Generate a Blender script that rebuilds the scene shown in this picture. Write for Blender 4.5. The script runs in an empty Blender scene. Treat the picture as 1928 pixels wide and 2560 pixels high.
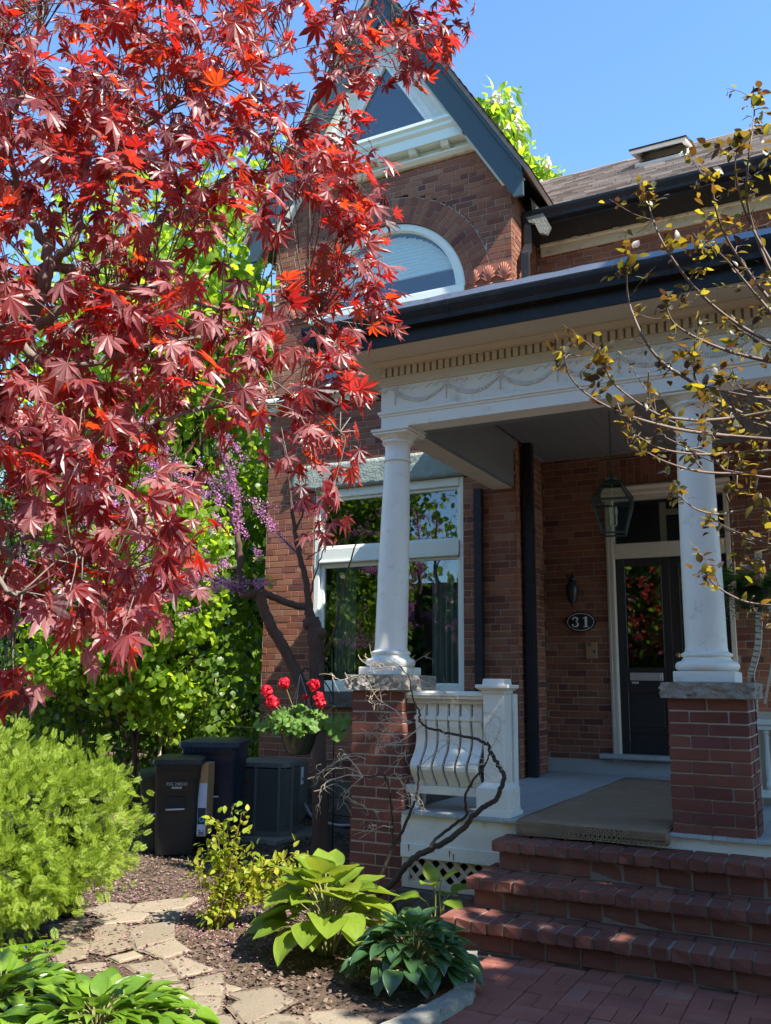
import bpy, bmesh, math, random
import numpy as np
from mathutils import Matrix, Vector

# ------------------------------------------------------------------ camera, light, exposure
scene = bpy.context.scene
COL = scene.collection
CAM_F, CAM_YAW, CAM_PITCH, CAM_ROLL = 2230.8, -0.48218, 0.189864, 0.0110554   # f in photo pixels
PW, PH = 1928.0, 2560.0
EYE = np.array([0.0, 0.0, 1.6])
SUN_AZ, SUN_EL = math.radians(104.5), math.radians(50.0)      # azimuth clockwise from +y
EXPOSURE = 1.45
SUN_STRENGTH, SKY_STRENGTH = 5.0, 0.125

def cam_axes():
    y, p, r = CAM_YAW, CAM_PITCH, CAM_ROLL
    fw = np.array([math.sin(y)*math.cos(p), math.cos(y)*math.cos(p), math.sin(p)])
    ri = np.array([math.cos(y), -math.sin(y), 0.0]); up = np.cross(ri, fw)
    c, s = math.cos(r), math.sin(r)
    return c*ri + s*up, -s*ri + c*up, fw
AX_R, AX_U, AX_F = cam_axes()
def ray(px, py): return AX_F + AX_R*((px-PW/2)/CAM_F) - AX_U*((py-PH/2)/CAM_F)
def on_z(px, py, z=0.0): d = ray(px, py); return EYE + d*((z-EYE[2])/d[2])
def on_y(px, py, Y): d = ray(px, py); return EYE + d*((Y-EYE[1])/d[1])
def at_depth(px, py, dep): return EYE + ray(px, py)*dep
def project(P):
    v = np.asarray(P) - EYE; k = v @ AX_F
    return PW/2 + CAM_F*(v @ AX_R)/k, PH/2 - CAM_F*(v @ AX_U)/k, k

cam_data = bpy.data.cameras.new('camera'); cam = bpy.data.objects.new('camera', cam_data); COL.objects.link(cam)
cam_data.sensor_fit = 'HORIZONTAL'; cam_data.sensor_width = 36.0; cam_data.lens = CAM_F/PW*36.0
cam_data.clip_start = 0.05; cam_data.clip_end = 3000.0
cam.matrix_world = Matrix(((AX_R[0], AX_U[0], -AX_F[0], EYE[0]), (AX_R[1], AX_U[1], -AX_F[1], EYE[1]),
                           (AX_R[2], AX_U[2], -AX_F[2], EYE[2]), (0, 0, 0, 1)))
scene.camera = cam

world = bpy.data.worlds.new('World'); scene.world = world; world.use_nodes = True
wn = world.node_tree.nodes; wl = world.node_tree.links
bgn = wn['Background']; sky = wn.new('ShaderNodeTexSky'); sky.sky_type = 'NISHITA'; sky.sun_disc = False
sky.sun_elevation = SUN_EL; sky.sun_rotation = SUN_AZ
sky.air_density = 1.0; sky.dust_density = 0.0; sky.ozone_density = 1.0; sky.altitude = 80.0
tint = wn.new('ShaderNodeMix'); tint.data_type = 'RGBA'; tint.blend_type = 'MULTIPLY'; tint.inputs[0].default_value = 1.0; tint.inputs[7].default_value = (.76, .985, 1.15, 1)   # the camera's white balance
wl.new(sky.outputs[0], tint.inputs[6]); wl.new(tint.outputs[2], bgn.inputs[0]); bgn.inputs[1].default_value = SKY_STRENGTH
sun_d = bpy.data.lights.new('sun', 'SUN'); sun_d.energy = SUN_STRENGTH; sun_d.angle = math.radians(0.53); sun_d.color = (1.0, 0.93, 0.82)
sun = bpy.data.objects.new('sun', sun_d); COL.objects.link(sun)
TO_SUN = Vector((math.sin(SUN_AZ)*math.cos(SUN_EL), math.cos(SUN_AZ)*math.cos(SUN_EL), math.sin(SUN_EL)))
sun.rotation_euler = TO_SUN.to_track_quat('Z', 'Y').to_euler(); sun.location = (8, -2, 12)
vs = scene.view_settings; vs.view_transform = 'Standard'; vs.look = 'None'; vs.gamma = 1.0; vs.exposure = EXPOSURE; vs.use_curve_mapping = False
scene.render.resolution_x = 771; scene.render.resolution_y = 1024

# ------------------------------------------------------------------ helpers
rng = np.random.default_rng(7); random.seed(7)
def R(a, b): return float(rng.uniform(a, b))

def link_obj(name, data): o = bpy.data.objects.new(name, data); COL.objects.link(o); return o
def thing(name, label, cat, loc=(0, 0, 0), group=None):
    o = link_obj(name, None); o.location = tuple(float(v) for v in loc); o.empty_display_size = 0.1
    o['label'] = label; o['category'] = cat
    if group: o['group'] = group
    return o
def root_inv(o):
    """inverse world matrix of a parent whose mesh is in world coordinates (or an Empty at loc)"""
    if o.parent is None: return Matrix.Translation(-Vector(o.location))
    return Matrix.Identity(4)
def adopt(o, parent):
    o.parent = parent; o.matrix_parent_inverse = root_inv(parent); return o

class MB:
    """collects geometry in world coordinates, links it as one mesh object"""
    def __init__(s): s.v = []; s.f = []; s.n = 0; s.q = []
    def add(s, verts, faces):
        verts = np.asarray(verts, float).reshape(-1, 3)
        s.v.append(verts); k = s.n; s.f.extend([tuple(i+k for i in f) for f in faces]); s.n += len(verts); return s
    def box(s, x0, x1, y0, y1, z0, z1):
        v = [(x0,y0,z0),(x1,y0,z0),(x1,y1,z0),(x0,y1,z0),(x0,y0,z1),(x1,y0,z1),(x1,y1,z1),(x0,y1,z1)]
        return s.add(v, [(0,3,2,1),(4,5,6,7),(0,1,5,4),(1,2,6,5),(2,3,7,6),(3,0,4,7)])
    def cbox(s, x0, x1, y0, y1, z0, z1, c=0.004):
        """chamfered box"""
        cx, cy, cz = (x0+x1)/2, (y0+y1)/2, (z0+z1)/2; hx, hy, hz = (x1-x0)/2, (y1-y0)/2, (z1-z0)/2
        c = min(c, hx*.49, hy*.49, hz*.49)
        V, F = chamfer_box(hx, hy, hz, c); return s.add(V + np.array([cx, cy, cz]), F)
    def obox(s, c, ax, ay, az, hx, hy, hz):
        c = np.asarray(c, float); ax, ay, az = [np.asarray(a, float)/np.linalg.norm(a) for a in (ax, ay, az)]
        v = [c + sx*hx*ax + sy*hy*ay + sz*hz*az for sz in (-1,1) for sx, sy in ((-1,-1),(1,-1),(1,1),(-1,1))]
        return s.add(v, [(0,3,2,1),(4,5,6,7),(0,1,5,4),(1,2,6,5),(2,3,7,6),(3,0,4,7)])
    def prism_x(s, prof, x0, x1):
        """profile in (y,z), extruded along x"""
        n = len(prof); v = [(x0, y, z) for y, z in prof] + [(x1, y, z) for y, z in prof]
        f = [(i, (i+1) % n, n+(i+1) % n, n+i) for i in range(n)] + [tuple(range(n))[::-1], tuple(range(n, 2*n))]
        return s.add(v, f)
    def prism_y(s, prof, y0, y1):
        n = len(prof); v = [(x, y0, z) for x, z in prof] + [(x, y1, z) for x, z in prof]
        f = [(i, (i+1) % n, n+(i+1) % n, n+i) for i in range(n)] + [tuple(range(n))[::-1], tuple(range(n, 2*n))]
        return s.add(v, f)
    def prism_z(s, prof, z0, z1):
        n = len(prof); v = [(x, y, z0) for x, y in prof] + [(x, y, z1) for x, y in prof]
        f = [(i, (i+1) % n, n+(i+1) % n, n+i) for i in range(n)] + [tuple(range(n))[::-1], tuple(range(n, 2*n))]
        return s.add(v, f)
    def lathe(s, prof, cx, cy, seg=32, lean=(0, 0), z0=0.0):
        n = len(prof); v = []
        for r, z in prof:
            for k in range(seg):
                a = 2*math.pi*k/seg; v.append((cx+lean[0]*(z-z0)+r*math.cos(a), cy+lean[1]*(z-z0)+r*math.sin(a), z))
        f = [(i*seg+k, i*seg+(k+1) % seg, (i+1)*seg+(k+1) % seg, (i+1)*seg+k) for i in range(n-1) for k in range(seg)]
        f += [tuple(range(seg))[::-1], tuple(range((n-1)*seg, n*seg))]
        return s.add(v, f)
    def tube(s, pts, rad, seg=6):
        pts = np.asarray(pts, float); n = len(pts)
        if np.isscalar(rad): rad = [rad]*n
        t = np.gradient(pts, axis=0); t /= np.linalg.norm(t, axis=1)[:, None] + 1e-9
        up = np.array([0, 0, 1.0]) if abs(t[0][2]) < .9 else np.array([1.0, 0, 0])
        a = np.cross(t[0], up); a /= np.linalg.norm(a); v = []
        for i in range(n):
            a = a - t[i]*(a @ t[i]); a /= np.linalg.norm(a)+1e-9; b = np.cross(t[i], a)
            for k in range(seg):
                w = 2*math.pi*k/seg; v.append(pts[i] + rad[i]*(a*math.cos(w) + b*math.sin(w)))
        f = [(i*seg+k, i*seg+(k+1) % seg, (i+1)*seg+(k+1) % seg, (i+1)*seg+k) for i in range(n-1) for k in range(seg)]
        f += [tuple(range(seg))[::-1], tuple(range((n-1)*seg, n*seg))]
        return s.add(v, f)
    def instances(s, tv, tf, mats):
        """many copies of a template; mats (N,3,4)"""
        tv = np.asarray(tv, float); mats = np.asarray(mats, float)
        if len(mats) == 0: return s
        V = np.einsum('nij,kj->nki', mats[:, :, :3], tv) + mats[:, None, :, 3]
        k = len(tv)
        by = {}
        for f in tf: by.setdefault(len(f), []).append(f)
        offs = (s.n + k*np.arange(len(mats)))[:, None, None]
        for L, fl in by.items(): s.q.append((np.array(fl)[None] + offs).reshape(-1, L))
        s.v.append(V.reshape(-1, 3)); s.n += len(mats)*k; return s
    def mesh(s, name, mat, smooth=False):
        me = bpy.data.meshes.new(name)
        v = np.concatenate(s.v) if s.v else np.zeros((0, 3))
        me.vertices.add(len(v)); me.vertices.foreach_set('co', v.astype(np.float32).ravel())
        ln = np.array([len(f) for f in s.f], np.int32); idx = np.fromiter((i for f in s.f for i in f), np.int32, int(ln.sum()))
        for a in s.q: ln = np.concatenate([ln, np.full(len(a), a.shape[1], np.int32)]); idx = np.concatenate([idx, a.ravel().astype(np.int32)])
        st = np.concatenate(([0], np.cumsum(ln)[:-1])).astype(np.int32)
        me.loops.add(len(idx)); me.loops.foreach_set('vertex_index', idx)
        me.polygons.add(len(ln)); me.polygons.foreach_set('loop_start', st); me.polygons.foreach_set('loop_total', ln)
        me.polygons.foreach_set('use_smooth', np.full(len(ln), bool(smooth)))
        me.update(calc_edges=True); me.validate()
        if mat: me.materials.append(mat)
        return me
    def build(s, name, mat, parent=None, smooth=False, kind=None, label=None, autosmooth=None):
        me = s.mesh(name, mat, smooth or autosmooth is not None)
        if autosmooth is not None: sharp_edges(me, autosmooth)
        o = link_obj(name, me)
        if parent: adopt(o, parent)
        if kind: o['kind'] = kind
        if label: o['label'] = label
        return o
def sharp_edges(me, deg):
    bm = bmesh.new(); bm.from_mesh(me); a = math.radians(deg)
    for e in bm.edges:
        if len(e.link_faces) == 2: e.smooth = e.calc_face_angle(0) < a
    bm.to_mesh(me); bm.free()
def chamfer_box(hx, hy, hz, c):
    V = []; 
    for sx in (-1, 1):
        for sy in (-1, 1):
            for sz in (-1, 1):
                V += [(sx*hx, sy*(hy-c), sz*(hz-c)), (sx*(hx-c), sy*hy, sz*(hz-c)), (sx*(hx-c), sy*(hy-c), sz*hz)]
    def i(sx, sy, sz, k): return ((sx > 0)*4 + (sy > 0)*2 + (sz > 0))*3 + k
    F = []
    for sx in (-1, 1): F.append([i(sx,-1,-1,0), i(sx,1,-1,0), i(sx,1,1,0), i(sx,-1,1,0)][::sx])
    for sy in (-1, 1): F.append([i(-1,sy,-1,1), i(-1,sy,1,1), i(1,sy,1,1), i(1,sy,-1,1)][::sy])
    for sz in (-1, 1): F.append([i(-1,-1,sz,2), i(1,-1,sz,2), i(1,1,sz,2), i(-1,1,sz,2)][::sz])
    for sx in (-1, 1):
        for sy in (-1, 1): F.append([i(sx,sy,-1,0), i(sx,sy,-1,1), i(sx,sy,1,1), i(sx,sy,1,0)][::sx*sy])
        for sz in (-1, 1): F.append([i(sx,-1,sz,0), i(sx,1,sz,0), i(sx,1,sz,2), i(sx,-1,sz,2)][::sx*sz])
    for sy in (-1, 1):
        for sz in (-1, 1): F.append([i(-1,sy,sz,1), i(-1,sy,sz,2), i(1,sy,sz,2), i(1,sy,sz,1)][::sy*sz])
    for sx in (-1, 1):
        for sy in (-1, 1):
            for sz in (-1, 1): F.append([i(sx,sy,sz,0), i(sx,sy,sz,1), i(sx,sy,sz,2)][::sx*sy*sz])
    return np.array(V), [tuple(f) for f in F]

def rough_brick(hx, hy, hz, c, seed, amp=.0022):
    V, F = chamfer_box(hx, hy, hz, c); return V + np.random.default_rng(seed).normal(size=V.shape)*amp, F
def frame_mat(origin, xa, ya, za, s=1.0):
    m = np.zeros((3, 4)); m[:, 0] = np.asarray(xa)*s; m[:, 1] = np.asarray(ya)*s; m[:, 2] = np.asarray(za)*s; m[:, 3] = origin; return m
def unit(v): v = np.asarray(v, float); return v/(np.linalg.norm(v)+1e-12)
def leaf_frame(pos, tip, normal, s):
    """leaf template: stem at origin, tip along +y, normal +z"""
    y = unit(tip); z = np.asarray(normal, float); z = unit(z - y*(z @ y)); x = np.cross(y, z); return frame_mat(pos, x, y, z, s)
def rand_dirs(n): v = rng.normal(size=(n, 3)); return v/np.linalg.norm(v, axis=1)[:, None]
def to_mat4(m): return Matrix([list(m[0]), list(m[1]), list(m[2]), [0, 0, 0, 1]])
def spline(pts, n=8):
    """Catmull-Rom through points"""
    P = np.asarray(pts, float); P = np.vstack([2*P[0]-P[1], P, 2*P[-1]-P[-2]]); out = []
    for i in range(1, len(P)-2):
        for t in np.linspace(0, 1, n, endpoint=False):
            a, b, c, d = P[i-1], P[i], P[i+1], P[i+2]
            out.append(.5*((2*b)+(-a+c)*t+(2*a-5*b+4*c-d)*t*t+(-a+3*b-3*c+d)*t**3))
    out.append(P[-2]); return np.array(out)
def copies(mesh_list, name, mats, parent, label=None):
    out = []
    inv = root_inv(parent)
    for i, m in enumerate(mats):
        o = bpy.data.objects.new(name, mesh_list[i % len(mesh_list)]); COL.objects.link(o)
        o.parent = parent; o.matrix_parent_inverse = inv; o.matrix_basis = to_mat4(m); out.append(o)
    return out

# ------------------------------------------------------------------ materials
def new_mat(name):
    m = bpy.data.materials.new(name); m.use_nodes = True; nt = m.node_tree; nt.nodes.clear()
    out = nt.nodes.new('ShaderNodeOutputMaterial'); return m, nt, out
def N(nt, kind, **kw):
    n = nt.nodes.new('ShaderNode'+kind)
    for k, v in kw.items():
        if k.startswith('i_'):
            key = k[2:].replace('_', ' '); n.inputs[key].default_value = v
        else: setattr(n, k, v)
    return n
def ramp(nt, fac, stops):
    r = nt.nodes.new('ShaderNodeValToRGB'); e = r.color_ramp.elements
    while len(e) < len(stops): e.new(.5)
    for k, (p, c) in enumerate(stops): e[k].position = p; e[k].color = tuple(c)+(1,) if len(c) == 3 else c
    nt.links.new(fac, r.inputs[0]); return r.outputs[0]
def rand_value(nt):
    """random number per object and per loose piece of a joined mesh"""
    oi = nt.nodes.new('ShaderNodeObjectInfo'); g = nt.nodes.new('ShaderNodeNewGeometry')
    a = N(nt, 'Math', operation='ADD'); nt.links.new(oi.outputs['Random'], a.inputs[0]); nt.links.new(g.outputs['Random Per Island'], a.inputs[1])
    f = N(nt, 'Math', operation='FRACT'); nt.links.new(a.outputs[0], f.inputs[0]); return f.outputs[0]
def coords(nt, scale=1.0):
    g = nt.nodes.new('ShaderNodeNewGeometry'); m = N(nt, 'Mapping'); m.inputs['Scale'].default_value = (scale,)*3 if np.isscalar(scale) else scale
    nt.links.new(g.outputs['Position'], m.inputs[0]); return m.outputs[0]
def noise(nt, co, scale, detail=4.0, rough=.6, dist=0.0):
    n = N(nt, 'TexNoise'); n.inputs['Scale'].default_value = scale; n.inputs['Detail'].default_value = detail
    n.inputs['Roughness'].default_value = rough; n.inputs['Distortion'].default_value = dist; nt.links.new(co, n.inputs['Vector']); return n.outputs['Fac']
def mixc(nt, fac, a, b, blend='MIX'):
    m = nt.nodes.new('ShaderNodeMix'); m.data_type = 'RGBA'; m.blend_type = blend
    if hasattr(fac, 'is_linked') or hasattr(fac, 'links'): nt.links.new(fac, m.inputs[0])
    else: m.inputs[0].default_value = fac
    for k, c in ((6, a), (7, b)):
        if hasattr(c, 'links'): nt.links.new(c, m.inputs[k])
        else: m.inputs[k].default_value = tuple(c)+(1,) if len(c) == 3 else c
    return m.outputs[2]
def bump(nt, h, strength=.3, dist=.01):
    b = N(nt, 'Bump'); b.inputs['Strength'].default_value = strength; b.inputs['Distance'].default_value = dist; nt.links.new(h, b.inputs['Height']); return b.outputs[0]
def surf_mat(name, c1, c2, rough=.6, nscale=6.0, bscale=60.0, bstr=.25, bdist=.004, spec=.4, metal=0.0, rnd=0.0, dirt=None, dirt_scale=2.0, dirt_lim=(.55, .75), stretch=None):
    m, nt, out = new_mat(name); co = coords(nt, stretch if stretch else 1.0)
    col = mixc(nt, noise(nt, co, nscale), c1, c2)
    if dirt is not None:
        f = noise(nt, co, dirt_scale, 6, .7); mr = N(nt, 'MapRange'); mr.inputs[1].default_value = dirt_lim[0]; mr.inputs[2].default_value = dirt_lim[1]
        nt.links.new(f, mr.inputs[0]); col = mixc(nt, mr.outputs[0], col, dirt)
    if rnd:
        r = rand_value(nt); hv = N(nt, 'HueSaturation'); mr = N(nt, 'MapRange'); mr.inputs[3].default_value = 1-rnd; mr.inputs[4].default_value = 1+rnd
        nt.links.new(r, mr.inputs[0]); nt.links.new(mr.outputs[0], hv.inputs['Value']); nt.links.new(col, hv.inputs['Color']); col = hv.outputs[0]
    p = N(nt, 'BsdfPrincipled'); p.inputs['Roughness'].default_value = rough; p.inputs['Specular IOR Level'].default_value = spec; p.inputs['Metallic'].default_value = metal
    nt.links.new(col, p.inputs['Base Color'])
    if bstr: nt.links.new(bump(nt, noise(nt, co, bscale, 5), bstr, bdist), p.inputs['Normal'])
    nt.links.new(p.outputs[0], out.inputs[0]); return m
def brick_mat(name, stops, wear=(0.36, 0.30, 0.26), wear_amt=.25):
    m, nt, out = new_mat(name); co = coords(nt)
    base = ramp(nt, rand_value(nt), stops)
    n1 = noise(nt, co, 35, 6, .7); col = mixc(nt, n1, base, (0.03, 0.012, 0.01), 'MIX')
    mx = N(nt, 'Math', operation='MULTIPLY'); mx.inputs[1].default_value = .42; nt.links.new(n1, mx.inputs[0])
    col = mixc(nt, mx.outputs[0], base, (0.05, 0.018, 0.015))
    n2 = noise(nt, co, 7, 8, .75); mr = N(nt, 'MapRange'); mr.inputs[1].default_value = .58; mr.inputs[2].default_value = .8; mr.inputs[4].default_value = wear_amt
    nt.links.new(n2, mr.inputs[0]); col = mixc(nt, mr.outputs[0], col, wear)
    n3 = noise(nt, co, .8, 5, .65); m3 = N(nt, 'MapRange'); m3.inputs[1].default_value = .3; m3.inputs[2].default_value = .7; m3.inputs[3].default_value = .68; m3.inputs[4].default_value = 1.22; nt.links.new(n3, m3.inputs[0])
    hv = N(nt, 'HueSaturation'); nt.links.new(m3.outputs[0], hv.inputs['Value']); nt.links.new(col, hv.inputs['Color']); col = hv.outputs[0]
    p = N(nt, 'BsdfPrincipled'); p.inputs['Roughness'].default_value = .85; p.inputs['Specular IOR Level'].default_value = .25
    nt.links.new(col, p.inputs['Base Color']); nt.links.new(bump(nt, noise(nt, co, 120, 6, .7), .5, .004), p.inputs['Normal'])
    nt.links.new(p.outputs[0], out.inputs[0]); return m
def leaf_mat(name, stops, trans, tmix=.45, rough=.4, spec=.5, vein=None, coat=0.0, hue_noise=0.0):
    """stops: ramp of reflected colours by random; trans: ramp of transmitted colours"""
    m, nt, out = new_mat(name); r = rand_value(nt)
    c = ramp(nt, r, stops); t = ramp(nt, r, trans)
    co = coords(nt); nz = noise(nt, co, 40, 3)
    mr = N(nt, 'MapRange'); mr.inputs[3].default_value = .75; mr.inputs[4].default_value = 1.2; nt.links.new(nz, mr.inputs[0])
    hv = N(nt, 'HueSaturation'); nt.links.new(mr.outputs[0], hv.inputs['Value']); nt.links.new(c, hv.inputs['Color'])
    p = N(nt, 'BsdfPrincipled'); p.inputs['Roughness'].default_value = rough; p.inputs['Specular IOR Level'].default_value = spec
    p.inputs['Coat Weight'].default_value = coat; p.inputs['Coat Roughness'].default_value = .25
    nt.links.new(hv.outputs[0], p.inputs['Base Color'])
    nt.links.new(bump(nt, noise(nt, co, 130, 2), .25, .002), p.inputs['Normal'])
    tr = N(nt, 'BsdfTranslucent'); nt.links.new(t, tr.inputs['Color'])
    mx = N(nt, 'MixShader'); mx.inputs[0].default_value = tmix
    nt.links.new(p.outputs[0], mx.inputs[1]); nt.links.new(tr.outputs[0], mx.inputs[2]); nt.links.new(mx.outputs[0], out.inputs[0]); return m

M = {}
HB = [(0, (.135, .052, .042)), (.07, (.20, .074, .051)), (.25, (.265, .098, .060)), (.5, (.30, .118, .068)), (.75, (.34, .148, .084)), (.9, (.25, .094, .060)), (1, (.36, .19, .12))]
M['brick'] = brick_mat('house_brick', HB)
M['pier_brick'] = brick_mat('pier_brick', [(0, (.14, .052, .044)), (.3, (.20, .070, .054)), (.7, (.24, .086, .062)), (.9, (.17, .062, .058)), (1, (.26, .10, .07))], wear_amt=.28)
M['step_brick'] = brick_mat('step_brick', [(0, (.19, .072, .055)), (.4, (.235, .090, .066)), (.8, (.28, .112, .082)), (1, (.165, .066, .055))], wear_amt=.5)
M['paver'] = brick_mat('paver_brick', [(0, (.24, .085, .062)), (.3, (.34, .125, .088)), (.6, (.29, .105, .08)), (.85, (.38, .15, .11)), (.92, (.31, .15, .12)), (1, (.30, .105, .075))], wear_amt=.35)
M['mortar'] = surf_mat('mortar', (.42, .35, .28), (.28, .22, .18), .95, 12, 90, .4, .005)
M['pier_mortar'] = surf_mat('pier_mortar', (.50, .44, .38), (.34, .28, .24), .95, 12, 90, .4, .005)
M['white'] = surf_mat('white_paint', (.80, .78, .73), (.70, .675, .62), .5, 5, 70, .35, .0025, .4, dirt=(.42, .37, .29), dirt_scale=9, dirt_lim=(.56, .82))
M['cream'] = surf_mat('cream_paint', (.62, .55, .45), (.54, .47, .38), .6, 3, 140, .12, .002, .3, dirt=(.45, .38, .30), dirt_scale=5, dirt_lim=(.62, .85))
M['mint'] = surf_mat('pale_green_white_paint', (.74, .79, .72), (.68, .73, .65), .45, 3, 120, .08, .002, .4, dirt=(.45, .45, .38), dirt_scale=7, dirt_lim=(.63, .85))
M['oldcream'] = surf_mat('weathered_cream_paint', (.70, .66, .52), (.60, .56, .44), .6, 4, 120, .2, .003, .3, dirt=(.28, .24, .18), dirt_scale=8, dirt_lim=(.55, .75))
M['blue_grey'] = surf_mat('blue_grey_paint', (.038, .062, .074), (.05, .078, .09), .5, 3, 90, .12, .003, .4, dirt=(.16, .19, .2), dirt_scale=9, dirt_lim=(.66, .8))
M['black'] = surf_mat('black_metal_paint', (.010, .011, .014), (.017, .018, .022), .5, 3, 80, .15, .003, .32, dirt=(.045, .043, .042), dirt_scale=7)
M['flash'] = surf_mat('metal_flashing', (.20, .21, .23), (.30, .31, .33), .35, 6, 50, .2, .003, .5, metal=.6, dirt=(.08, .085, .1), dirt_scale=9)
M['shingle'] = surf_mat('roof_shingle', (.30, .24, .20), (.17, .135, .115), .95, 9, 160, .6, .006, .2, rnd=.45)
M['stone'] = surf_mat('rough_sandstone', (.38, .345, .31), (.24, .21, .185), .9, 9, 45, .8, .02, .2)
M['lintel'] = surf_mat('green_grey_stone', (.34, .40, .35), (.22, .26, .23), .9, 7, 40, .8, .02, .2)
M['found'] = surf_mat('foundation_stone', (.17, .15, .125), (.10, .085, .07), .95, 6, 40, .8, .02, .2, rnd=.25)
M['flag'] = surf_mat('flagstone', (.26, .215, .155), (.175, .145, .105), .9, 4, 60, .6, .01, .25, rnd=.14, dirt=(.20, .17, .10), dirt_scale=5, dirt_lim=(.55, .8))
M['kerb'] = surf_mat('kerb_stone', (.30, .29, .255), (.20, .20, .165), .9, 6, 45, .8, .015, .2)
M['floor'] = surf_mat('porch_floor_paint', (.40, .43, .44), (.33, .36, .37), .42, 2.5, 60, .1, .002, .5, rnd=.06, dirt=(.25, .26, .25), dirt_scale=5)
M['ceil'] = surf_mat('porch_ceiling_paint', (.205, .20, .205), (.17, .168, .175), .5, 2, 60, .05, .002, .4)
M['door'] = surf_mat('black_door_paint', (.012, .012, .015), (.016, .016, .02), .3, 2, 50, .04, .001, .5)
M['brass'] = surf_mat('aged_brass', (.45, .27, .10), (.35, .2, .08), .4, 8, 60, .1, .001, .5, metal=.7)
M['nickel'] = surf_mat('dull_nickel', (.5, .48, .47), (.4, .38, .37), .4, 8, 60, .05, .001, .5, metal=.8)
M['lamp_metal'] = surf_mat('verdigris_metal', (.03, .05, .042), (.02, .03, .026), .45, 12, 80, .1, .001, .5, metal=.3)
M['sconce'] = surf_mat('dark_bronze', (.045, .04, .045), (.03, .026, .03), .35, 12, 80, .1, .001, .5, metal=.5)
M['print'] = surf_mat('white_print', (.75, .74, .72), (.68, .67, .65), .6, 10, 60, 0)
M['plaque'] = surf_mat('navy_enamel', (.012, .012, .022), (.016, .016, .028), .25, 5, 60, 0)
M['terra'] = surf_mat('terracotta', (.33, .125, .08), (.24, .085, .055), .85, 14, 90, .4, .004)
M['soil'] = surf_mat('soil', (.075, .052, .036), (.14, .10, .07), .98, 14, 70, .9, .02, .15, dirt=(.11, .07, .055), dirt_scale=1.4, dirt_lim=(.5, .65))
M['bark_dark'] = surf_mat('dark_bark', (.085, .062, .052), (.045, .033, .028), .9, 14, 70, .9, .012, .2, stretch=(1, 1, .35))
M['bark_red'] = surf_mat('brown_bark', (.14, .085, .065), (.07, .045, .036), .9, 14, 60, .9, .015, .2, stretch=(1, 1, .3))
M['bark_grey'] = surf_mat('maple_bark', (.22, .19, .16), (.12, .10, .085), .85, 16, 80, .5, .006, .25)
M['twig_pale'] = surf_mat('pale_bare_twig', (.60, .51, .40), (.42, .34, .25), .75, 18, 90, .3, .003, .3)
M['twig_green'] = surf_mat('green_stem', (.19, .24, .07), (.24, .20, .09), .6, 18, 90, .1, .002, .3)
# ================================================================== setting: ground
YG, YD = 9.03, 9.96            # gable wall plane, door wall plane
XL, XR = -6.40, -3.13          # gable wall corners
XI = -3.13                     # return wall (inner corner of the recess)
XE = 1.60                      # right end of the house front
GX = -4.775                    # gable centre line
ZF = 0.665                     # porch floor

def grid_ground():
    mb = MB(); nx = 90
    def axis(c, near, far):
        a = np.linspace(c-near, c+near, nx); b = np.geomspace(near, far, 14)[1:]; return np.concatenate([(c-b)[::-1], a, c+b])
    xs = axis(-3.5, 6, 400); ys = axis(6, 6, 400); X, Y = np.meshgrid(xs, ys)
    Z = 0.007*np.sin(X*3.1+Y*1.7)+0.006*np.sin(X*5.3-Y*4.1)+rng.normal(size=X.shape)*.004 - .026
    far = np.hypot(X+3.5, Y-6) > 7; Z[far] = -.05
    v = np.stack([X, Y, Z], -1).reshape(-1, 3); w = len(xs); h = len(ys)
    f = [(j*w+i, j*w+i+1, (j+1)*w+i+1, (j+1)*w+i) for j in range(h-1) for i in range(w-1)]
    mb.add(v, f); return mb
g = grid_ground().build('ground', M['soil'], smooth=True); g['kind'] = 'structure'

# ================================================================== the house
house = thing('brick_house', 'red brick house with steep gable, arched window and white columned porch', 'house', (-3.0, 9.0, 0.0))
ALL_BRICKS = []      # (matrix 3x4, half-sizes (hx,hy,hz), material key)
def add_brick(c, u, n, L, H, D, mat='brick', parent=None):
    """brick centred at c, u along the wall, n outward normal"""
    u = unit(u); n = unit(n); w = np.array([0, 0, 1.0])
    ALL_BRICKS.append((np.asarray(c, float), u, n, L/2, D/2, H/2, mat, parent))
def lay_wall(origin, u, n, z0, z1, intervals, course=.0746, bl=.222, joint=.009, mat='brick', header_every=6, D=.03):
    """bricks on the plane through origin; intervals(zmid)->[(a,b)] along u; returns mortar strips"""
    origin = np.asarray(origin, float); u = unit(u); n = unit(n); strips = []
    k = 0; z = z0
    while z < z1-.02:
        zc = z+course/2
        for a, b in intervals(zc):
            if b-a < .03: continue
            strips.append((a, b, z, min(z+course, z1)))
            head = header_every and k % header_every == 4
            L = bl/2 if head else bl
            off = (0 if head else (bl/2 if k % 2 else 0)) + (bl*.25 if k % 3 == 2 else 0)
            s = math.floor((a-off)/L)*L+off
            while s < b:
                lo, hi = max(s, a)+joint/2, min(s+L, b)-joint/2
                if hi-lo > .022:
                    jt = R(-.002, .002)
                    add_brick(origin + u*((lo+hi)/2) + n*(-D/2+R(-.0022, .003)) + np.array([0, 0, zc+jt*.4]), u, n, hi-lo+jt*.5, course-joint+R(-.0018, .0015), D, mat)
                s += L
        z += course; k += 1
    return strips
MORTAR = MB()
def mortar_strips(origin, u, n, strips, rec=.006, thick=.05):
    origin = np.asarray(origin, float); u = unit(u); n = unit(n)
    for a, b, z0, z1 in strips:
        p = [origin+u*a-n*rec, origin+u*b-n*rec, origin+u*b-n*rec, origin+u*a-n*rec]
        MORTAR.add([p[0]+(0, 0, z0), p[1]+(0, 0, z0), p[2]+(0, 0, z1), p[3]+(0, 0, z1)], [(0, 1, 2, 3)])

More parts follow.
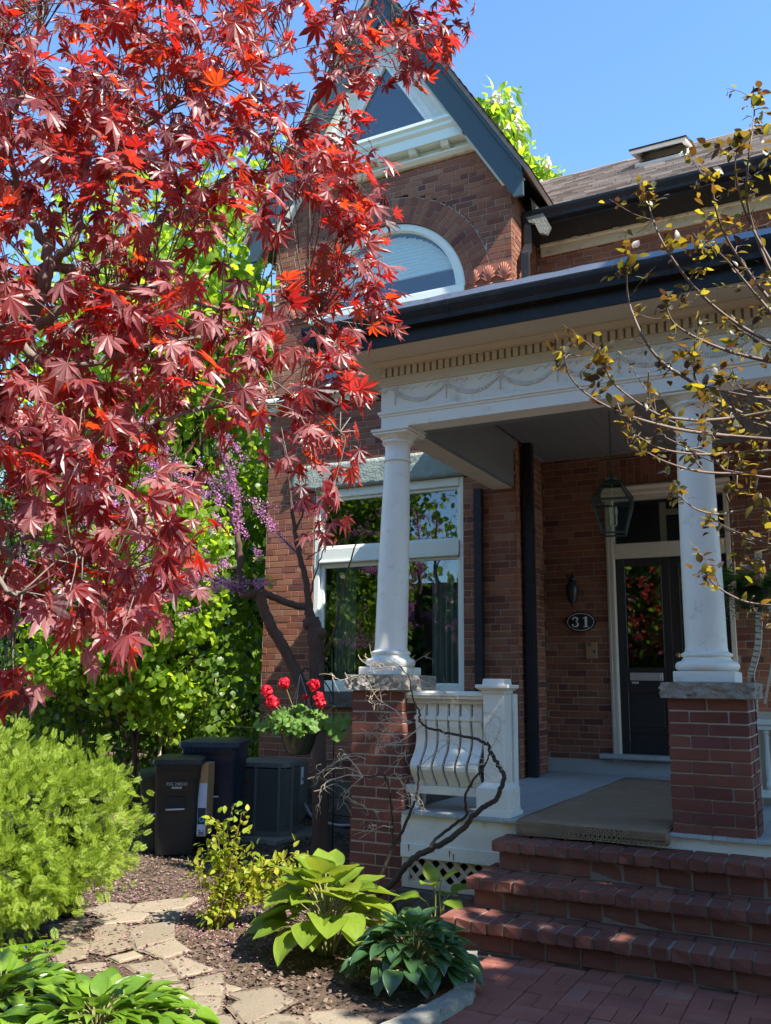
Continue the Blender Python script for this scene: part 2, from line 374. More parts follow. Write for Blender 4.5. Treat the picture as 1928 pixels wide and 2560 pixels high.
# ---- gable wall with openings
WX0, WX1, WZ0, WZ1 = -5.70, -3.755, 1.50, 3.895            # ground floor window
AR, ARO, AZ = 1.06, 1.40, 6.13                            # arched window
LZ0, LZ1, LX0, LX1 = 3.90, 4.21, -6.02, -3.40
SZ0, SZ1 = 1.33, 1.50
BZ0, BZ1 = 4.95, 5.15                                     # belt course
def cut(iv, a, b):
    out = []
    for p, q in iv:
        if b <= p or a >= q: out.append((p, q)); continue
        if a > p: out.append((p, a))
        if b < q: out.append((b, q))
    return out
def gable_iv(z):
    iv = [(XL, XR)]
    if WZ0 < z < WZ1: iv = cut(iv, WX0, WX1)
    if LZ0 < z < LZ1: iv = cut(iv, LX0, LX1)
    if SZ0 < z < SZ1: iv = cut(iv, WX0-.12, WX1+.12)
    if BZ0 < z < BZ1: return []
    if BZ1 <= z < AZ: iv = cut(iv, GX-AR, GX+AR)
    if AZ <= z < AZ+ARO: h = math.sqrt(ARO**2-(z-AZ)**2); iv = cut(iv, GX-h, GX+h)
    if AZ-.02 <= z < AZ+.235: iv = cut(iv, GX+AR+.005, XR-.004); iv = cut(iv, XL+.004, GX-AR-.005)
    if z > 7.2:
        hw = (10.0-z)/1.64; iv = [(max(a, GX-hw), min(b, GX+hw)) for a, b in iv if min(b, GX+hw) > max(a, GX-hw)]
    return iv
st = lay_wall((0, YG, 0), (1, 0, 0), (0, -1, 0), .52, 7.92, gable_iv)
mortar_strips((0, YG, 0), (1, 0, 0), (0, -1, 0), st)
# left return of the house (side wall) and return wall into the recess
st = lay_wall((XL, YG, 0), (0, 1, 0), (-1, 0, 0), .52, 7.0, lambda z: [(0.0, 2.2)]); mortar_strips((XL, YG, 0), (0, 1, 0), (-1, 0, 0), st)
st = lay_wall((XR, YG, 0), (0, 1, 0), (1, 0, 0), .60, 7.2, lambda z: [(0.0, .119)]); mortar_strips((XR, YG, 0), (0, 1, 0), (1, 0, 0), st)
st = lay_wall((XI, YG, 0), (0, 1, 0), (1, 0, 0), .60, 7.2, lambda z: [(.12, YD-YG)]); mortar_strips((XI, YG, 0), (0, 1, 0), (1, 0, 0), st)
# door wall, lower and upper storey
DX0, DX1, DZ1 = -2.40, -1.085, 3.80
W2X0, W2X1 = -2.05, -.95
def door_iv(z):
    iv = [(XI, XE)]
    if .6 < z < DZ1: iv = cut(iv, DX0, DX1)
    if 4.7 < z < 6.12: iv = cut(iv, W2X0, W2X1)
    if 6.12 <= z < 6.55: iv = cut(iv, W2X0-.11, W2X1+.11)
    if 3.82 <= z < 4.15: iv = cut(iv, DX0-.06, DX1+.06)
    return iv
st = lay_wall((0, YD, 0), (1, 0, 0), (0, -1, 0), .80, 7.12, door_iv); mortar_strips((0, YD, 0), (1, 0, 0), (0, -1, 0), st)
# soldier courses over door and upper window
for xa, xb, za, zb in ((DX0-.055, DX1+.055, 3.83, 4.14), (W2X0-.105, W2X1+.105, 6.13, 6.54)):
    MORTAR.box(xa, xb, YD+.006, YD+.03, za, zb); k = int((xb-xa)/.078); w = (xb-xa)/k
    for i in range(k):
        x = xa+w*(i+.5); spl = ((zb-za-.01)*.66, (zb-za-.01)*.34) if i % 2 else ((zb-za-.01)*.34, (zb-za-.01)*.66); z = za+.004
        for h in spl: add_brick((x, YD+.015+R(-.002, .002), z+h/2), (1, 0, 0), (0, -1, 0), w-.009, h-.008, .03); z += h
# voussoirs of the arch (two rings of bricks on end, joints staggered)
MORTAR.add([(GX+r*math.cos(a), YG+.007, AZ+r*math.sin(a)) for a in np.linspace(0, math.pi, 41) for r in (AR+.005, ARO)],
           [(2*i+1, 2*i, 2*i+2, 2*i+3) for i in range(40)])
VOUS = []
nv = 46
for i in range(nv):
    a0, a1 = math.pi*i/nv, math.pi*(i+1)/nv
    cuts = (AR+.008, AR+.118, ARO-.004) if i % 2 else (AR+.008, AR+.225, ARO-.004)
    for r0, r1 in zip(cuts[:-1], cuts[1:]):
        VOUS.append((a0, a1, r0, r1-.008))

# ---- mortar mesh is the wall body
wall = MORTAR.build('brick_wall', M['mortar'], house)
# structural core so that no light leaks through
core = MB()
core.box(XL+.05, WX0-.01, YG+.05, YG+.35, 0, 7.9); core.box(WX1+.01, XR-.05, YG+.05, YG+.3, 0, 7.2)
core.box(WX0-.01, WX1+.01, YG+.05, YG+.35, 0, WZ0-.02); core.box(WX0-.01, WX1+.01, YG+.05, YG+.35, WZ1+.02, 5.0)
core.box(XL+.05, GX-AR-.02, YG+.052, YG+.34, 5.0, 7.9); 
core.box(XL+.03, XL+.3, YG+.36, 18.0, 0, 7.2); core.box(XI-.3, XI-.05, YG+.31, 18.0, 0, 7.4)
core.box(XI, DX0, YD+.05, YD+.3, 0, 7.1); core.box(DX1, XE, YD+.05, YD+.3, 0, 7.1); core.box(DX0, DX1, YD+.052, YD+.3, DZ1+.05, 4.69); core.box(DX0, DX1, YD+.052, YD+.3, 6.2, 7.1)
core.box(XE-.3, XE, YD+.31, 18, 0, 7.1); core.box(XL+.31, XE-.31, 17.7, 18, 0, 7.1)
core.box(XL+.31, XI-.31, YG+2.2, YG+2.25, 0, 7.1); core.box(XI, XE-.31, YD+2.2, YD+2.25, 0, 7.1)
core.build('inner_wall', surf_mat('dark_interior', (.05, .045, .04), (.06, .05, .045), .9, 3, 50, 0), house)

# ---- foundation stones under the gable wall
FS = MB(); fst = []
z = -.05
for h in (.2, .19, .18):
    x = XL-.01
    while x < XR+.02:
        w = R(.3, .62); x1 = min(x+w, XR+.03)
        fst.append((x+.006, x1-.006, z+.005, z+h-.007)); x = x1
    z += h
fnd = MB().box(XL+.01, XR+.01, YG+.0, YG+.2, -.1, .52).build('foundation', M['mortar'], house)
def rough_block(x0, x1, y0, y1, z0, z1, amp=.012, n=(6, 3, 3), seed=0):
    """block with a broken face: subdivided box with displaced vertices"""
    bm = bmesh.new(); nx, ny, nz = n; r = np.random.default_rng(seed); ids = {}
    for i in range(nx+1):
        for j in range(ny+1):
            for k in range(nz+1):
                if i in (0, nx) or j in (0, ny) or k in (0, nz):
                    d = r.normal(size=3)*amp
                    if k in (0, nz): d[2] *= .15
                    if k == nz: d[:2] *= .4
                    edge = (i in (0, nx)) + (j in (0, ny)) + (k in (0, nz))
                    ids[i, j, k] = ((x0+(x1-x0)*i/nx)+d[0], (y0+(y1-y0)*j/ny)+d[1], (z0+(z1-z0)*k/nz)+d[2])
    V = list(ids.values()); ix = {k: n_ for n_, k in enumerate(ids)}; F = []
    for i in range(nx):
        for j in range(ny):
            F.append((ix[i, j, 0], ix[i, j+1, 0], ix[i+1, j+1, 0], ix[i+1, j, 0])); F.append((ix[i, j, nz], ix[i+1, j, nz], ix[i+1, j+1, nz], ix[i, j+1, nz]))
    for i in range(nx):
        for k in range(nz):
            F.append((ix[i, 0, k], ix[i+1, 0, k], ix[i+1, 0, k+1], ix[i, 0, k+1])); F.append((ix[i, ny, k], ix[i, ny, k+1], ix[i+1, ny, k+1], ix[i+1, ny, k]))
    for j in range(ny):
        for k in range(nz):
            F.append((ix[0, j, k], ix[0, j, k+1], ix[0, j+1, k+1], ix[0, j+1, k])); F.append((ix[nx, j, k], ix[nx, j+1, k], ix[nx, j+1, k+1], ix[nx, j, k+1]))
    bm.free(); return V, F
for i, (x0, x1, z0, z1) in enumerate(fst):
    mb = MB(); mb.add(*rough_block(x0, x1, YG-.05, YG+.05, z0, z1, .008, (4, 1, 2), i)); mb.build('stone', M['found'], fnd, smooth=False)

# ---- lintel, sill, belt course
mb = MB(); mb.add(*rough_block(LX0, LX1, YG-.045, YG+.1, LZ0, LZ1, .006, (50, 2, 7), 5)); mb.build('lintel', M['lintel'], house, smooth=True)
mb = MB(); mb.add(*rough_block(WX0-.12, WX1+.12, YG-.06, YG+.1, SZ0, SZ1-.004, .006, (18, 2, 3), 6)); mb.build('sill', M['found'], house)
mb = MB(); mb.prism_x([(YG+.05, BZ0), (YG-.03, BZ0), (YG-.06, BZ0+.02), (YG-.06, BZ0+.08), (YG-.17, BZ0+.10), (YG-.17, BZ0+.13), (YG-.02, BZ1+.02), (YG+.05, BZ1+.02)], XL-.1, XR+.05)
mb.build('belt_course', M['mint'], house)

# ---- glass
def glass_mat(name, tint, ior=1.7):
    m, nt, out = new_mat(name); lw = N(nt, 'LayerWeight'); lw.inputs[0].default_value = .5; f0 = ((ior-1)/(ior+1))**2*1.6
    pw = N(nt, 'Math', operation='POWER'); pw.inputs[1].default_value = 4.0; nt.links.new(lw.outputs['Facing'], pw.inputs[0])
    fr = N(nt, 'MapRange'); fr.inputs[3].default_value = f0; fr.inputs[4].default_value = 1.0; nt.links.new(pw.outputs[0], fr.inputs[0])
    gl = N(nt, 'BsdfGlossy'); gl.inputs['Roughness'].default_value = .012; gl.inputs['Color'].default_value = (.95, .97, 1, 1)
    co = coords(nt); nt.links.new(bump(nt, noise(nt, co, 1.6, 1), .03, .01), gl.inputs['Normal'])
    tr = N(nt, 'BsdfTransparent'); tr.inputs['Color'].default_value = tuple(tint)+(1,)
    mx = N(nt, 'MixShader'); nt.links.new(fr.outputs[0], mx.inputs[0]); nt.links.new(tr.outputs[0], mx.inputs[1]); nt.links.new(gl.outputs[0], mx.inputs[2])
    nt.links.new(mx.outputs[0], out.inputs[0]); return m
M['glass'] = glass_mat('window_glass', (.88, .92, .90), 1.6)
M['glass_thin'] = glass_mat('lantern_glass', (.8, .86, .82), 1.45)
M['blind'] = surf_mat('cellular_blind', (.86, .88, .86), (.82, .84, .82), .8, 3, 40, 0)
M['curtain'] = surf_mat('sheer_curtain', (.30, .33, .31), (.24, .27, .25), .9, 3, 40, 0)

# ---- ground floor window
win = MB(); yf = YG+.05
def bar(mb, x0, x1, z0, z1, y0, y1, c=.006): mb.cbox(x0, x1, y0, y1, z0, z1, c)
bar(win, WX0, WX0+.075, WZ0, WZ1, yf-.03, yf+.09); bar(win, WX1-.05, WX1, WZ0, WZ1, yf-.03, yf+.09)
bar(win, WX0+.075, WX1-.05, WZ1-.10, WZ1, yf-.035, yf+.09); bar(win, WX0+.075, WX1-.05, WZ0, WZ0+.075, yf-.03, yf+.09)
w1 = win.build('window', M['mint'], house)
mb = MB(); bar(mb, WX0+.076, WX1-.051, 3.03, 3.175, yf-.045, yf+.08); bar(mb, WX0+.076, WX1-.051, 3.0, 3.029, yf-.06, yf+.07); mb.build('transom_bar', M['mint'], w1)
mb = MB(); bar(mb, -4.80, -4.715, WZ0+.076, 2.999, yf-.02, yf+.08); mb.build('mullion', M['mint'], w1)
def sash(x0, x1, z0, z1, t, y, glassname='pane'):
    mb = MB(); bar(mb, x0, x0+t, z0, z1, y, y+.05); bar(mb, x1-t, x1, z0, z1, y, y+.05); bar(mb, x0+t, x1-t, z0, z0+t, y, y+.05); bar(mb, x0+t, x1-t, z1-t, z1, y, y+.05)
    mb.build('sash', M['mint'], w1)
    MB().box(x0+t-.004, x1-t+.004, y+.022, y+.028, z0+t-.004, z1-t+.004).build(glassname, M['glass'], w1)
sash(WX0+.0765, -3.8065, 3.1765, WZ1-.101, .035, yf); sash(WX0+.0765, -4.801, WZ0+.0765, 2.9985, .052, yf+.006); sash(-4.714, -3.8065, WZ0+.0765, 2.9985, .032, yf)
mb = MB()    # curtains behind the lower panes
for x0, x1 in ((-4.30, -3.82), (-5.60, -5.3)):
    xs = np.linspace(x0, x1, 40); ys = YG+.38+.03*np.sin(np.arange(40)*1.1)
    V = [(x, y, z) for z in (1.52, 3.0) for x, y in zip(xs, ys)]; mb.add(V, [(i, i+1, 41+i, 40+i) for i in range(39)])
mb.build('curtain', M['curtain'], w1)

# ---- arched window
def arc_band(mb, cx, cz, r0, r1, y0, y1, a0=0.0, a1=math.pi, n=40):
    V = []; F = []
    for i in range(n+1):
        a = a0+(a1-a0)*i/n; c, s = math.cos(a), math.sin(a)
        V += [(cx+r0*c, y0, cz+r0*s), (cx+r1*c, y0, cz+r1*s), (cx+r1*c, y1, cz+r1*s), (cx+r0*c, y1, cz+r0*s)]
    for i in range(n):
        a, b = 4*i, 4*i+4
        for k in range(4): F.append((a+k, a+(k+1) % 4, b+(k+1) % 4, b+k))
    F += [(0, 3, 2, 1), (4*n, 4*n+1, 4*n+2, 4*n+3)]
    mb.add(V, F)
mb = MB(); arc_band(mb, GX, AZ, AR-.08, AR, YG+.03, YG+.14); aw = mb.build('arched_window', M['mint'], house, autosmooth=30)
mb = MB(); arc_band(mb, GX, AZ+.05, AR-.135, AR-.082, YG+.05, YG+.12, .045, math.pi-.045); bar(mb, GX-AR+.09, GX+AR-.09, AZ+.052, AZ+.105, YG+.05, YG+.12); mb.build('arch_sash', M['mint'], aw, autosmooth=30)
mb = MB(); mb.cbox(GX-AR-.01, GX+AR+.002, YG-.05, YG+.14, AZ-.06, AZ+.05, .008); mb.build('window_ledge', M['mint'], aw)
pts = [(GX+(AR-.13)*math.cos(a), AZ+.08+(AR-.13)*math.sin(a)) for a in np.linspace(0, math.pi, 33)]
MB().prism_y(pts, YG+.085, YG+.09).build('arch_pane', M['glass'], aw)
mb = MB()      # pleated blind behind the glass, drawn to about half
zt, zb = AZ+.93, AZ+.40
k = 0; z = zb
while z < zt:
    h = math.sqrt(max(0.02, .93**2-(z-AZ)**2)); d = .012 if k % 2 else 0
    z2 = z+.022; mb.add([(GX-h, YG+.15+d, z), (GX+h, YG+.15+d, z), (GX+h, YG+.162-d, z2), (GX-h, YG+.162-d, z2)], [(0, 1, 2, 3)]); z = z2; k += 1
mb.cbox(GX-.86, GX+.86, YG+.14, YG+.17, zb-.035, zb-.001, .004)
mb.build('blind', M['blind'], aw)
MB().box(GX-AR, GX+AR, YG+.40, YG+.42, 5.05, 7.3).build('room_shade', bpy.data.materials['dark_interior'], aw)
mb = MB(); jx = AR-.005      # sashes below the arch
for x0, x1 in ((GX-jx, GX-.36), (GX-.36, GX+.36), (GX+.36, GX+jx)):
    bar(mb, x0+.002, x0+.07, BZ1+.03, AZ-.062, YG+.03, YG+.12); bar(mb, x1-.07, x1-.002, BZ1+.03, AZ-.062, YG+.03, YG+.12)
    bar(mb, x0+.07, x1-.07, BZ1+.03, BZ1+.10, YG+.03, YG+.12); bar(mb, x0+.07, x1-.07, AZ-.13, AZ-.062, YG+.03, YG+.12)
    MB().box(x0+.066, x1-.066, YG+.07, YG+.075, BZ1+.095, AZ-.125).build('pane', M['glass'], aw)
mb.build('lower_sash', M['mint'], aw)

# ---- terracotta frieze with shells beside the arched window
def shell_panel(x0, x1, z0, z1):
    base = MB(); base.box(x0, x1, YG-.004, YG+.03, z0, z1); o = base.build('terracotta_panel', M['terra'], house)
    n = max(1, round((x1-x0)/.21)); w = (x1-x0)/n
    for i in range(n):
        cx = x0+w*(i+.5); mb = MB()
        for k, a in enumerate(np.linspace(math.radians(20), math.radians(160), 9)):
            L = (z1-z0)*.82; p0 = np.array([cx, YG-.012, z0+.035]); d = np.array([math.cos(a)*w*.56/(z1-z0)*1.1, 0, math.sin(a)])
            pts = [p0+d*L*t+np.array([0, -.016*math.sin(t*3.0), 0]) for t in np.linspace(0.05, 1, 5)]
            mb.tube(pts, [.004, .010, .013, .014, .007], 6)
        mb.box(x0+w*i+.004, x0+w*(i+1)-.004, YG-.018, YG-.003, z0, z0+.022)
        mb.build('shell_relief', M['terra'], o, smooth=True)
shell_panel(GX+AR+.012, XR-.004, AZ-.02, AZ+.235); shell_panel(XL+.004, GX-AR-.012, AZ-.02, AZ+.235)

# ---- gable: cornice, triangular window, boards, barge boards, roof
SL = 1.64                      # rise of the gable per metre
YB = 8.80
def gable_x(z, zapex): return (zapex-z)/SL
apx = 10.0                     # wall apex
mb = MB(); hw = gable_x(8.30, apx)
mb.prism_y([(GX-hw-.02, 8.28), (GX+hw+.02, 8.28), (GX, apx)], YG-.02, YG+.1); ped = mb.build('gable_panel', M['mint'], house)
hw = gable_x(8.07, apx)+.05
mb = MB(); mb.prism_x([(YG, 8.03), (YB+.07, 8.03), (YB+.07, 8.16), (YB+.03, 8.19), (YB+.03, 8.235), (YB-.0, 8.26), (YB-.0, 8.30), (YB+.06, 8.315), (YG-.02, 8.34), (YG, 8.34)], GX-hw+.12, GX+hw-.12); cor = mb.build('gable_cornice', M['mint'], house)
mb = MB(); hw2 = gable_x(7.90, apx)
mb.prism_x([(YG+.02, 7.86), (YG-.05, 7.86), (YG-.09, 7.90), (YG-.09, 7.925), (YG-.02, 7.96), (YG-.02, 8.03), (YG+.02, 8.03)], GX-hw2+.06, GX+hw2-.06); mb.build('bed_moulding', M['oldcream'], cor)
for i in range(-2, 3):
    x = GX+i*.43+.0
    mb = MB(); mb.prism_x([(YG-.02, 7.96), (YG-.06, 7.945), (YG-.12, 7.97), (YB+.10, 7.995), (YB+.085, 8.029), (YG-.02, 8.029)], x-.05, x+.05); mb.build('bracket', M['oldcream'], cor)
tri_o = [(GX-.66, 8.36), (GX+.66, 8.36), (GX, 8.36+.66*SL)]
def tri_frame(mb, s0, s1, y0, y1, zc=8.36):
    def tri(s): return [(GX-s, zc+(.66-s)*.42), (GX+s, zc+(.66-s)*.42), (GX, zc+(.66-s)*.42+s*SL)]
    a, b = tri(s0), tri(s1); V = [(x, y0, z) for x, z in a+b]+[(x, y1, z) for x, z in a+b]
    F = []
    for i in range(3):
        j = (i+1) % 3; F += [(i, j, 3+j, 3+i), (6+i, 9+i, 9+j, 6+j), (i, 6+i, 6+j, j), (3+i, 3+j, 9+j, 9+i)]
    mb.add(V, F)
mb = MB(); tri_frame(mb, .78, .60, YG-.06, YG-.02); tri_frame(mb, .655, .60, YG-.075, YG-.061); tw = mb.build('triangular_window', M['white'], house)
s = .615; MB().prism_y([(GX-s, 8.36+.045*.42), (GX+s, 8.36+.045*.42), (GX, 8.36+.045*.42+s*SL)], YG-.035, YG-.03).build('pane', M['glass'], tw)
s = .612; MB().prism_y([(GX-s, 8.36+.046*.42), (GX+s, 8.36+.046*.42), (GX, 8.36+.046*.42+s*SL)], YG-.027, YG-.0215).build('room_shade', surf_mat('attic_dark', (.02, .03, .045), (.025, .035, .05), .8, 3, 40, 0), tw)
for sx in (-1, 1):       # inner raking board (white) then barge board (blue grey), then roof slab
    def rake(z_in, z_out, y0, y1, name, mat, zlow, parent=house, flat=False):
        """band between two lines parallel to the roof: z_in/z_out are apex heights"""
        xi = (z_in-zlow)/SL; xo = (z_out-zlow)/SL
        mb = MB(); mb.prism_y([(GX, z_in), (GX+sx*xi, zlow), (GX+sx*xo, zlow) if not flat else (GX+sx*xi, zlow+(z_out-z_in)), (GX, z_out)][::-sx], y0, y1)
        return mb.build(name, mat, parent)
    rake(9.50, 9.84, YG-.05, YG-.021, 'rake_board', M['white'], 8.345)
    rake(9.84, 10.30, YG-.12, YG-.021, 'soffit_board', M['mint'], 7.3)
    zl = 6.99
    xc = 1.87                                            # plumb cut at the eave
    def plumb(z_in, z_out, y0, y1, name, parent):
        mb = MB(); mb.prism_y([(GX, z_in), (GX+sx*(z_in-zl)/SL, zl), (GX+sx*xc, zl), (GX+sx*xc, z_out-xc*SL), (GX, z_out)][::-sx], y0, y1) if z_in-xc*SL < zl else mb.prism_y([(GX, z_in), (GX+sx*xc, z_in-xc*SL), (GX+sx*xc, z_out-xc*SL), (GX, z_out)][::-sx], y0, y1)
        return mb.build(name, M['blue_grey'], parent)
    b = plumb(9.88, 10.33, YB-.02, YB+.02, 'barge_board', house)
    plumb(10.331, 10.40, YB-.05, YB+.03, 'barge_moulding', b)
    # roof slab of the gable wing with shingle courses
    zo = 10.47
    mb = MB(); xi = 1.93
    mb.prism_y([(GX, zo-.069), (GX+sx*xi, zo-.069-xi*SL), (GX+sx*(xi+.03), zo-xi*SL-.03), (GX, zo)][::-sx], YB-.07, 13.0)
    rf = mb.build('gable_roof', M['shingle'], house)
    mb = MB(); L = math.hypot(xi, SL*xi); nco = int(L/.14)
    for i in range(nco):
        t0, t1 = i/nco, (i+1)/nco+.01
        zz0, zz1 = zo-xi*SL*t0, zo-xi*SL*t1
        x0_, x1_ = GX+sx*xi*t0, GX+sx*xi*t1; e = .02
        mb.add([(x0_, YB-.09, zz0+.004), (x1_+sx*e, YB-.09, zz1+.004+e*.6), (x1_+sx*e, 13.0, zz1+.004+e*.6), (x0_, 13.0, zz0+.004)], [(0, 1, 2, 3)][::1])
    mb.build('shingle_courses', M['shingle'], rf, kind='stuff')
    if sx == 1:
        # scrolled rafter end beside the barge board
        mb = MB(); x0 = GX+xi-.16; prof = [(x0, 7.28), (x0+.02, 7.12), (x0-.06, 7.04), (x0-.02, 6.96), (x0+.05, 6.93), (x0+.10, 6.80), (x0+.19, 6.76), (x0+.24, 6.84), (x0+.16, 7.02)]
        mb.prism_y(prof, YB+.55, YB+.60); mb.build('rafter_end', M['kerb'], rf)
# plain box behind the gable so the attic is closed
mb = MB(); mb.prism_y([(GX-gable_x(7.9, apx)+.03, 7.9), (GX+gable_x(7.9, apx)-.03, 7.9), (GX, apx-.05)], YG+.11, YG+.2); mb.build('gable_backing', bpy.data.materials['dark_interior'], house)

# ---- main roof to the right, eave, gutter, skylight
EY, EZ, RY, RZ = 9.45, 7.10, 12.95, 9.66
sl = (RZ-EZ)/(RY-EY)
mb = MB(); mb.prism_x([(EY, EZ-.03), (RY, RZ-.03), (RY+3.6, EZ-.03), (RY+3.6, EZ), (RY, RZ), (EY, EZ)], GX+.4, XE+.4); roof = mb.build('main_roof', M['shingle'], house)
SH = MB(); ncs = 30; cells = []
nxs = 40
for i in range(ncs):
    y0 = EY-.02+(RY-EY)*i/ncs; y1 = y0+(RY-EY)/ncs+.012
    x = GX+.5 - (i % 3)*.09
    while x < XE+.38:
        w = R(.22, .4); t = R(.012, .028)
        a = [(x, y0, EZ+(y0-EY)*sl+.016+t), (x+w-.006, y0, EZ+(y0-EY)*sl+.016+t), (x+w-.006, y1, EZ+(y1-EY)*sl+.005), (x, y1, EZ+(y1-EY)*sl+.005)]
        b = [(p[0], p[1], p[2]-.014-t) for p in a[:2]]
        SH.add(a+b, [(0, 1, 2, 3), (4, 5, 1, 0)]); x += w
SH.build('shingles', M['shingle'], roof, kind='stuff')
mb = MB(); mb.prism_x([(RY-.09, RZ-.05), (RY, RZ+.035), (RY+.09, RZ-.05)], GX+.4, XE+.4); mb.build('ridge_cap', M['shingle'], roof)
def gutter(y_front, z_top, h, w, x0, x1, name, parent):
    """ogee gutter seen from below"""
    y, z = y_front, z_top
    prof = [(y+w, z), (y+w, z-h), (y+w*.35, z-h), (y+w*.30, z-h*.72), (y+w*.12, z-h*.45), (y+.004, z-h*.28), (y, z-.012), (y, z), (y+.012, z), (y+.014, z-.014), (y+w-.01, z-.014), (y+w-.01, z)]
    mb = MB(); mb.prism_x(prof, x0, x1); g_ = mb.build(name, M['black'], parent)
    for k in range(3):
        xs = x0+1.3+k*1.65; P2 = [(yy+(-.004 if yy < y+w*.9 else 0), zz+(-.004 if zz < z-h*.5 else 0)) for yy, zz in prof[:8]]
        if xs < x1: MB().prism_x(P2, xs, xs+.03).build('gutter_joint', M['black'], g_ if g_.parent.parent is None else parent)
    return g_
mg = gutter(EY-.12, EZ+.0, .125, .12, XR+.02, XE+.4, 'gutter', house)
mb = MB(); mb.box(XR+.0, XE+.38, EY-.005, EY+.03, EZ-.16, EZ-.02); mb.box(XR+.0, XE+.38, EY+.031, YD-.002, EZ-.16, EZ-.13); mb.build('eave_board', M['black'], mg)
mb = MB(); mb.prism_x([(YD, EZ-.30), (YD-.03, EZ-.30), (YD-.035, EZ-.19), (YD-.06, EZ-.185), (YD-.065, EZ-.162), (YD, EZ-.162)], XI+.06, XE); fz = mb.build('frieze_board', M['oldcream'], house)
for i in range(9):
    x = XI+.5+i*.5; MB().cbox(x-.035, x+.035, YD-.10, YD-.066, EZ-.205, EZ-.165, .004).build('block', M['oldcream'], fz)
# downspout of the upper gutter, with an offset, down to the porch roof
def square_pipe(pts, w, d, name, parent, mat=None):
    mb = MB()
    for a, b in zip(pts[:-1], pts[1:]):
        a = np.array(a, float); b = np.array(b, float); t = unit(b-a); x = np.array([1., 0, 0]); y = unit(np.cross(t, x)) if abs(t[0]) < .9 else np.array([0, 1., 0]); x = np.cross(y, t)
        mb.obox((a+b)/2, x, y, t, w/2, d/2, np.linalg.norm(b-a)/2+.012)
    return mb.build(name, mat or M['black'], parent)
square_pipe([(XR+.08, EY-.06, EZ-.12), (XR+.08, EY-.06, EZ-.42), (XR+.10, YG+.18, EZ-.62), (XR+.10, YG+.16, 4.75)], .085, .07, 'downspout', house)
# open skylight
sx0, sx1, sy = -2.19, -1.52, 11.55
def rz(y): return EZ+(y-EY)*sl
n_ = unit((0, -sl, 1)); up_ = unit((0, 1, sl))
skl = MB(); SLn = .62                      # length of the opening up the slope
for a in (sx0+.03, sx1-.03): skl.obox(np.array([a, sy, rz(sy)])+up_*SLn/2+n_*.03, (1, 0, 0), up_, n_, .03, SLn/2, .045)
for t in (.0, SLn): skl.obox(np.array([(sx0+sx1)/2, sy, rz(sy)])+up_*t+n_*.025, (1, 0, 0), up_, n_, (sx1-sx0)/2-.061, .03, .04)
sk = skl.build('skylight', M['white'], house)
tilt = math.radians(13); hinge = np.array([(sx0+sx1)/2, sy, rz(sy)])+up_*SLn+n_*.085
dirv = -(up_*math.cos(tilt) - n_*math.sin(tilt)); nn = unit(np.cross((1, 0, 0), -dirv)); hl = SLn/2+.03
mid = hinge + dirv*(hl-.02)
mb = MB(); W2 = (sx1-sx0)/2+.03
for s_ in (-1, 1): mb.obox(mid+np.array([s_*(W2-.03), 0, 0]), (1, 0, 0), dirv, nn, .03, hl, .024)
for s_ in (-1, 1): mb.obox(mid+dirv*s_*(hl-.03), (1, 0, 0), dirv, nn, W2-.061, .03, .024)
mb.build('sash', M['white'], sk)
mb = MB(); mb.obox(mid+nn*.035, (1, 0, 0), dirv, nn, W2+.015, hl+.015, .010); mb.build('cover', M['sconce'], sk)
MB().obox(mid-nn*.012, (1, 0, 0), dirv, nn, W2-.062, hl-.061, .003).build('pane', M['glass'], sk)
MB().obox(np.array([(sx0+sx1)/2, sy, rz(sy)])+up_*SLn/2+n_*.022, (1, 0, 0), up_, n_, (sx1-sx0)/2-.062, SLn/2-.031, .002).build('well', M['mint'], sk)
# upper window behind the porch roof
mb = MB(); bar(mb, W2X0, W2X0+.07, 4.7, 6.12, YD+.02, YD+.12); bar(mb, W2X1-.07, W2X1, 4.7, 6.12, YD+.02, YD+.12); bar(mb, W2X0+.07, W2X1-.07, 6.03, 6.12, YD+.02, YD+.12); bar(mb, W2X0+.07, W2X1-.07, 5.35, 5.42, YD+.02, YD+.12); bar(mb, W2X0+.07, W2X1-.07, 4.7, 4.78, YD+.02, YD+.12)
uw = mb.build('upper_window', M['oldcream'], house); MB().box(W2X0+.06, W2X1-.06, YD+.07, YD+.075, 4.75, 6.06).build('pane', M['glass'], uw)
# ================================================================== porch
PY = 6.31                      # front of the piers
PXE = 1.55                     # right end of the porch (out of view)
EA = 6.40                      # front face of the architrave
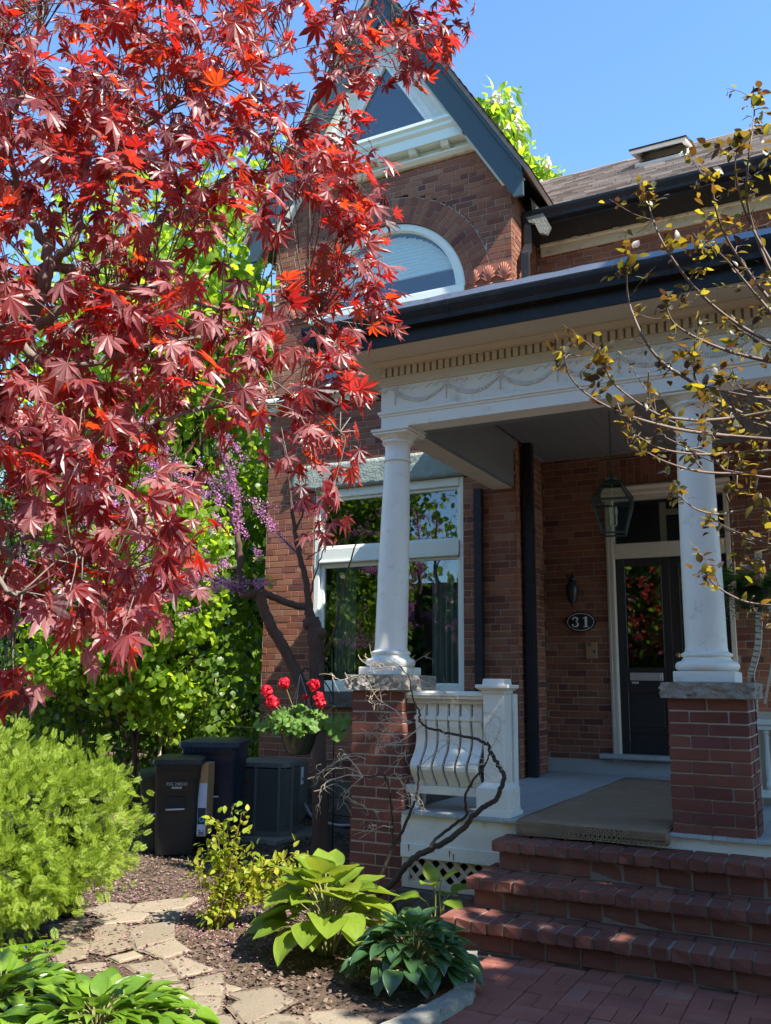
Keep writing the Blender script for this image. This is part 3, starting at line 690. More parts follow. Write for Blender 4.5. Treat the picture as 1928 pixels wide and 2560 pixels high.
# ---- piers: core + bricks on each face
def pier(x0, x1, y0, y1, z0, z1, batter=.0, name='porch_pier', course=.0797):
    core = MB().box(x0+.007, x1-.007, y0+.007, y1-.007, z0, z1).build(name, M['pier_mortar'], house)
    k = 0; z = z0
    n = round((z1-z0)/course); course = (z1-z0)/n
    for k in range(n):
        zc = z0+course*(k+.5); grow = batter*(1-(k+.5)/n)
        for face in range(4):
            if face in (0, 2): L, c0, u, nn = x1-x0, (x0, y0 if face == 0 else y1), (1, 0, 0), (0, -1 if face == 0 else 1, 0)
            else: L, c0, u, nn = y1-y0-.21, ((x1 if face == 1 else x0), y0+.105), (0, 1, 0), ((1 if face == 1 else -1), 0, 0)
            if face in (0, 2): segs = [0, .5, 1] if k % 2 else [0, .27, .76, 1]
            else: segs = [0, .62, 1] if k % 2 else [0, .38, 1]
            for a, b in zip(segs[:-1], segs[1:]):
                a_, b_ = a*L+.005, b*L-.005
                if a == 0 and face in (0, 2): a_ = 0
                if b == 1 and face in (0, 2): b_ = L
                jt = R(-.003, .003)
                c = np.array([c0[0], c0[1], zc]) + np.array(u)*((a_+b_)/2) - np.array(nn)*(.052-grow+jt)
                add_brick(c, u, nn, b_-a_, course-.0105+R(-.002, .001), .104, 'pier_brick', core)
    return core
pL = (-3.585, -3.135, PY, PY+.47); pR = (-1.150, -.645, PY, PY+.50); p3 = (1.05, 1.55, PY, PY+.5)
pier(*pL, 0.0, 1.545); pier(*pR, .56, 1.525, .012); pier(*p3, .56, 1.525)
def cap(x0, x1, y0, y1, z0, z1, seed):
    mb = MB(); mb.add(*rough_block(x0, x1, y0, y1, z0, z1, .007, (26, 26, 6), seed)); return mb.build('cap_stone', M['stone'], house, autosmooth=50)
cap(-3.625, -3.08, 6.265, 6.81, 1.549, 1.665, 11); cap(-1.185, -.60, 6.26, 6.86, 1.527, 1.628, 12); cap(1.0, 1.6, 6.26, 6.86, 1.527, 1.628, 13)
def column(cx, cy, zb, zt, r0, r1, plinth, lean=(0, 0)):
    """attic base, slightly tapered shaft with entasis, astragal, tuscan capital, abacus"""
    prof = []
    z = zb+plinth
    def torus(zc, h, r, n=7): return [(r+h/2*math.sin(math.pi*i/(n-1)), zc-h/2*math.cos(math.pi*i/(n-1))) for i in range(n)]
    prof += [(r0*1.30, z)] + torus(z+.035, .068, r0*1.28) + [(r0*1.2, z+.075), (r0*1.12, z+.095)] + torus(z+.112, .03, r0*1.12) + [(r0*1.04, z+.135), (r0, z+.16)]
    zt_sh = zt-.27
    for t in np.linspace(.04, 1, 14): prof.append((r0+(r1-r0)*(t**1.6), z+.16+(zt_sh-z-.16)*t))
    prof += torus(zt_sh+.012, .024, r1*1.02) + [(r1*.99, zt_sh+.03), (r1*.99, zt-.135), (r1*1.03, zt-.128), (r1*1.10, zt-.12)] + torus(zt-.10, .028, r1*1.12) + [(r1*1.14, zt-.082), (r1*1.36, zt-.06), (r1*1.44, zt-.048)]
    mb = MB(); mb.lathe(prof, cx, cy, 40, lean, zb); col = mb.build('column', M['white'], house, autosmooth=35)
    h = r0*1.43; mb = MB(); mb.cbox(cx-h, cx+h, cy-h, cy+h, zb, zb+plinth-.001, .006); mb.build('plinth', M['white'], col)
    tx, ty = cx+lean[0]*(zt-zb), cy+lean[1]*(zt-zb); h = r1*1.62
    mb = MB(); mb.cbox(tx-h*.93, tx+h*.93, ty-h*.93, ty+h*.93, zt-.0475, zt-.026, .004); mb.cbox(tx-h, tx+h, ty-h, ty+h, zt-.0258, zt-.002, .004); mb.build('abacus', M['white'], col)
    return col
column(-3.375, 6.56, 1.666, 3.705, .133, .108, .065, (.028, 0))
column(-.915, 6.56, 1.629, 3.705, .139, .120, .075, (-.004, 0)); column(1.3, 6.56, 1.629, 3.705, .139, .120, .075)

# ---- entablature (front, with returns on the left side)
EX0 = -3.40                    # left end of the front face
def entab(profile, y_back, name, mat, parent=None, x1=PXE+.1):
    """profile: list of (outset from the architrave face, z); front run + left return"""
    o = parent or house
    mb = MB()
    n = len(profile)
    # front: verts mitred at the left corner
    V = []; F = []
    for d, z in profile: V.append((EX0-d, EA-d, z))
    for d, z in profile: V.append((x1, EA-d, z))
    for d, z in profile: V.append((EX0-d, y_back, z))
    for i in range(n-1):
        F.append((i, i+1, n+i+1, n+i)); F.append((2*n+i, 2*n+i+1, i+1, i))
    mb.add(V, F); return mb.build(name, mat, o)
YBK = YG-.002
ent = entab([(.0, 3.705), (.0, 3.80), (.010, 3.803), (.010, 3.815), (.024, 3.823), (.024, 3.843), (.006, 3.853), (.0, 3.856)], YBK, 'entablature', M['white'])
entab([(.0, 3.856), (.002, 3.88), (.002, 4.055), (.0, 4.06)], YBK, 'frieze', M['white'], ent)
entab([(.0, 4.06), (.012, 4.066), (.012, 4.078), (.022, 4.088), (.022, 4.140)], YBK, 'dentil_moulding', M['cream'], ent)
entab([(.03, 4.140), (.002, 4.1405), (.002, 4.2165), (.045, 4.217), (.045, 4.232), (.06, 4.240), (.075, 4.262), (.078, 4.268)], YBK, 'bed_moulding', M['cream'], ent)
mb = MB(); mb.box(EX0+.001, PXE+.1, EA+.001, EA+.30, 3.704, 3.7045); mb.build('beam_soffit', M['white'], ent)
dm = chamfer_box(.0205, .018, .0375, .003)
me = MB().add(*dm).mesh('dentil', M['cream'])
mats = []
x = EX0+.012
while x < PXE+.05: mats.append(frame_mat((x+.0205, EA-.0175, 4.179), (1, 0, 0), (0, 1, 0), (0, 0, 1))); x += .0587
copies([me], 'dentil', mats, ent)
mats = []
y = EA+.03
while y < YBK-.05: mats.append(frame_mat((EX0-.0175, y+.02, 4.179), (0, 1, 0), (-1, 0, 0), (0, 0, 1))); y += .0587
copies([me], 'dentil', mats, ent)
# garlands: leafy swags, ribbons and drops in relief
ICO = [(0, 0, 1), (.894, 0, .447), (.276, .851, .447), (-.724, .526, .447), (-.724, -.526, .447), (.276, -.851, .447), (.724, .526, -.447), (-.276, .851, -.447), (-.894, 0, -.447), (-.276, -.851, -.447), (.724, -.526, -.447), (0, 0, -1)]
ICOF = [(0,1,2),(0,2,3),(0,3,4),(0,4,5),(0,5,1),(1,6,2),(2,7,3),(3,8,4),(4,9,5),(5,10,1),(6,7,2),(7,8,3),(8,9,4),(9,10,5),(10,6,1),(11,7,6),(11,8,7),(11,9,8),(11,10,9),(11,6,10)]
def garland_mesh(pitch):
    mb = MB(); m = []
    def blob(x, z, sx_, sz_, ang, dep=.008):
        c, s_ = math.cos(ang), math.sin(ang); m.append(frame_mat((x, 0, z), np.array([c, 0, s_])*sx_, np.array([0, dep, 0]), np.array([-s_, 0, c])*sz_))
    n = 26
    for i in range(n+1):
        t = i/n; u = -1+2*t; x = pitch*(t); z = -.035-.105*(1-u*u); dz = .21*u*2/pitch*.5; a = math.atan2(dz, 1)
        w = 1.0+.6*(1-abs(u))
        for s_ in (-1, 1): blob(x+R(-.002, .002), z+s_*.006*w, .017, .0075, a+s_*.7+R(-.2, .2), .019)
        blob(x, z, .011, .0075*w, a, .026)
    for i in range(7): blob(R(-.003, .003), -.045-.018*i, .0085, .012, R(-.4, .4), .022)        # drop
    for k in range(12): a = k/12*6.283; blob(.016*math.cos(a), -.022+.012*math.sin(a), .010, .006, a+1.57, .018)  # bow
    for s_ in (-1, 1):
        for k in range(20):
            t = k/19; blob(s_*(.03+.16*t), -.02+.012*math.sin(t*13+s_)-.012*t, .010, .0042, math.cos(t*13+s_)*.9*s_, .013)
    mb.instances(ICO, ICOF, m); return mb
pitch = .466
gm = garland_mesh(pitch).mesh('garland', M['white'], True)
mats = [frame_mat((-3.267+pitch*k, EA-.002, 4.053), (1, 0, 0), (0, 1, 0), (0, 0, 1)) for k in range(10)]
mats += [frame_mat((EX0-.002, EA+.14+pitch*k, 4.053), (0, 1, 0), (-1, 0, 0), (0, 0, 1)) for k in range(5)]
copies([gm], 'garland', mats, ent)
# ---- side beam inside (seen from below), front beam inner face
mb = MB(); mb.prism_y([(EX0+.0, 3.704), (EX0+.22, 3.704), (EX0+.22, 3.715), (EX0+.245, 3.72), (EX0+.245, 3.84), (EX0+.262, 3.85), (EX0+.262, 3.875), (EX0+.245, 3.885), (EX0+.245, 4.13), (EX0+.29, 4.15), (EX0+.29, 4.22), (EX0+.0, 4.22)], EA+.30, YBK)
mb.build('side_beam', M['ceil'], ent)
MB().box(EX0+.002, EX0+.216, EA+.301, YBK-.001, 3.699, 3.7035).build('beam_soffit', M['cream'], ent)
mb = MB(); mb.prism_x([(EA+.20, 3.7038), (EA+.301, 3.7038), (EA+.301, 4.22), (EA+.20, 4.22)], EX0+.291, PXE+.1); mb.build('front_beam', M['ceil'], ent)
# ---- ceiling boards
me = None; bw = .118; x = EX0+.30; mats = []
cm = MB().cbox(-bw/2+.002, bw/2-.002, EA+.31, YD-.004, 0, .02, .004).mesh('ceiling_board', M['ceil'])
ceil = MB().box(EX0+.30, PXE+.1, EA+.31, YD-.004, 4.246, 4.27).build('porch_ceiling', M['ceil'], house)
while x < PXE+.05: mats.append(frame_mat((x+bw/2, 0, 4.224), (1, 0, 0), (0, 1, 0), (0, 0, 1))); x += bw
copies([cm], 'plank', mats, ceil)
mb = MB(); mb.prism_x([(YD-.004, 4.19), (YD-.018, 4.19), (YD-.03, 4.222), (YD-.004, 4.222)], XI+.002, PXE); mb.prism_y([(XI+.001, 4.19), (XI+.016, 4.19), (XI+.028, 4.222), (XI+.001, 4.222)], YG+.13, YD-.03); mb.build('cove', M['ceil'], ceil)
# ---- porch roof: soffit, black fascia, gutter, flashing, deck
RX0, RYF, ZS = -3.80, 6.02, 4.27
mb = MB(); mb.box(RX0, PXE+.5, RYF, EA-.0, ZS, ZS+.02); mb.box(RX0, EX0, EA+.0005, YBK, ZS, ZS+.02); sf = mb.build('porch_soffit', M['cream'], house)
mb = MB(); mb.box(RX0-.02, PXE+.52, RYF-.022, RYF-.001, ZS-.012, ZS+.25); mb.box(RX0-.02, RX0-.001, RYF-.0005, YBK, ZS-.012, ZS+.25); pf = mb.build('porch_fascia', M['black'], house)
gutter(RYF-.125, ZS+.235, .135, .10, RX0-.10, PXE+.52, 'gutter', pf)
mb = MB(); g0 = RX0-.1
mb.prism_y([(g0+.10, ZS+.235), (g0+.10, ZS+.10), (g0+.035, ZS+.10), (g0, ZS+.2), (g0, ZS+.235)], RYF-.024, YBK); mb.build('side_gutter', M['black'], pf)
mb = MB()
nseg = 60
xs = np.linspace(RX0-.02, PXE+.52, nseg+1)
for i in range(nseg):
    w0, w1 = .004*math.sin(i*1.7), .004*math.sin((i+1)*1.7)
    mb.add([(xs[i], RYF-.018, ZS+.236), (xs[i+1], RYF-.018, ZS+.236), (xs[i+1], RYF+.01, ZS+.345+w1), (xs[i], RYF+.01, ZS+.345+w0), (xs[i+1], RYF+.05, ZS+.350+w1), (xs[i], RYF+.05, ZS+.350+w0)], [(0, 1, 2, 3), (3, 2, 4, 5)])
mb.build('flashing', M['flash'], pf)
mb = MB(); mb.prism_x([(RYF+.03, ZS+.02), (YD-.001, ZS+.02), (YD-.001, ZS+.50), (RYF+.03, ZS+.346)], XI+.001, PXE+.5); mb.prism_x([(RYF+.03, ZS+.02), (YG-.001, ZS+.02), (YG-.001, ZS+.46), (RYF+.03, ZS+.346)], RX0, XI); mb.build('porch_roof', M['shingle'], house)

# ---- porch floor planks, skirt, lattice
pw = .088; x = -3.13; n = 0; mats = []
fl = MB().box(-3.13, PXE, PY-.0, YD-.02, ZF-.08, ZF-.026).build('porch_floor', M['floor'], house)
fmz = MB().cbox(-pw/2+.0012, pw/2-.0012, PY-.055, YG+.9, -.024, 0, .0025).mesh('floor_plank', M['floor'])
x = -3.10
while x < PXE-.05: mats.append(frame_mat((x+pw/2, R(-.004, .002), ZF+R(-.0008, .0008)), (1, 0, 0), (0, 1, 0), (0, 0, 1))); x += pw
copies([fmz], 'plank', mats, fl)
mb = MB(); mb.cbox(-3.13, PXE, PY-.018, PY-.0005, .43, ZF-.027, .002); sk_ = mb.build('porch_skirt', M['white'], house)
mb = MB(); mb.cbox(-3.13, -2.30, PY-.032, PY-.0185, .335, .435, .004); mb.build('skirt_rail', M['white'], sk_)
for x_, z_ in ((-3.06, .405), (-2.86, .41), (-2.70, .37), (-2.73, .39)):      # rust runs
    MB().add([(x_-.006, PY-.0335, z_+.02), (x_+.007, PY-.0335, z_+.022), (x_+.004, PY-.0335, z_-.03), (x_-.002, PY-.0335, z_-.02)], [(0, 1, 2, 3)]).build('rust_stain', M.setdefault('rust', surf_mat('rust', (.28, .11, .04), (.2, .075, .03), .9, 40, 60, 0)), sk_)
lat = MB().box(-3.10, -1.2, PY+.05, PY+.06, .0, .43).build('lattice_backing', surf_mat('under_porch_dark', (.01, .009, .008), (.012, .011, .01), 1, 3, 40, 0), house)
mb = MB(); mb.cbox(-3.128, -3.07, PY-.012, PY+.03, .12, .334, .003); mb.cbox(-3.07, -2.30, PY-.012, PY+.03, .12, .17, .003); mb.build('lattice_frame', M['cream'], lat)
for k in range(-3, 9):
    for s_ in (-1, 1):
        x0 = -3.07+k*.112; p0, p1 = np.array([x0, 0, .15]), np.array([x0+.20, 0, .35])
        if s_ < 0: p0, p1 = np.array([x0+.20, 0, .15]), np.array([x0, 0, .35])
        ts = [t for t in (0, 1)]
        # clip to the opening
        d = p1-p0; lo, hi = 0.0, 1.0
        for lim, sg in ((-3.072, 1), (-2.30, -1)):
            t = (lim-p0[0])/d[0]
            if (d[0] > 0) == (sg > 0): lo = max(lo, t)
            else: hi = min(hi, t)
        if hi-lo < .1: continue
        a, b = p0+d*lo, p0+d*hi; c = (a+b)/2; c[1] = PY+.012+(.009 if s_ > 0 else 0)
        mb = MB(); mb.obox(c, d, (0, 1, 0), np.cross(d, (0, 1, 0)), np.linalg.norm(b-a)/2, .004, .0155); mb.build('slat', M['cream'], lat)
mb = MB(); mb.add(*rough_block(-3.14, -2.45, PY-.09, PY+.1, -.03, .115, .008, (8, 2, 2), 44)); mb.build('footing_stone', M['found'], house)

# ---- newel and railing with bowed slats
NX0, NX1, NY0, NY1 = -2.485, -2.322, 6.345, 6.505
ncx, ncy = (NX0+NX1)/2, (NY0+NY1)/2
def sq(mb, h, z0, z1, c=.003, h1=None):
    if h1 is None: mb.cbox(ncx-h, ncx+h, ncy-h, ncy+h, z0, z1, c)
    else: mb.add([(ncx+a*h, ncy+b*h, z0) for a, b in ((-1,-1),(1,-1),(1,1),(-1,1))]+[(ncx+a*h1, ncy+b*h1, z1) for a, b in ((-1,-1),(1,-1),(1,1),(-1,1))], [(0,3,2,1),(4,5,6,7),(0,1,5,4),(1,2,6,5),(2,3,7,6),(3,0,4,7)])
mb = MB(); sq(mb, .081, .90, 1.535); nw = mb.build('newel_post', M['white'], house)
mb = MB(); sq(mb, .139, ZF+.001, .70); sq(mb, .128, .7005, .72); sq(mb, .124, .7205, .86); sq(mb, .124, .8602, .90, h1=.083); mb.build('base', M['white'], nw)
mb = MB(); sq(mb, .092, 1.5355, 1.555); sq(mb, .095, 1.5552, 1.575, h1=.125); sq(mb, .127, 1.5752, 1.60); sq(mb, .085, 1.6002, 1.643, h1=.08); mb.build('cap', M['white'], nw)
rail = MB(); rail.prism_x([(6.36, 1.49), (6.36, 1.505), (6.345, 1.515), (6.345, 1.535), (6.38, 1.548), (6.47, 1.548), (6.505, 1.535), (6.505, 1.515), (6.49, 1.505), (6.49, 1.49)], -3.134, NX0+.001)
rl = rail.build('railing', M['white'], house)
MB().cbox(-3.134, NX0, 6.385, 6.465, 1.452, 1.4895, .003).build('upper_rail', M['cream'], rl)
MB().cbox(-3.134, NX0, 6.37, 6.475, .785, .845, .004).build('lower_rail', M['white'], rl)
MB().cbox(-3.10, -3.055, 6.39, 6.46, ZF+.001, .784, .003).build('rail_foot', M['white'], rl)
bz = np.linspace(.8455, 1.451, 26)
def bow(z):
    t = (z-.845)/.606; return -.115*math.exp(-((t-.23)/.17)**2) - .018*math.exp(-((t-.75)/.08)**2)
prof_f = [(bow(z)-.012, z) for z in bz]; prof_b = [(bow(z)+.018, z) for z in bz]
bm_ = MB().prism_x(prof_f+prof_b[::-1], -.036, .036).mesh('baluster', M['white'])
nb = 6
mats = [frame_mat((-3.075+(.565)*(k+.5)/nb, 6.425, 0), (1, 0, 0), (0, 1, 0), (0, 0, 1)) for k in range(nb)]
copies([bm_], 'baluster', mats, rl)
me = MB().add(*chamfer_box(.044, .022, .016, .003)).mesh('baluster_block', M['white'])
copies([me], 'baluster_block', [frame_mat((-3.075+.565*(k+.5)/nb, 6.408, 1.345), (1, 0, 0), (0, 1, 0), (0, 0, 1)) for k in range(nb)], rl)
# second half post against the wall side (runs back to the house)
mb = MB(); mb.cbox(-2.455, -2.375, 6.70, 6.80, ZF+.002, 1.53, .003); mb.build('rail_end_post', M['white'], rl)

# ---- right hand side: balustrade along the far end and screen
rb = MB(); rb.cbox(-.80, 1.0, 8.02, 8.14, 1.30, 1.345, .006); rb.cbox(-.78, 1.0, 8.04, 8.12, 1.262, 1.2995, .004); rb.cbox(-.78, 1.0, 8.03, 8.13, .73, .79, .005)
ro = rb.build('balustrade', M['white'], house)
sp = [(.026, .79), (.026, .84), (.016, .86), (.020, .9), (.022, .97), (.017, 1.1), (.014, 1.18), (.020, 1.2), (.014, 1.22), (.024, 1.24), (.024, 1.262)]
me = MB().lathe(sp, 0, 0, 10).mesh('spindle', M['white'], True)
copies([me], 'spindle', [frame_mat((-.70+.082*k, 8.08, 0), (1, 0, 0), (0, 1, 0), (0, 0, 1)) for k in range(20)], ro)
mb = MB(); mb.cbox(-.835, -.765, 8.03, 8.13, ZF+.001, 1.299, .004); mb.build('end_post', M['white'], ro)
# lattice screen with a curved edge standing behind the balustrade
pts = spline([(-.79, 8.22, 1.40), (-.785, 8.22, 1.60), (-.80, 8.22, 1.70), (-.73, 8.22, 1.95), (-.70, 8.22, 2.3), (-.68, 8.22, 2.75)], 6)
mb = MB()
for a, b in zip(pts[:-1], pts[1:]): mb.obox((a+b)/2, b-a, (0, 1, 0), np.cross(b-a, (0, 1, 0)), np.linalg.norm(b-a)/2+.004, .02, .026)
scn = mb.build('porch_screen', M['cream'], house)
mb = MB(); mb.cbox(-.77, 1.0, 8.2, 8.24, ZF, 1.40, .004); mb.cbox(.02, .08, 8.2, 8.24, 1.401, 2.75, .004); mb.build('screen_panel', M['cream'], scn)
for k in range(14):
    for s_ in (-1, 1):
        x0 = -.74+k*.06; mb = MB(); c = np.array([x0+.17, 8.215+s_*.004, 2.05]); d = np.array([.30*s_, 0, 1.28])
        if x0 > -.25: continue
        mb.obox(c, d, (0, 1, 0), np.cross(d, (0, 1, 0)), .60, .003, .010); mb.build('slat', M['cream'], scn)

# ---- door, frame, transom
fr = MB()
fr.cbox(DX0, DX0+.085, YD-.035, YD+.10, .80, 3.66, .006); fr.cbox(DX1-.05, DX1, YD-.035, YD+.10, .80, 3.66, .006)
fr.cbox(DX0+.085, DX1-.05, YD-.03, YD+.10, 2.995, 3.155, .006)
fr.prism_x([(YD+.1, 3.655), (YD-.03, 3.655), (YD-.03, 3.70), (YD-.055, 3.72), (YD-.055, 3.76), (YD-.085, 3.78), (YD-.085, 3.80), (YD+.1, 3.80)], DX0-.03, DX1+.03)
dfm = fr.build('door_frame', M['cream'], house)
mb = MB(); mb.cbox(DX0+.02, DX0+.033, YD-.044, YD-.0355, .88, 3.62, .003); mb.cbox(DX0+.058, DX0+.082, YD-.043, YD-.0355, .88, 3.62, .003); mb.cbox(DX0+.086, DX1-.051, YD-.045, YD-.0305, 3.135, 3.154, .003); mb.build('moulding', M['cream'], dfm)
MB().cbox(DX0+.04, DX0+.052, YD-.0385, YD-.0355, 1.86, 1.93, .001).build('strike_plate', M['nickel'], dfm)
MB().box(DX0+.0855, DX1-.0505, YD+.05, YD+.055, 3.156, 3.654).build('transom_pane', M['glass'], dfm)
mb = MB(); mb.cbox(DX0+.55, DX0+.62, YD+.25, YD+.28, 3.16, 3.65, .003); mb.cbox(DX0+.62, DX0+1.1, YD+.25, YD+.28, 3.50, 3.57, .003); mb.build('hall_trim', M['cream'], dfm)
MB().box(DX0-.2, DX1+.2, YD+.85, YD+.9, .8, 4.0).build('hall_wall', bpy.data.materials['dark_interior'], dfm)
dx = [(DX0+.087, -1.735), (-1.733, DX1-.052)]
for i, (a, b) in enumerate(dx):
    dz0, dz1 = .888, 2.993; t = .088; yd = YD+.03
    mb = MB(); mb.cbox(a, a+t, yd, yd+.045, dz0, dz1, .003); mb.cbox(b-t, b, yd, yd+.045, dz0, dz1, .003)
    for z0, z1 in ((dz0, 1.03), (1.53, 1.80), (2.91, dz1), (1.10, 1.13)): mb.cbox(a+t, b-t, yd, yd+.045, z0, z1, .003)
    mb.box(a+t, b-t, yd+.015, yd+.03, 1.03, 1.53)
    d = mb.build('door', M['door'], house)
    mb = MB(); mb.cbox(a+t+.03, b-t-.03, yd+.006, yd+.0145, 1.17, 1.49, .004); mb.cbox(a+t-.002, a+t+.012, yd-.006, yd+.01, 1.80, 2.91, .002); mb.cbox(b-t-.012, b-t+.002, yd-.006, yd+.01, 1.80, 2.91, .002); mb.build('door_panel', M['door'], d)
    MB().box(a+t, b-t, yd+.02, yd+.026, 1.80, 2.91).build('door_glass', M['door_glass'] if 'door_glass' in M else M['glass'], d)
    if i == 0:
        mb = MB(); mb.cbox(a+.115, b-.115, yd-.012, yd-.0005, 1.66, 1.745, .003); sl_ = mb.build('mail_slot', M['nickel'], d)
        mb = MB(); mb.cbox(a+.14, b-.14, yd-.018, yd-.0125, 1.68, 1.728, .002); mb.build('flap', M['nickel'], sl_)
        MB().cbox(a+.13, a+.20, yd-.006, yd-.0005, 1.625, 1.65, .001).build('lock', M['nickel'], d)
    else:
        mb = MB(); k_ = [(.0, 0), (.027, .0), (.029, .006), (.012, .012), (.012, .03), (.028, .045), (.026, .06), (.0, .066)]
        seg = 16; V = [(a+.055+r*math.cos(6.283*j/seg), yd-.001-h, 1.93+r*math.sin(6.283*j/seg)) for r, h in k_ for j in range(seg)]
        mb.add(V, [(q*seg+j, q*seg+(j+1) % seg, (q+1)*seg+(j+1) % seg, (q+1)*seg+j) for q in range(len(k_)-1) for j in range(seg)]); mb.build('knob', M['brass'], d, smooth=True)
mb = MB(); mb.prism_x([(YD+.12, .83), (YD-.13, .83), (YD-.15, .845), (YD-.15, .868), (YD-.13, .885), (YD+.12, .887)], DX0-.12, DX1+.12); mb.build('door_sill', M['floor'], house)
MB().box(XI+.001, PXE, YD-.03, YD-.0005, ZF+.0005, .815).build('baseboard', M['floor'], house)
# downspout boxes: one on the gable wall beside the window, one standing in the recess
square_pipe([(-3.55, YG-.055, 3.70), (-3.55, YG-.055, .55)], .085, .075, 'downspout', house)
square_pipe([(-3.05, 9.20, 4.215), (-3.05, 9.20, .67)], .10, .10, 'downspout', house)

# ================================================================== house bricks: the 300 that show largest as parts, the rest joined
cand = []
for i, (c, u, n, hl, hd, hh, mat, par) in enumerate(ALL_BRICKS):
    fc = c+n*hd; x, y, k = project(fc)
    to = unit(EYE-fc); facing = to @ n
    inside = 0 < x < PW and 0 < y < PH and facing > .05
    hidden = (x < 850 and y < 1200) or (x < 650) or (abs(fc[1]-YG) < .06 and fc[2] < 1.4 and fc[0] > -3.7) or (y < 760 and fc[1] > 9.5 and fc[2] < 5.4)
    cand.append((hl*hh*facing/(k*k) if inside and not hidden else 0, i))
cand.sort(reverse=True); BIG = set(i for a, i in cand[:300-0] if a > 0)
cache = {}; REST = {'brick': MB(), 'pier_brick': MB()}
for i, (c, u, n, hl, hd, hh, mat, par) in enumerate(ALL_BRICKS):
    w = np.array([0, 0, 1.0]); yax = -n; xax = np.cross(yax, w)
    fm = frame_mat(c, xax, yax, w)
    if i in BIG:
        key = (round(hl, 3), round(hd, 3), round(hh, 3), mat)
        key = key+(i % 4,)
        if key not in cache: cache[key] = MB().add(*rough_brick(key[0], key[1], key[2], .0035, i, .0012)).mesh('brick', M[mat])
        copies([cache[key]], 'brick', [fm], par or wall)
    else:
        V = np.array([(-hl, 0, -hh), (hl, 0, -hh), (hl, 0, hh), (-hl, 0, hh)]); c_ = .0028
        front = V*np.array([1-c_/hl, 1, 1-c_/hh]) + (0, -hd, 0); mid_ = V + (0, -hd+c_, 0); back = V+(0, -hd+.022, 0)
        P = np.vstack([front, mid_, back]); P = P @ fm[:, :3].T + fm[:, 3]
        F = [(0, 1, 2, 3)]
        for a in (0, 4):
            for k in range(4): F.append((a+k, a+4+k, a+4+(k+1) % 4, a+(k+1) % 4))
        REST[mat].add(P, F)
vm = REST['brick']
for a0, a1, r0, r1 in VOUS:
    da = .0042/r0; am = (a0+a1)/2
    pr = [(r0, a0+da), (r1, a0+da*r0/r1), (r1, a1-da*r0/r1), (r0, a1-da)]; off = R(-.002, .002)
    fr_ = [(GX+r*math.cos(a), YG-.001+off, AZ+r*math.sin(a)) for r, a in pr]; ce = np.mean(fr_, axis=0)
    inn = [tuple(np.array(p)*.94+ce*.06-(0, .0, 0)) for p in fr_]; mid_ = [(p[0], YG+.003+off, p[2]) for p in fr_]; bk = [(p[0], YG+.02, p[2]) for p in fr_]
    F = [(0, 1, 2, 3)[::-1]]
    for a in (0, 4):
        for k in range(4): F.append((a+k, a+(k+1) % 4, a+4+(k+1) % 4, a+4+k))
    vm.add(inn+mid_+bk, F)
for key, mb in REST.items():
    if mb.n: mb.build('brickwork', M[key], house, kind='stuff')

# ================================================================== brick steps
steps = thing('brick_steps', 'three red brick steps with rounded brick-on-edge treads up to the porch', 'steps', (-.9, 5.6, 0))
SX1 = 1.3
tread = [(5.43, -2.40, 0.0, .185), (5.72, -2.34, .185, .37), (6.00, -2.27, .37, .565)]
M['step_mortar'] = surf_mat('step_mortar', (.25, .20, .17), (.16, .12, .10), .95, 20, 90, .5, .005)
body = MB()
for k, (y0, x0, z0, z1) in enumerate(tread): body.box(x0+.03, SX1, y0+.045, 6.31-.001*k, z0-.02 if k == 0 else z0-.03, z1-.012)
sb = body.build('step_core', M['step_mortar'], steps)
for k, (y0, x0, z0, z1) in enumerate(tread):
    MB().cbox(x0-.022, .6, y0-.011, y0+.18, z1-.067, z1-.006, .004).build('nosing_mortar', M['step_mortar'], sb)
    MB().box(x0+.014, .6, y0+.034, y0+.06, z0, z1-.07).build('riser_mortar', M['step_mortar'], sb)
rb_cache = {}
def sbrick(c, hx, hy, hz, rz_=0.0):
    key = (round(hx, 3), round(hy, 3), round(hz, 3), int(rng.integers(0, 6)))
    if key not in rb_cache: rb_cache[key] = MB().add(*rough_brick(key[0], key[1], key[2], .007 if hz > .03 else .004, key[3], .0030)).mesh('brick', M['step_brick'])
    cs, sn = math.cos(rz_), math.sin(rz_)
    copies([rb_cache[key]], 'brick', [frame_mat(c, (cs, sn, 0), (-sn, cs, 0), (0, 0, 1))], sb)
for k, (y0, x0, z0, z1) in enumerate(tread):
    # rowlock nosing along the front, header return on the left
    x = x0-.03; w = .107
    while x < .55:
        sbrick((x+w/2, y0+.085+R(-.004, .004), z1-.037+R(-.002, .002)), w/2-.0045+R(-.0015, .001), .105, .0365); x += w
    y = y0+.215
    while y < y0+.5:
        if y+.0 < 6.3: sbrick((x0+.07, y+w/2, z1-.037), .10, w/2-.004, .0365)
        y += w
    # riser stretchers below the nosing
    x = x0+.01; L = .21; h0 = z0; zc = (z0+z1-.076)/2; hz = (z1-.076-z0)/2-.004
    while x < .6:
        sbrick((x+L/2, y0+.075+R(-.002, .002), zc), L/2-.005, .045, hz); x += L
    y = y0+.13
    while y < 6.2:
        sbrick((x0+.055, y+.1, zc), .05, .095, hz); y += .21
    # tread surface behind the nosing
    if k < 2:
        x = x0+.19
        while x < .6: sbrick((x+.105, y0+.255, z1-.018), .1, .055, .0175); x += .212
    else:
        x = x0+.19
        while x < .6: sbrick((x+.105, y0+.25, z1-.018), .1, .045, .0175); x += .212
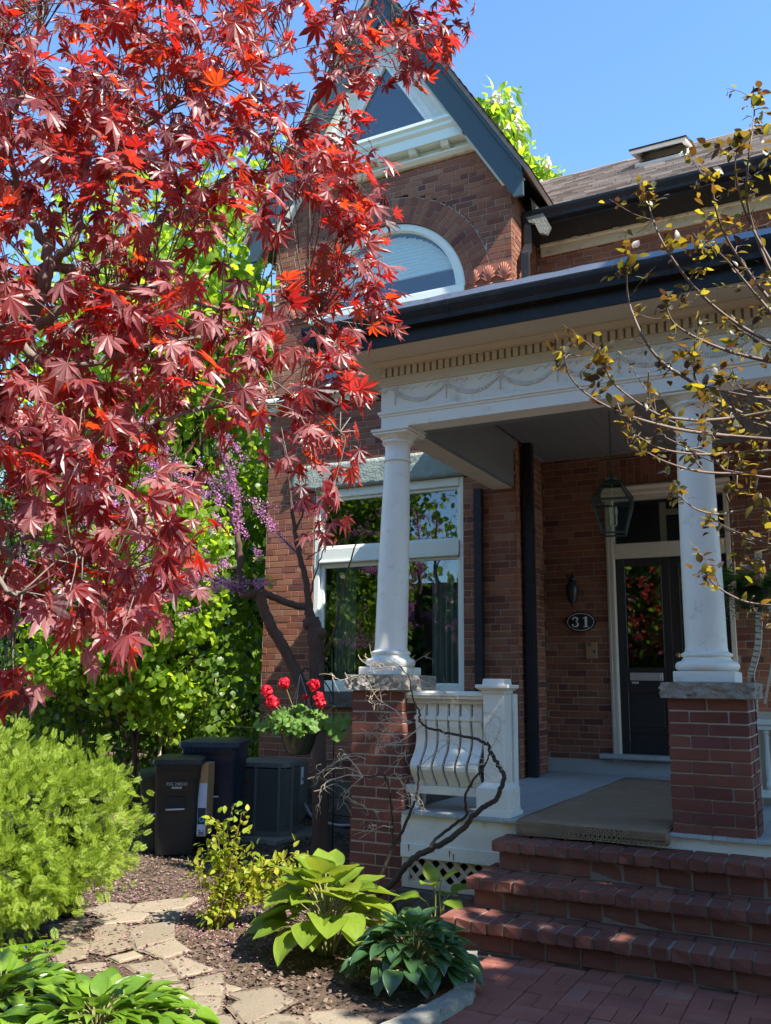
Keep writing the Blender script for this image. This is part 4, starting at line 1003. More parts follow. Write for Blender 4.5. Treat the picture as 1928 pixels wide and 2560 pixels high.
# ================================================================== ground surfaces
pave = MB().box(-2.30, 3.0, 1.0, 5.46, -.06, -.012).build('brick_pavement', surf_mat('joint_sand', (.12, .09, .07), (.07, .05, .04), .98, 30, 120, .8, .01)); pave['kind'] = 'structure'
pv = [MB().add(*chamfer_box(.0985, .0485, .02, .004)).mesh('paver', M['paver']) for _ in range(1)]
mats = []
nx = 0
for i in range(0, 15):
    for j in range(-4, 9):
        cx, cy = -2.2+.2*i, 5.30-.2*(j+.5)+.0
        if cx < -2.05+max(0, (4.9-cy)*.12): continue
        horiz = (i+j) % 2 == 0
        for s_ in (-1, 1):
            off = .05*s_; a = R(-.012, .012); zz = -.018+R(-.003, .003)
            p = (cx+R(-.002, .002), cy+off, zz) if horiz else (cx+off, cy+R(-.002, .002), zz)
            if p[1] > 5.43: continue
            a2 = a if horiz else a+math.pi/2; cs, sn = math.cos(a2), math.sin(a2)
            tx, ty = R(-.012, .012), R(-.012, .012)
            mats.append(frame_mat(p, (cs, sn, tx), (-sn, cs, ty), (-tx, -ty, 1)))
copies(pv, 'brick', mats[:300], pave)
# flagstones
path = MB().box(-9, -9.01, 3, 3.01, -.2, -.19).build('flagstone_path', M['flag']) if False else None
def fs(x, y): return on_z(100+x/2.524, 2180+y/2.524)[:2]
FL = [[(270,240),(440,178),(596,193),(556,232),(436,270)], [(604,193),(800,162),(1000,152),(920,212),(700,248),(564,233)], [(330,302),(444,276),(560,240),(696,254),(640,300),(400,324)],
      [(704,254),(926,217),(868,298),(654,300)], [(562,336),(846,302),(856,408),(612,472),(556,402)], [(330,332),(546,312),(543,380),(576,458),(420,498),(308,480),(338,400)],
      [(90,505),(240,400),(312,444),(290,520),(106,572)], [(654,482),(848,414),(948,484),(780,538)], [(440,532),(600,492),(656,520),(500,560)], [(200,570),(404,556),(420,606),(230,620)],
      [(540,577),(768,543),(866,638),(680,672)], [(802,547),(898,518),(1102,600),(892,650)], [(700,682),(868,647),(880,680),(760,702)], [(952,667),(1148,622),(1153,684),(962,710)],
      [(760,706),(900,690),(934,708),(880,762),(760,760)], [(890,764),(984,716),(1148,702),(1153,768)], [(860,778),(1152,776),(1128,878),(958,914),(880,900)], [(1162,690),(1292,722),(1172,755)],
      [(1262,800),(1182,762),(1460,720),(1605,800),(1520,850),(1302,953),(1192,832)], [(900,938),(1188,892),(1236,960),(1180,1060),(900,1080)], [(1312,960),(1492,890),(1660,905),(1700,1000),(1400,1070),(1260,1040)],
      [(1688,880),(1920,858),(2110,940),(2080,1010),(1740,1000)], [(60,330),(250,260),(310,310),(230,390),(100,470)], [(2120,960),(2300,930),(2420,1080),(2150,1090)], [(1250,1060),(1700,1020),(1720,1200),(1280,1220)], [(880,1100),(1200,1080),(1240,1220),(900,1260)]]
pb = MB()
for k, poly in enumerate(FL):
    P = np.array([fs(*p) for p in poly]); c = P.mean(0); Q = c+(P-c)*1.13; pb.add([(*q, -.0165+.0003*k) for q in Q]+[(*c, -.0165+.0003*k)], [(i, (i+1) % len(Q), len(Q)) for i in range(len(Q))])
path = pb.build('flagstone_path', surf_mat('dusty_joint_soil', (.22, .165, .12), (.13, .095, .07), .97, 25, 120, .8, .008)); path['kind'] = 'structure'
for k, poly in enumerate(FL):
    P = np.array([fs(*p) for p in poly]); c = P.mean(0)
    # subdivide the outline and roughen it
    Q = []
    for a, b in zip(P, np.roll(P, -1, 0)):
        L = np.linalg.norm(b-a); m = max(2, int(L/.05))
        for t in np.arange(m)/m:
            q = a+(b-a)*t; q = q+(rng.normal(size=2)*.006 if t > 0 else 0); Q.append(q)
    Q = np.array(Q)
    if np.cross(Q[1]-Q[0], c-Q[0]) < 0: Q = Q[::-1]
    Q = c+(Q-c)*.997; n = len(Q); top = -.006+R(-.004, .005); tl = rng.normal(size=2)*.004
    inner = c+(Q-c)*(1-.012/np.linalg.norm(Q-c, axis=1))[:, None]
    V = [(*q, -.05) for q in Q]+[(*q, top-.007+(q-c)@tl) for q in Q]+[(*q, top+(q-c)@tl+R(-.001, .001)) for q in inner]+[(*c, top+.002)]
    F = [(i, (i+1) % n, n+(i+1) % n, n+i) for i in range(n)]+[(n+i, n+(i+1) % n, 2*n+(i+1) % n, 2*n+i) for i in range(n)]+[(2*n+i, 2*n+(i+1) % n, 3*n) for i in range(n)]
    MB().add(V, F).build('stone', M['flag'], path)
# stone kerb of the planting bed
kerb = thing('stone_kerb', 'rough grey stone edging between the hosta bed and brick paving', 'kerb', (-2.0, 4.6, 0))
kp = [(-2.16, 5.25), (-2.05, 4.93), (-1.92, 4.60), (-1.955, 4.28), (-2.02, 3.9), (-2.1, 3.5)]
for i, (a, b) in enumerate(zip(kp[:-1], kp[1:])):
    a, b = np.array(a), np.array(b); L = np.linalg.norm(b-a); V, F = rough_block(-L/2+.004, L/2-.004, -.05, .05, -.06, .06+.008*(i % 2), .007, (7, 2, 3), 70+i)
    u = (b-a)/L; V = np.array(V); W = np.stack([(a+b)[0]/2+V[:, 0]*u[0]-V[:, 1]*u[1], (a+b)[1]/2+V[:, 0]*u[1]+V[:, 1]*u[0], V[:, 2]], 1)
    MB().add(W, F).build('stone', M['kerb'], kerb)
# mulch chips and fallen petals: nobody could count them
CH = MB(); m = []
quad = [(-.5, -.3, 0), (.5, -.25, .05), (.45, .3, 0), (-.4, .28, .06)]
def scatter(n, x0, x1, y0, y1, s0, s1, keep=lambda x, y: True):
    out = []
    while len(out) < n:
        x, y = R(x0, x1), R(y0, y1)
        if not keep(x, y): continue
        d = rand_dirs(1)[0]; nrm = unit(np.array([d[0]*.5, d[1]*.5, 1])); t = unit(np.cross(nrm, rand_dirs(1)[0])); s = R(s0, s1)
        out.append(frame_mat((x, y, -.018+R(0, .012)), t, np.cross(nrm, t), nrm, s))
    return out
def offpave(x, y): return not (x > -2.0 and y < 5.5)
ch = MB(); ch.instances(quad, [(0, 1, 2, 3)], scatter(30000, -7.3, -2.0, 3.5, 8.9, .010, .036, offpave))
mm = surf_mat('mulch', (.15, .105, .075), (.085, .058, .044), .95, 30, 60, 0, rnd=.8); o = ch.build('mulch_chips', mm); o['kind'] = 'stuff'; o['label'] = 'brown bark mulch and dry leaf litter covering the beds'
pt = MB(); pt.instances(quad, [(0, 1, 2, 3)], scatter(2600, -5.2, -2.6, 4.2, 7.0, .006, .014, lambda x, y: R(0, 1) < math.exp(-((x+4.15)**2+(y-5.5)**2)/.9)) + [frame_mat(mm_[:, 3]+(0, 0, .03), mm_[:, 0]/np.linalg.norm(mm_[:, 0]), mm_[:, 1]/np.linalg.norm(mm_[:, 1]), mm_[:, 2]/np.linalg.norm(mm_[:, 2]), R(.006, .012)) for mm_ in scatter(1300, -5.4, -3.0, 3.8, 6.6, 1, 1)])
pm = surf_mat('pink_petals', (.50, .24, .36), (.34, .12, .20), .8, 20, 60, 0, rnd=.3); o = pt.build('fallen_petals', pm); o['kind'] = 'stuff'; o['label'] = 'pink blossom petals fallen on the path and mulch'

# ================================================================== things on the porch and wall
def text_mesh(body, size, thick, font_bold=False):
    cu = bpy.data.curves.new('txt', 'FONT'); cu.body = body; cu.size = size; cu.extrude = thick; cu.align_x = 'CENTER'; cu.align_y = 'CENTER'
    if font_bold: cu.offset = size*.022
    o = bpy.data.objects.new('txt', cu); COL.objects.link(o); dg = bpy.context.evaluated_depsgraph_get(); me = bpy.data.meshes.new_from_object(o.evaluated_get(dg)); bpy.data.objects.remove(o); bpy.data.curves.remove(cu); return me
def put_text(name, body, size, thick, center, xa, za, mat, parent, bold=False, sx=1.0):
    me = text_mesh(body, size, thick, bold); me.materials.clear(); me.materials.append(mat); o = link_obj(name, me)
    xa = unit(xa); za = unit(za); n = np.cross(xa, za); o.parent = parent; o.matrix_parent_inverse = root_inv(parent); o.matrix_basis = to_mat4(frame_mat(center, xa*sx, za, n)); return o
pq = thing('house_number_plaque', 'oval navy plaque with white number 31 on the brick beside the door', 'plaque', (-2.713, YD, 2.30))
def ellipse(cx, cz, a, b, n=40): return [(cx+a*math.cos(6.2832*k/n), cz+b*math.sin(6.2832*k/n)) for k in range(n)]
MB().prism_y(ellipse(-2.713, 2.302, .168, .112), YD-.022, YD-.002).build('plate', M['plaque'], pq)
mb = MB(); e0, e1 = ellipse(-2.713, 2.302, .153, .098), ellipse(-2.713, 2.302, .147, .092); n = 40
mb.add([(x, YD-.0235, z) for x, z in e0+e1], [(i, (i+1) % n, n+(i+1) % n, n+i) for i in range(n)]); mb.build('border', M['print'], pq)
def serif_digits(parent):
    """bold old-style 3 and 1 drawn as solid outlines"""
    y0, y1 = YD-.0265, YD-.0222; cx, cz = -2.713, 2.302; h = .118
    def P(pts, ox): return [(cx+ox+x*h, cz+(z-.5)*h) for x, z in pts]
    one = [(-.26, 0), (.26, 0), (.26, .07), (.12, .09), (.12, 1.0), (.02, 1.0), (-.27, .88), (-.27, .81), (-.10, .83), (-.10, .09), (-.26, .07)]
    mb = MB(); mb.prism_y(P(one, .058)[::-1], y0, y1); mb.build('digit', M['print'], parent)
    def arc(ax, az, r0, r1, t0, t1, w0, w1, n=14):
        """thick-thin arc"""
        o, i_ = [], []
        for k in range(n+1):
            t = math.radians(t0+(t1-t0)*k/n); w = w0+(w1-w0)*math.sin(math.pi*k/n)
            o.append((ax+r0*math.cos(t), az+r1*math.sin(t))); i_.append((ax+(r0-w)*math.cos(t), az+(r1-w*.62)*math.sin(t)))
        return o, i_
    mb = MB()
    for (ax, az, r0, r1, t0, t1) in ((-.02, .755, .29, .245, 165, -85), (-.02, .275, .335, .275, 85, -165)):
        o, i_ = arc(ax, az, r0, r1, t0, t1, .05, .20)
        op, ip = P(o, -.058), P(i_, -.058); n = len(op)
        V = [(x, y0, z) for x, z in op+ip]+[(x, y1, z) for x, z in op+ip]
        F = [(k, k+1, n+k+1, n+k) for k in range(n-1)]+[(k, 2*n+k, 2*n+k+1, k+1) for k in range(n-1)]+[(n+k, n+k+1, 3*n+k+1, 3*n+k) for k in range(n-1)]
        mb.add(V, F)
    for (bx, bz) in ((-.235, .79), (-.275, .235)): mb.prism_y([(cx-.058+(bx+.085*math.cos(a))*h, cz+(bz-.5+.085*math.sin(a))*h) for a in np.linspace(0, 6.283, 12, endpoint=False)], y0-.0006, y1)
    mb.build('digit', M['print'], parent)
serif_digits(pq)
db = thing('intercom_plate', 'small square brass intercom plate on the brick below the number plaque', 'intercom', (-2.6, YD, 1.99))
MB().cbox(-2.665, -2.54, YD-.022, YD-.001, 1.895, 2.08, .004).build('plate', surf_mat('tan_metal', (.36, .22, .12), (.30, .18, .10), .45, 6, 60, .03, .001, .5, metal=.2), db)
mb = MB()
for k in range(5): mb.box(-2.645, -2.60, YD-.0245, YD-.0222, 2.03+k*.008, 2.034+k*.008)
mb.build('grille', M['sconce'], db); MB().cbox(-2.585, -2.555, YD-.028, YD-.0222, 1.955, 1.985, .003).build('button', M['sconce'], db)
sc = thing('wall_sconce', 'dark bronze wall lamp with ribbed glass shade above the number plaque', 'wall lamp', (-2.78, YD, 2.63))
mb = MB(); mb.lathe([(.012, 2.47), (.02, 2.485), (.014, 2.50), (.035, 2.515), (.055, 2.56), (.066, 2.62), (.066, 2.68), (.05, 2.73), (.03, 2.76)], -2.77, YD-.13, 16); mb.build('shade', M['sconce'], sc, smooth=True)
mb = MB(); mb.lathe([(.034, 2.755), (.05, 2.77), (.03, 2.80), (.012, 2.815), (.006, 2.84)], -2.77, YD-.13, 14); mb.tube(spline([(-2.80, YD-.01, 2.70), (-2.84, YD-.05, 2.80), (-2.83, YD-.12, 2.83), (-2.785, YD-.13, 2.80)]), .008, 6); mb.tube([(-2.80, YD-.01, 2.60), (-2.79, YD-.05, 2.62)], .02, 8); mb.build('arm', M['sconce'], sc, smooth=True)
mb = MB(); mb.prism_y(ellipse(-2.80, 2.65, .045, .09, 20), YD-.02, YD-.001); mb.build('back_plate', M['sconce'], sc)
# hanging lantern
LX, LY, LZ = -1.80, 7.75, 2.905
ln = thing('porch_lantern', 'dark green glass lantern hanging by a chain from the porch ceiling', 'lantern', (LX, LY, LZ))
def ring_sq(h, z): return [np.array([LX+a*h, LY+b*h, z]) for a, b in ((-1, -1), (1, -1), (1, 1), (-1, 1))]
rot = math.radians(12)
def rt(p): d = p-np.array([LX, LY, 0]); return np.array([LX+d[0]*math.cos(rot)-d[1]*math.sin(rot), LY+d[0]*math.sin(rot)+d[1]*math.cos(rot), p[2]])
lv = [(.098, 2.905), (.172, 3.19), (.080, 3.345)]; rings = [[rt(p) for p in ring_sq(h, z)] for h, z in lv]
mb = MB()
for q in range(3):
    for k in range(4): mb.obox((rings[q][k]+rings[q][(k+1) % 4])/2, rings[q][(k+1) % 4]-rings[q][k], (0, 0, 1), np.cross(rings[q][(k+1) % 4]-rings[q][k], (0, 0, 1)), np.linalg.norm(rings[q][(k+1) % 4]-rings[q][k])/2+.007, .008, .008)
for q in range(2):
    for k in range(4): mb.tube([rings[q][k], rings[q+1][k]], .0085, 5)
fo = mb.build('frame', M['lamp_metal'], ln)
mb = MB()
for q in range(2):
    for k in range(4): c = np.array([LX, LY, 0]); mb.add([rings[q][k]*.995+c*.005, rings[q][(k+1) % 4]*.995+c*.005, rings[q+1][(k+1) % 4]*.995+c*.005, rings[q+1][k]*.995+c*.005], [(0, 1, 2, 3)])
glp = mb.v
for q in range(2):
    for k in range(4):
        p = MB(); a, b, c_, d_ = rings[q][k], rings[q][(k+1) % 4], rings[q+1][(k+1) % 4], rings[q+1][k]; ctr = np.array([LX, LY, 3.1])
        sh = lambda v: v+(ctr-v)*.02*np.array([1, 1, 0]); p.add([sh(a), sh(b), sh(c_), sh(d_)], [(0, 1, 2, 3)]); p.build('pane', M['glass_thin'], ln)
mb = MB(); r0, r1 = [rt(p) for p in ring_sq(.094, 3.352)], [rt(p) for p in ring_sq(.045, 3.385)]; mb.add(r0+r1, [(0, 1, 5, 4), (1, 2, 6, 5), (2, 3, 7, 6), (3, 0, 4, 7), (0, 3, 2, 1), (4, 5, 6, 7)])
mb.lathe([(.05, 3.385), (.052, 3.40), (.03, 3.41), (.03, 3.425), (.012, 3.44), (.008, 3.46)], LX, LY, 12); mb.build('cap', M['lamp_metal'], ln)
mb = MB()
for k in range(3): a = k*2.09; x, y = LX+.03*math.cos(a), LY+.03*math.sin(a); mb.lathe([(.007, 2.99), (.007, 3.07), (.009, 3.075), (.013, 3.10), (.009, 3.13), (.002, 3.15)], x, y, 8); mb.tube([(LX, LY, 2.97), (x, y, 2.985)], .005, 5)
mb.tube([(LX, LY, 2.91), (LX, LY, 2.97)], .008, 6); mb.tube([(LX, LY, 3.0), (LX, LY, 3.35)], .003, 5); mb.build('candle_bulbs', M['oldcream'], ln, smooth=True)
mb = MB(); z = 3.455; k = 0
while z < 4.21:
    t = np.linspace(0, 6.283, 11); ax = (1, 0) if k % 2 else (0, 1); mb.tube([(LX+.008*math.cos(a)*ax[0], LY+.008*math.cos(a)*ax[1], z+.016+.019*math.sin(a)) for a in t], .0022, 4); z += .031; k += 1
mb.build('chain', M['lamp_metal'], ln)
# doormat runner draped over the porch edge
M['mat'] = surf_mat('coir_mat', (.36, .25, .165), (.24, .165, .11), .98, 14, 260, 1.0, .008, .1, dirt=(.40, .29, .20), dirt_scale=3)
runner = thing('coir_runner_mat', 'long brown woven coir mat running to the door and draped over porch edge', 'doormat', (-1.5, 8.0, ZF))
prof = [(6.222, .575), (6.212, .60), (6.216, .64), (6.232, .668), (6.27, .679), (6.4, .681)] + [(y, .6805+.002*math.sin(y*7)) for y in np.arange(6.6, 9.5, .2)] + [(9.55, .681)]
V = []; F = []; xs = np.linspace(-2.195, -1.17, 22)
for j, (y, z) in enumerate(prof):
    for i, x in enumerate(xs):
        wv = .004*math.sin(x*9+j)*(1 if j > 5 else .6); V.append((x+(.018 if j < 3 else 0)*math.sin(j), y-.006*math.sin(x*5)*(j < 5), z+wv*.4+(.012*(x+2.195) if j < 2 else 0)))
w = len(xs)
for j in range(len(prof)-1):
    for i in range(w-1): F.append((j*w+i, j*w+i+1, (j+1)*w+i+1, (j+1)*w+i))
mbm = MB().add(V, F); ro_ = mbm.build('runner', M['mat'], runner, smooth=True); sm = ro_.modifiers.new('thick', 'SOLIDIFY'); sm.thickness = .012; sm.offset = -1.0
mb = MB()    # braided weave on the hanging edge
for row in range(8):
    z = .580+row*.0115
    for i in range(64):
        x = -2.19+1.0*i/63; mb.obox((x, 6.2125+.0*row+(.012 if row > 6 else 0), z+.012*(x+2.195)*(row < 3)), (1, 0, .5*(-1)**(row+i)), (0, 1, 0), (-.5*(-1)**(row+i), 0, 1), .0085, .004, .0042)
mb.build('braided_edge', M['mat'], runner, kind='stuff')

# ================================================================== bins, box, air conditioner and small yard things
def wheelie_bin(name, label, cx, cy, ang, w, d, h, mat, lidmat, serial, group='wheelie bins beside the house'):
    t = thing(name, label, 'bin', (cx, cy, 0), group); ca, sa = math.cos(ang), math.sin(ang)
    def T(P): P = np.asarray(P, float).reshape(-1, 3); return np.stack([cx+P[:, 0]*ca-P[:, 1]*sa, cy+P[:, 0]*sa+P[:, 1]*ca, P[:, 2]], 1)
    mb = MB(); rings = []
    def rect(hw, f, b, r, n=4):
        pts = []
        for qx, qy, a0 in ((hw, b, 0), (-hw, b, 90), (-hw, f, 180), (hw, f, 270)):
            sx_, sy_ = (1 if qx > 0 else -1), (1 if qy > 0 else -1)
            for k in range(n): a = math.radians(a0+90*k/(n-1)); pts.append((qx-sx_*r+r*math.cos(a), qy-sy_*r+r*math.sin(a)))
        return pts
    lev = [(.0, .80), (.03, .82), (.45, .90), (.76, .96), (.77, .985), (.90, 1.0), (.905, 1.045), (.925, 1.045)]
    for tz, sc_ in lev: rings.append([(x, y, tz*h) for x, y in rect(w/2*sc_, -d/2*(sc_*.98), d/2*(.86+.14*sc_), .035)])
    n = len(rings[0]); V = [p for r in rings for p in r]; F = [(j*n+i, j*n+(i+1) % n, (j+1)*n+(i+1) % n, (j+1)*n+i) for j in range(len(lev)-1) for i in range(n)]+[tuple(range(n))[::-1]]
    mb.add(T(V), F); mb.build('body', mat, t, autosmooth=40)
    mb = MB(); r0 = rect(w/2*1.10, -d/2*1.12, d/2*1.05, .04); r1 = rect(w/2*1.09, -d/2*1.10, d/2*1.03, .05); r2 = rect(w/2*.85, -d/2*.8, d/2*.85, .08)
    V = [(x, y, h*.92) for x, y in r0]+[(x, y, h*.965) for x, y in r1]+[(x, y, h*.985) for x, y in r2]; n = len(r0)
    mb.add(T(V), [(i, (i+1) % n, n+(i+1) % n, n+i) for i in range(n)]+[(n+i, n+(i+1) % n, 2*n+(i+1) % n, 2*n+i) for i in range(n)]+[tuple(range(2*n, 3*n)), tuple(range(n))[::-1]])
    mb.build('lid', lidmat, t, autosmooth=40)
    mb = MB()     # ribbed lip below the lid front
    V = [(-w*.46, -d*.545, h*.92), (w*.46, -d*.545, h*.92), (w*.40, -d*.53, h*.865), (-w*.40, -d*.53, h*.865)]; mb.add(T(V+[(x, y+.02, z) for x, y, z in V]), [(0, 3, 2, 1), (4, 5, 6, 7), (3, 7, 6, 2), (0, 4, 7, 3), (1, 2, 6, 5)])
    for k in range(14):
        x = -w*.42+w*.84*k/13; mb.obox(T([(x, -d*.548, h*.893)])[0], (ca, sa, 0), (-sa, ca, 0), (0, 0, 1), .004, .006, h*.024)
    mb.build('lip', lidmat, t)
    for s_ in (-1, 1):
        mb = MB(); c = T([(s_*(w*.40), d*.43, .095)])[0]; ax = np.array([ca, sa, 0]); pr = [(.095, -.02), (.10, -.012), (.10, .012), (.095, .02)]
        seg = 18; b1 = np.array([-sa, ca, 0]); V = [c+ax*q+(b1*math.cos(6.2832*k/seg)+np.array([0, 0, 1])*math.sin(6.2832*k/seg))*r for r, q in pr for k in range(seg)]
        mb.add(V, [(j*seg+k, j*seg+(k+1) % seg, (j+1)*seg+(k+1) % seg, (j+1)*seg+k) for j in range(3) for k in range(seg)]+[tuple(range(seg))[::-1], tuple(range(3*seg, 4*seg))]); mb.build('wheel', M['black'], t)
    mb = MB(); mb.tube(T([(-w*.20, -d*.50, h*.46), (-w*.18, -d*.515, h*.46), (w*.18, -d*.515, h*.465), (w*.20, -d*.50, h*.465)]), .010, 8); mb.build('grab_bar', M['nickel'], t, smooth=True)
    mb = MB(); mb.obox(T([(0, -d*.475, h*.53)])[0], (ca, sa, 0), (-sa, ca, 0), (0, 0, 1), w*.2, .006, .05); mb.build('recess_panel', M['black'], t)
    if serial:
        for (txt, zz, sz) in serial:
            if txt is None:      # print too small to read: a row of short bars
                mb = MB(); x = -.045
                while x < .05:
                    bw_ = R(.003, .010); mb.obox(T([(x+bw_/2, -d*.49-.0085, zz)])[0], (ca, sa, 0), (-sa, ca, 0), (0, 0, 1), bw_/2, .0005, sz/2); x += bw_+R(.002, .004)
                mb.build('print', M['bin_print'], t); continue
            put_text('print', txt, sz, .0006, T([(.0, -d*.49-.008, zz)])[0], (ca, sa, 0), (0, 0, 1), M['bin_print'], t, False)
    return t, T
M['binblack'] = surf_mat('black_bin_plastic', (.016, .017, .018), (.02, .021, .022), .45, 6, 200, .12, .002, .4, dirt=(.03, .03, .031), dirt_scale=5)
M['binblue'] = surf_mat('navy_bin_plastic', (.014, .020, .042), (.02, .028, .055), .42, 6, 200, .12, .002, .45, dirt=(.045, .045, .05), dirt_scale=5)
M['bingreen'] = surf_mat('green_bin_plastic', (.012, .028, .016), (.018, .036, .02), .45, 6, 200, .12, .002, .45)
M['bin_print'] = surf_mat('faded_white_print', (.42, .42, .42), (.34, .34, .34), .6, 10, 60, 0)
BA = math.radians(27)
wheelie_bin('wheelie_bin', 'narrow black wheelie bin with white serial number, nearest the cedar shrub', -5.93, 7.08, BA+.12, .43, .52, .90, M['binblack'], M['binblack'], [('35G 240242', .645, .040), (None, .612, .02)])
wheelie_bin('wheelie_bin', 'larger navy blue wheelie bin with blue lid beside the air conditioner', -5.93, 7.62, BA-.02, .56, .62, 1.04, M['binblue'], M['binblue'], [(None, .80, .026), (None, .77, .02), (None, .745, .016)])
wheelie_bin('wheelie_bin', 'low dark green bin half hidden behind the black wheelie bin', -6.16, 7.08, BA+.25, .40, .42, .76, M['bingreen'], M['bingreen'], None)
bx = thing('cardboard_box', 'tall narrow cardboard box with printed side wedged between the two bins', 'box', (-5.70, 7.18, 0))
bu, bv = np.array([math.cos(BA), math.sin(BA), 0]), np.array([-math.sin(BA), math.cos(BA), 0]); bc = np.array([-5.70, 7.20, 0])
MB().obox(bc+(0, 0, .49), bu, bv, (0, 0, 1), .042, .16, .33).build('carton', surf_mat('cardboard', (.42, .25, .12), (.36, .21, .10), .85, 5, 60, .05), bx)
fy = bc-bv*.1615
MB().obox(fy+(0, 0, .41), bu, bv, (0, 0, 1), .0405, .001, .235).build('printed_panel', surf_mat('pale_blue_print', (.55, .60, .70), (.42, .47, .58), .5, 9, 60, 0), bx)
MB().obox(fy-bv*.0015+(0, 0, .345), bu, bv, (0, 0, 1), .037, .0008, .075).build('dark_label', M['binblue'], bx)
mb = MB(); pts = [fy-bv*.003+(0, 0, .315)+bu*(r*math.cos(a))+np.array([0, 0, r*math.sin(a)]) for r in (.024, .013) for a in np.linspace(0, 6.283, 20, endpoint=False)]; mb.add(pts, [(i, (i+1) % 20, 20+(i+1) % 20, 20+i) for i in range(20)]); mb.build('round_mark', surf_mat('cyan_print', (.05, .42, .65), (.05, .38, .6), .5, 9, 60, 0), bx)
put_text('print', 'PE', .055, .0006, fy-bv*.002+(0, 0, .20), -bu, (0, 0, -1), M['binblue'], bx, True)
# air conditioner
AX0 = np.array([-5.50, 8.03, 0]); aa = math.radians(12); au, av = np.array([-math.cos(aa), -math.sin(aa)*-0.10, 0]), None
M['acmetal'] = surf_mat('grey_ac_paint', (.10, .105, .10), (.125, .13, .122), .5, 4, 80, .05, .002, .4)
ac = thing('air_conditioner', 'square dark grey outdoor air conditioner with louvred sides by the brick wall', 'air conditioner', (-5.82, 8.38, 0))
aw_, az0, az1, acx, acy = .37, .045, .715, -5.83, 8.40
def acr(hw, r, n=5):
    pts = []
    for sx_, sy_, a0 in ((1, 1, 0), (-1, 1, 90), (-1, -1, 180), (1, -1, 270)):
        for k in range(n): a = math.radians(a0+90*k/(n-1)); pts.append((sx_*(hw-r)+r*math.cos(a), sy_*(hw-r)+r*math.sin(a)))
    ra = math.radians(17); return [(acx+x*math.cos(ra)-y*math.sin(ra), acy+x*math.sin(ra)+y*math.cos(ra)) for x, y in pts]
MB().prism_z(acr(aw_-.03, .12), az0, az1).build('core', bpy.data.materials['under_porch_dark'], ac)
mb = MB(); mb.prism_z(acr(aw_, .13), az1, az1+.03); mb.prism_z(acr(aw_-.03, .12), az1+.03, az1+.042); mb.build('top', M['acmetal'], ac); MB().prism_z(acr(aw_+.003, .13), az0-.02, az0+.03).build('base', M['acmetal'], ac)
for k in range(38):
    z = az0+.04+k*(az1-az0-.05)/38; o_, i_ = acr(aw_-.004, .125, 6), acr(aw_-.028, .115, 6); n = len(o_)
    V = [(x, y, z) for x, y in o_]+[(x, y, z+.011) for x, y in i_]+[(x, y, z-.005) for x, y in o_]; mb = MB(); mb.add(V, [(i, (i+1) % n, n+(i+1) % n, n+i) for i in range(n)]+[(2*n+i, 2*n+(i+1) % n, (i+1) % n, i) for i in range(n)]); mb.build('louvre', M['acmetal'], ac)
ra = math.radians(17); cr, sr = math.cos(ra), math.sin(ra)
for (lx, ly) in [(x, -aw_) for x in (-.26, 0, .26)]+[(aw_, y) for y in (-.26, 0, .26)]+[(.30, -.30)]:
    x, y = acx+lx*cr-ly*sr, acy+lx*sr+ly*cr; mb = MB(); mb.obox((x, y, (az0+az1)/2), (cr, sr, 0), (-sr, cr, 0), (0, 0, 1), .012, .012, (az1-az0)/2); mb.build('rib', M['acmetal'], ac)
x, y = acx+.18*cr+(aw_+.005)*sr, acy+.18*sr-(aw_+.005)*cr
def acp(lx, ly, z): return np.array([acx+lx*cr-ly*sr, acy+lx*sr+ly*cr, z])
mb = MB(); mb.obox(acp(aw_-.02, .14, .43), (cr, sr, 0), (-sr, cr, 0), (0, 0, 1), .035, .17, .29); mb.build('service_panel', M['acmetal'], ac)
MB().obox(acp(aw_+.0165, .06, .60), (cr, sr, 0), (-sr, cr, 0), (0, 0, 1), .0015, .045, .09).build('sticker', M['print'], ac)
MB().obox(acp(aw_+.0185, .07, .565), (cr, sr, 0), (-sr, cr, 0), (0, 0, 1), .001, .018, .018).build('sticker_mark', M['black'], ac)
mb = MB(); c = acp(-.16, -aw_-.012, .56); mb.add([c+np.array([cr, sr, 0])*.075*math.cos(a)+np.array([0, 0, 1])*.028*math.sin(a) for a in np.linspace(0, 6.283, 20, endpoint=False)], [tuple(range(20))]); mb.build('badge', surf_mat('dark_red_badge', (.16, .03, .03), (.12, .025, .025), .4, 8, 60, 0), ac)
mb = MB(); mb.add(*rough_block(acx-.48, acx+.48, acy-.48, acy+.48, -.04, .02, .004, (4, 4, 1), 91)); mb.build('concrete_pad', M['kerb'], ac)
cd = thing('electric_conduit', 'grey flexible conduit looping from the air conditioner behind the trunk', 'conduit', (-5.1, 8.5, .3))
MB().tube(spline([acp(aw_+.03, .14, .30), (-5.22, 8.42, .20), (-4.9, 8.45, .14), (-4.62, 8.6, .20), (-4.42, 8.82, .38), (-4.40, 8.96, .52)]), .016, 8).build('flexible_tube', surf_mat('grey_conduit', (.30, .31, .32), (.24, .25, .26), .5, 20, 200, .3), cd, smooth=True)
pi_ = thing('refrigerant_line', 'black insulated pipe lying along the foundation behind the trunk', 'pipe', (-5.0, 8.7, .1))
MB().tube(spline([acp(aw_+.03, .2, .16), (-5.2, 8.72, .10), (-4.6, 8.74, .08), (-4.1, 8.80, .16), (-3.95, 8.95, .25)]), .022, 8).build('insulated_pipe', M['black'], pi_, smooth=True)
hs = thing('garden_hose', 'coiled green garden hose on the ground beside the brick pier', 'hose', (-4.3, 8.2, 0))
hp = [(-4.2+(.17+.012*math.sin(t*.7))*math.cos(t), 8.05+.15*math.sin(t), .02+.011*t/6.28*1.3+.004*math.sin(3*t)) for t in np.linspace(0, 6.283*6, 170)]
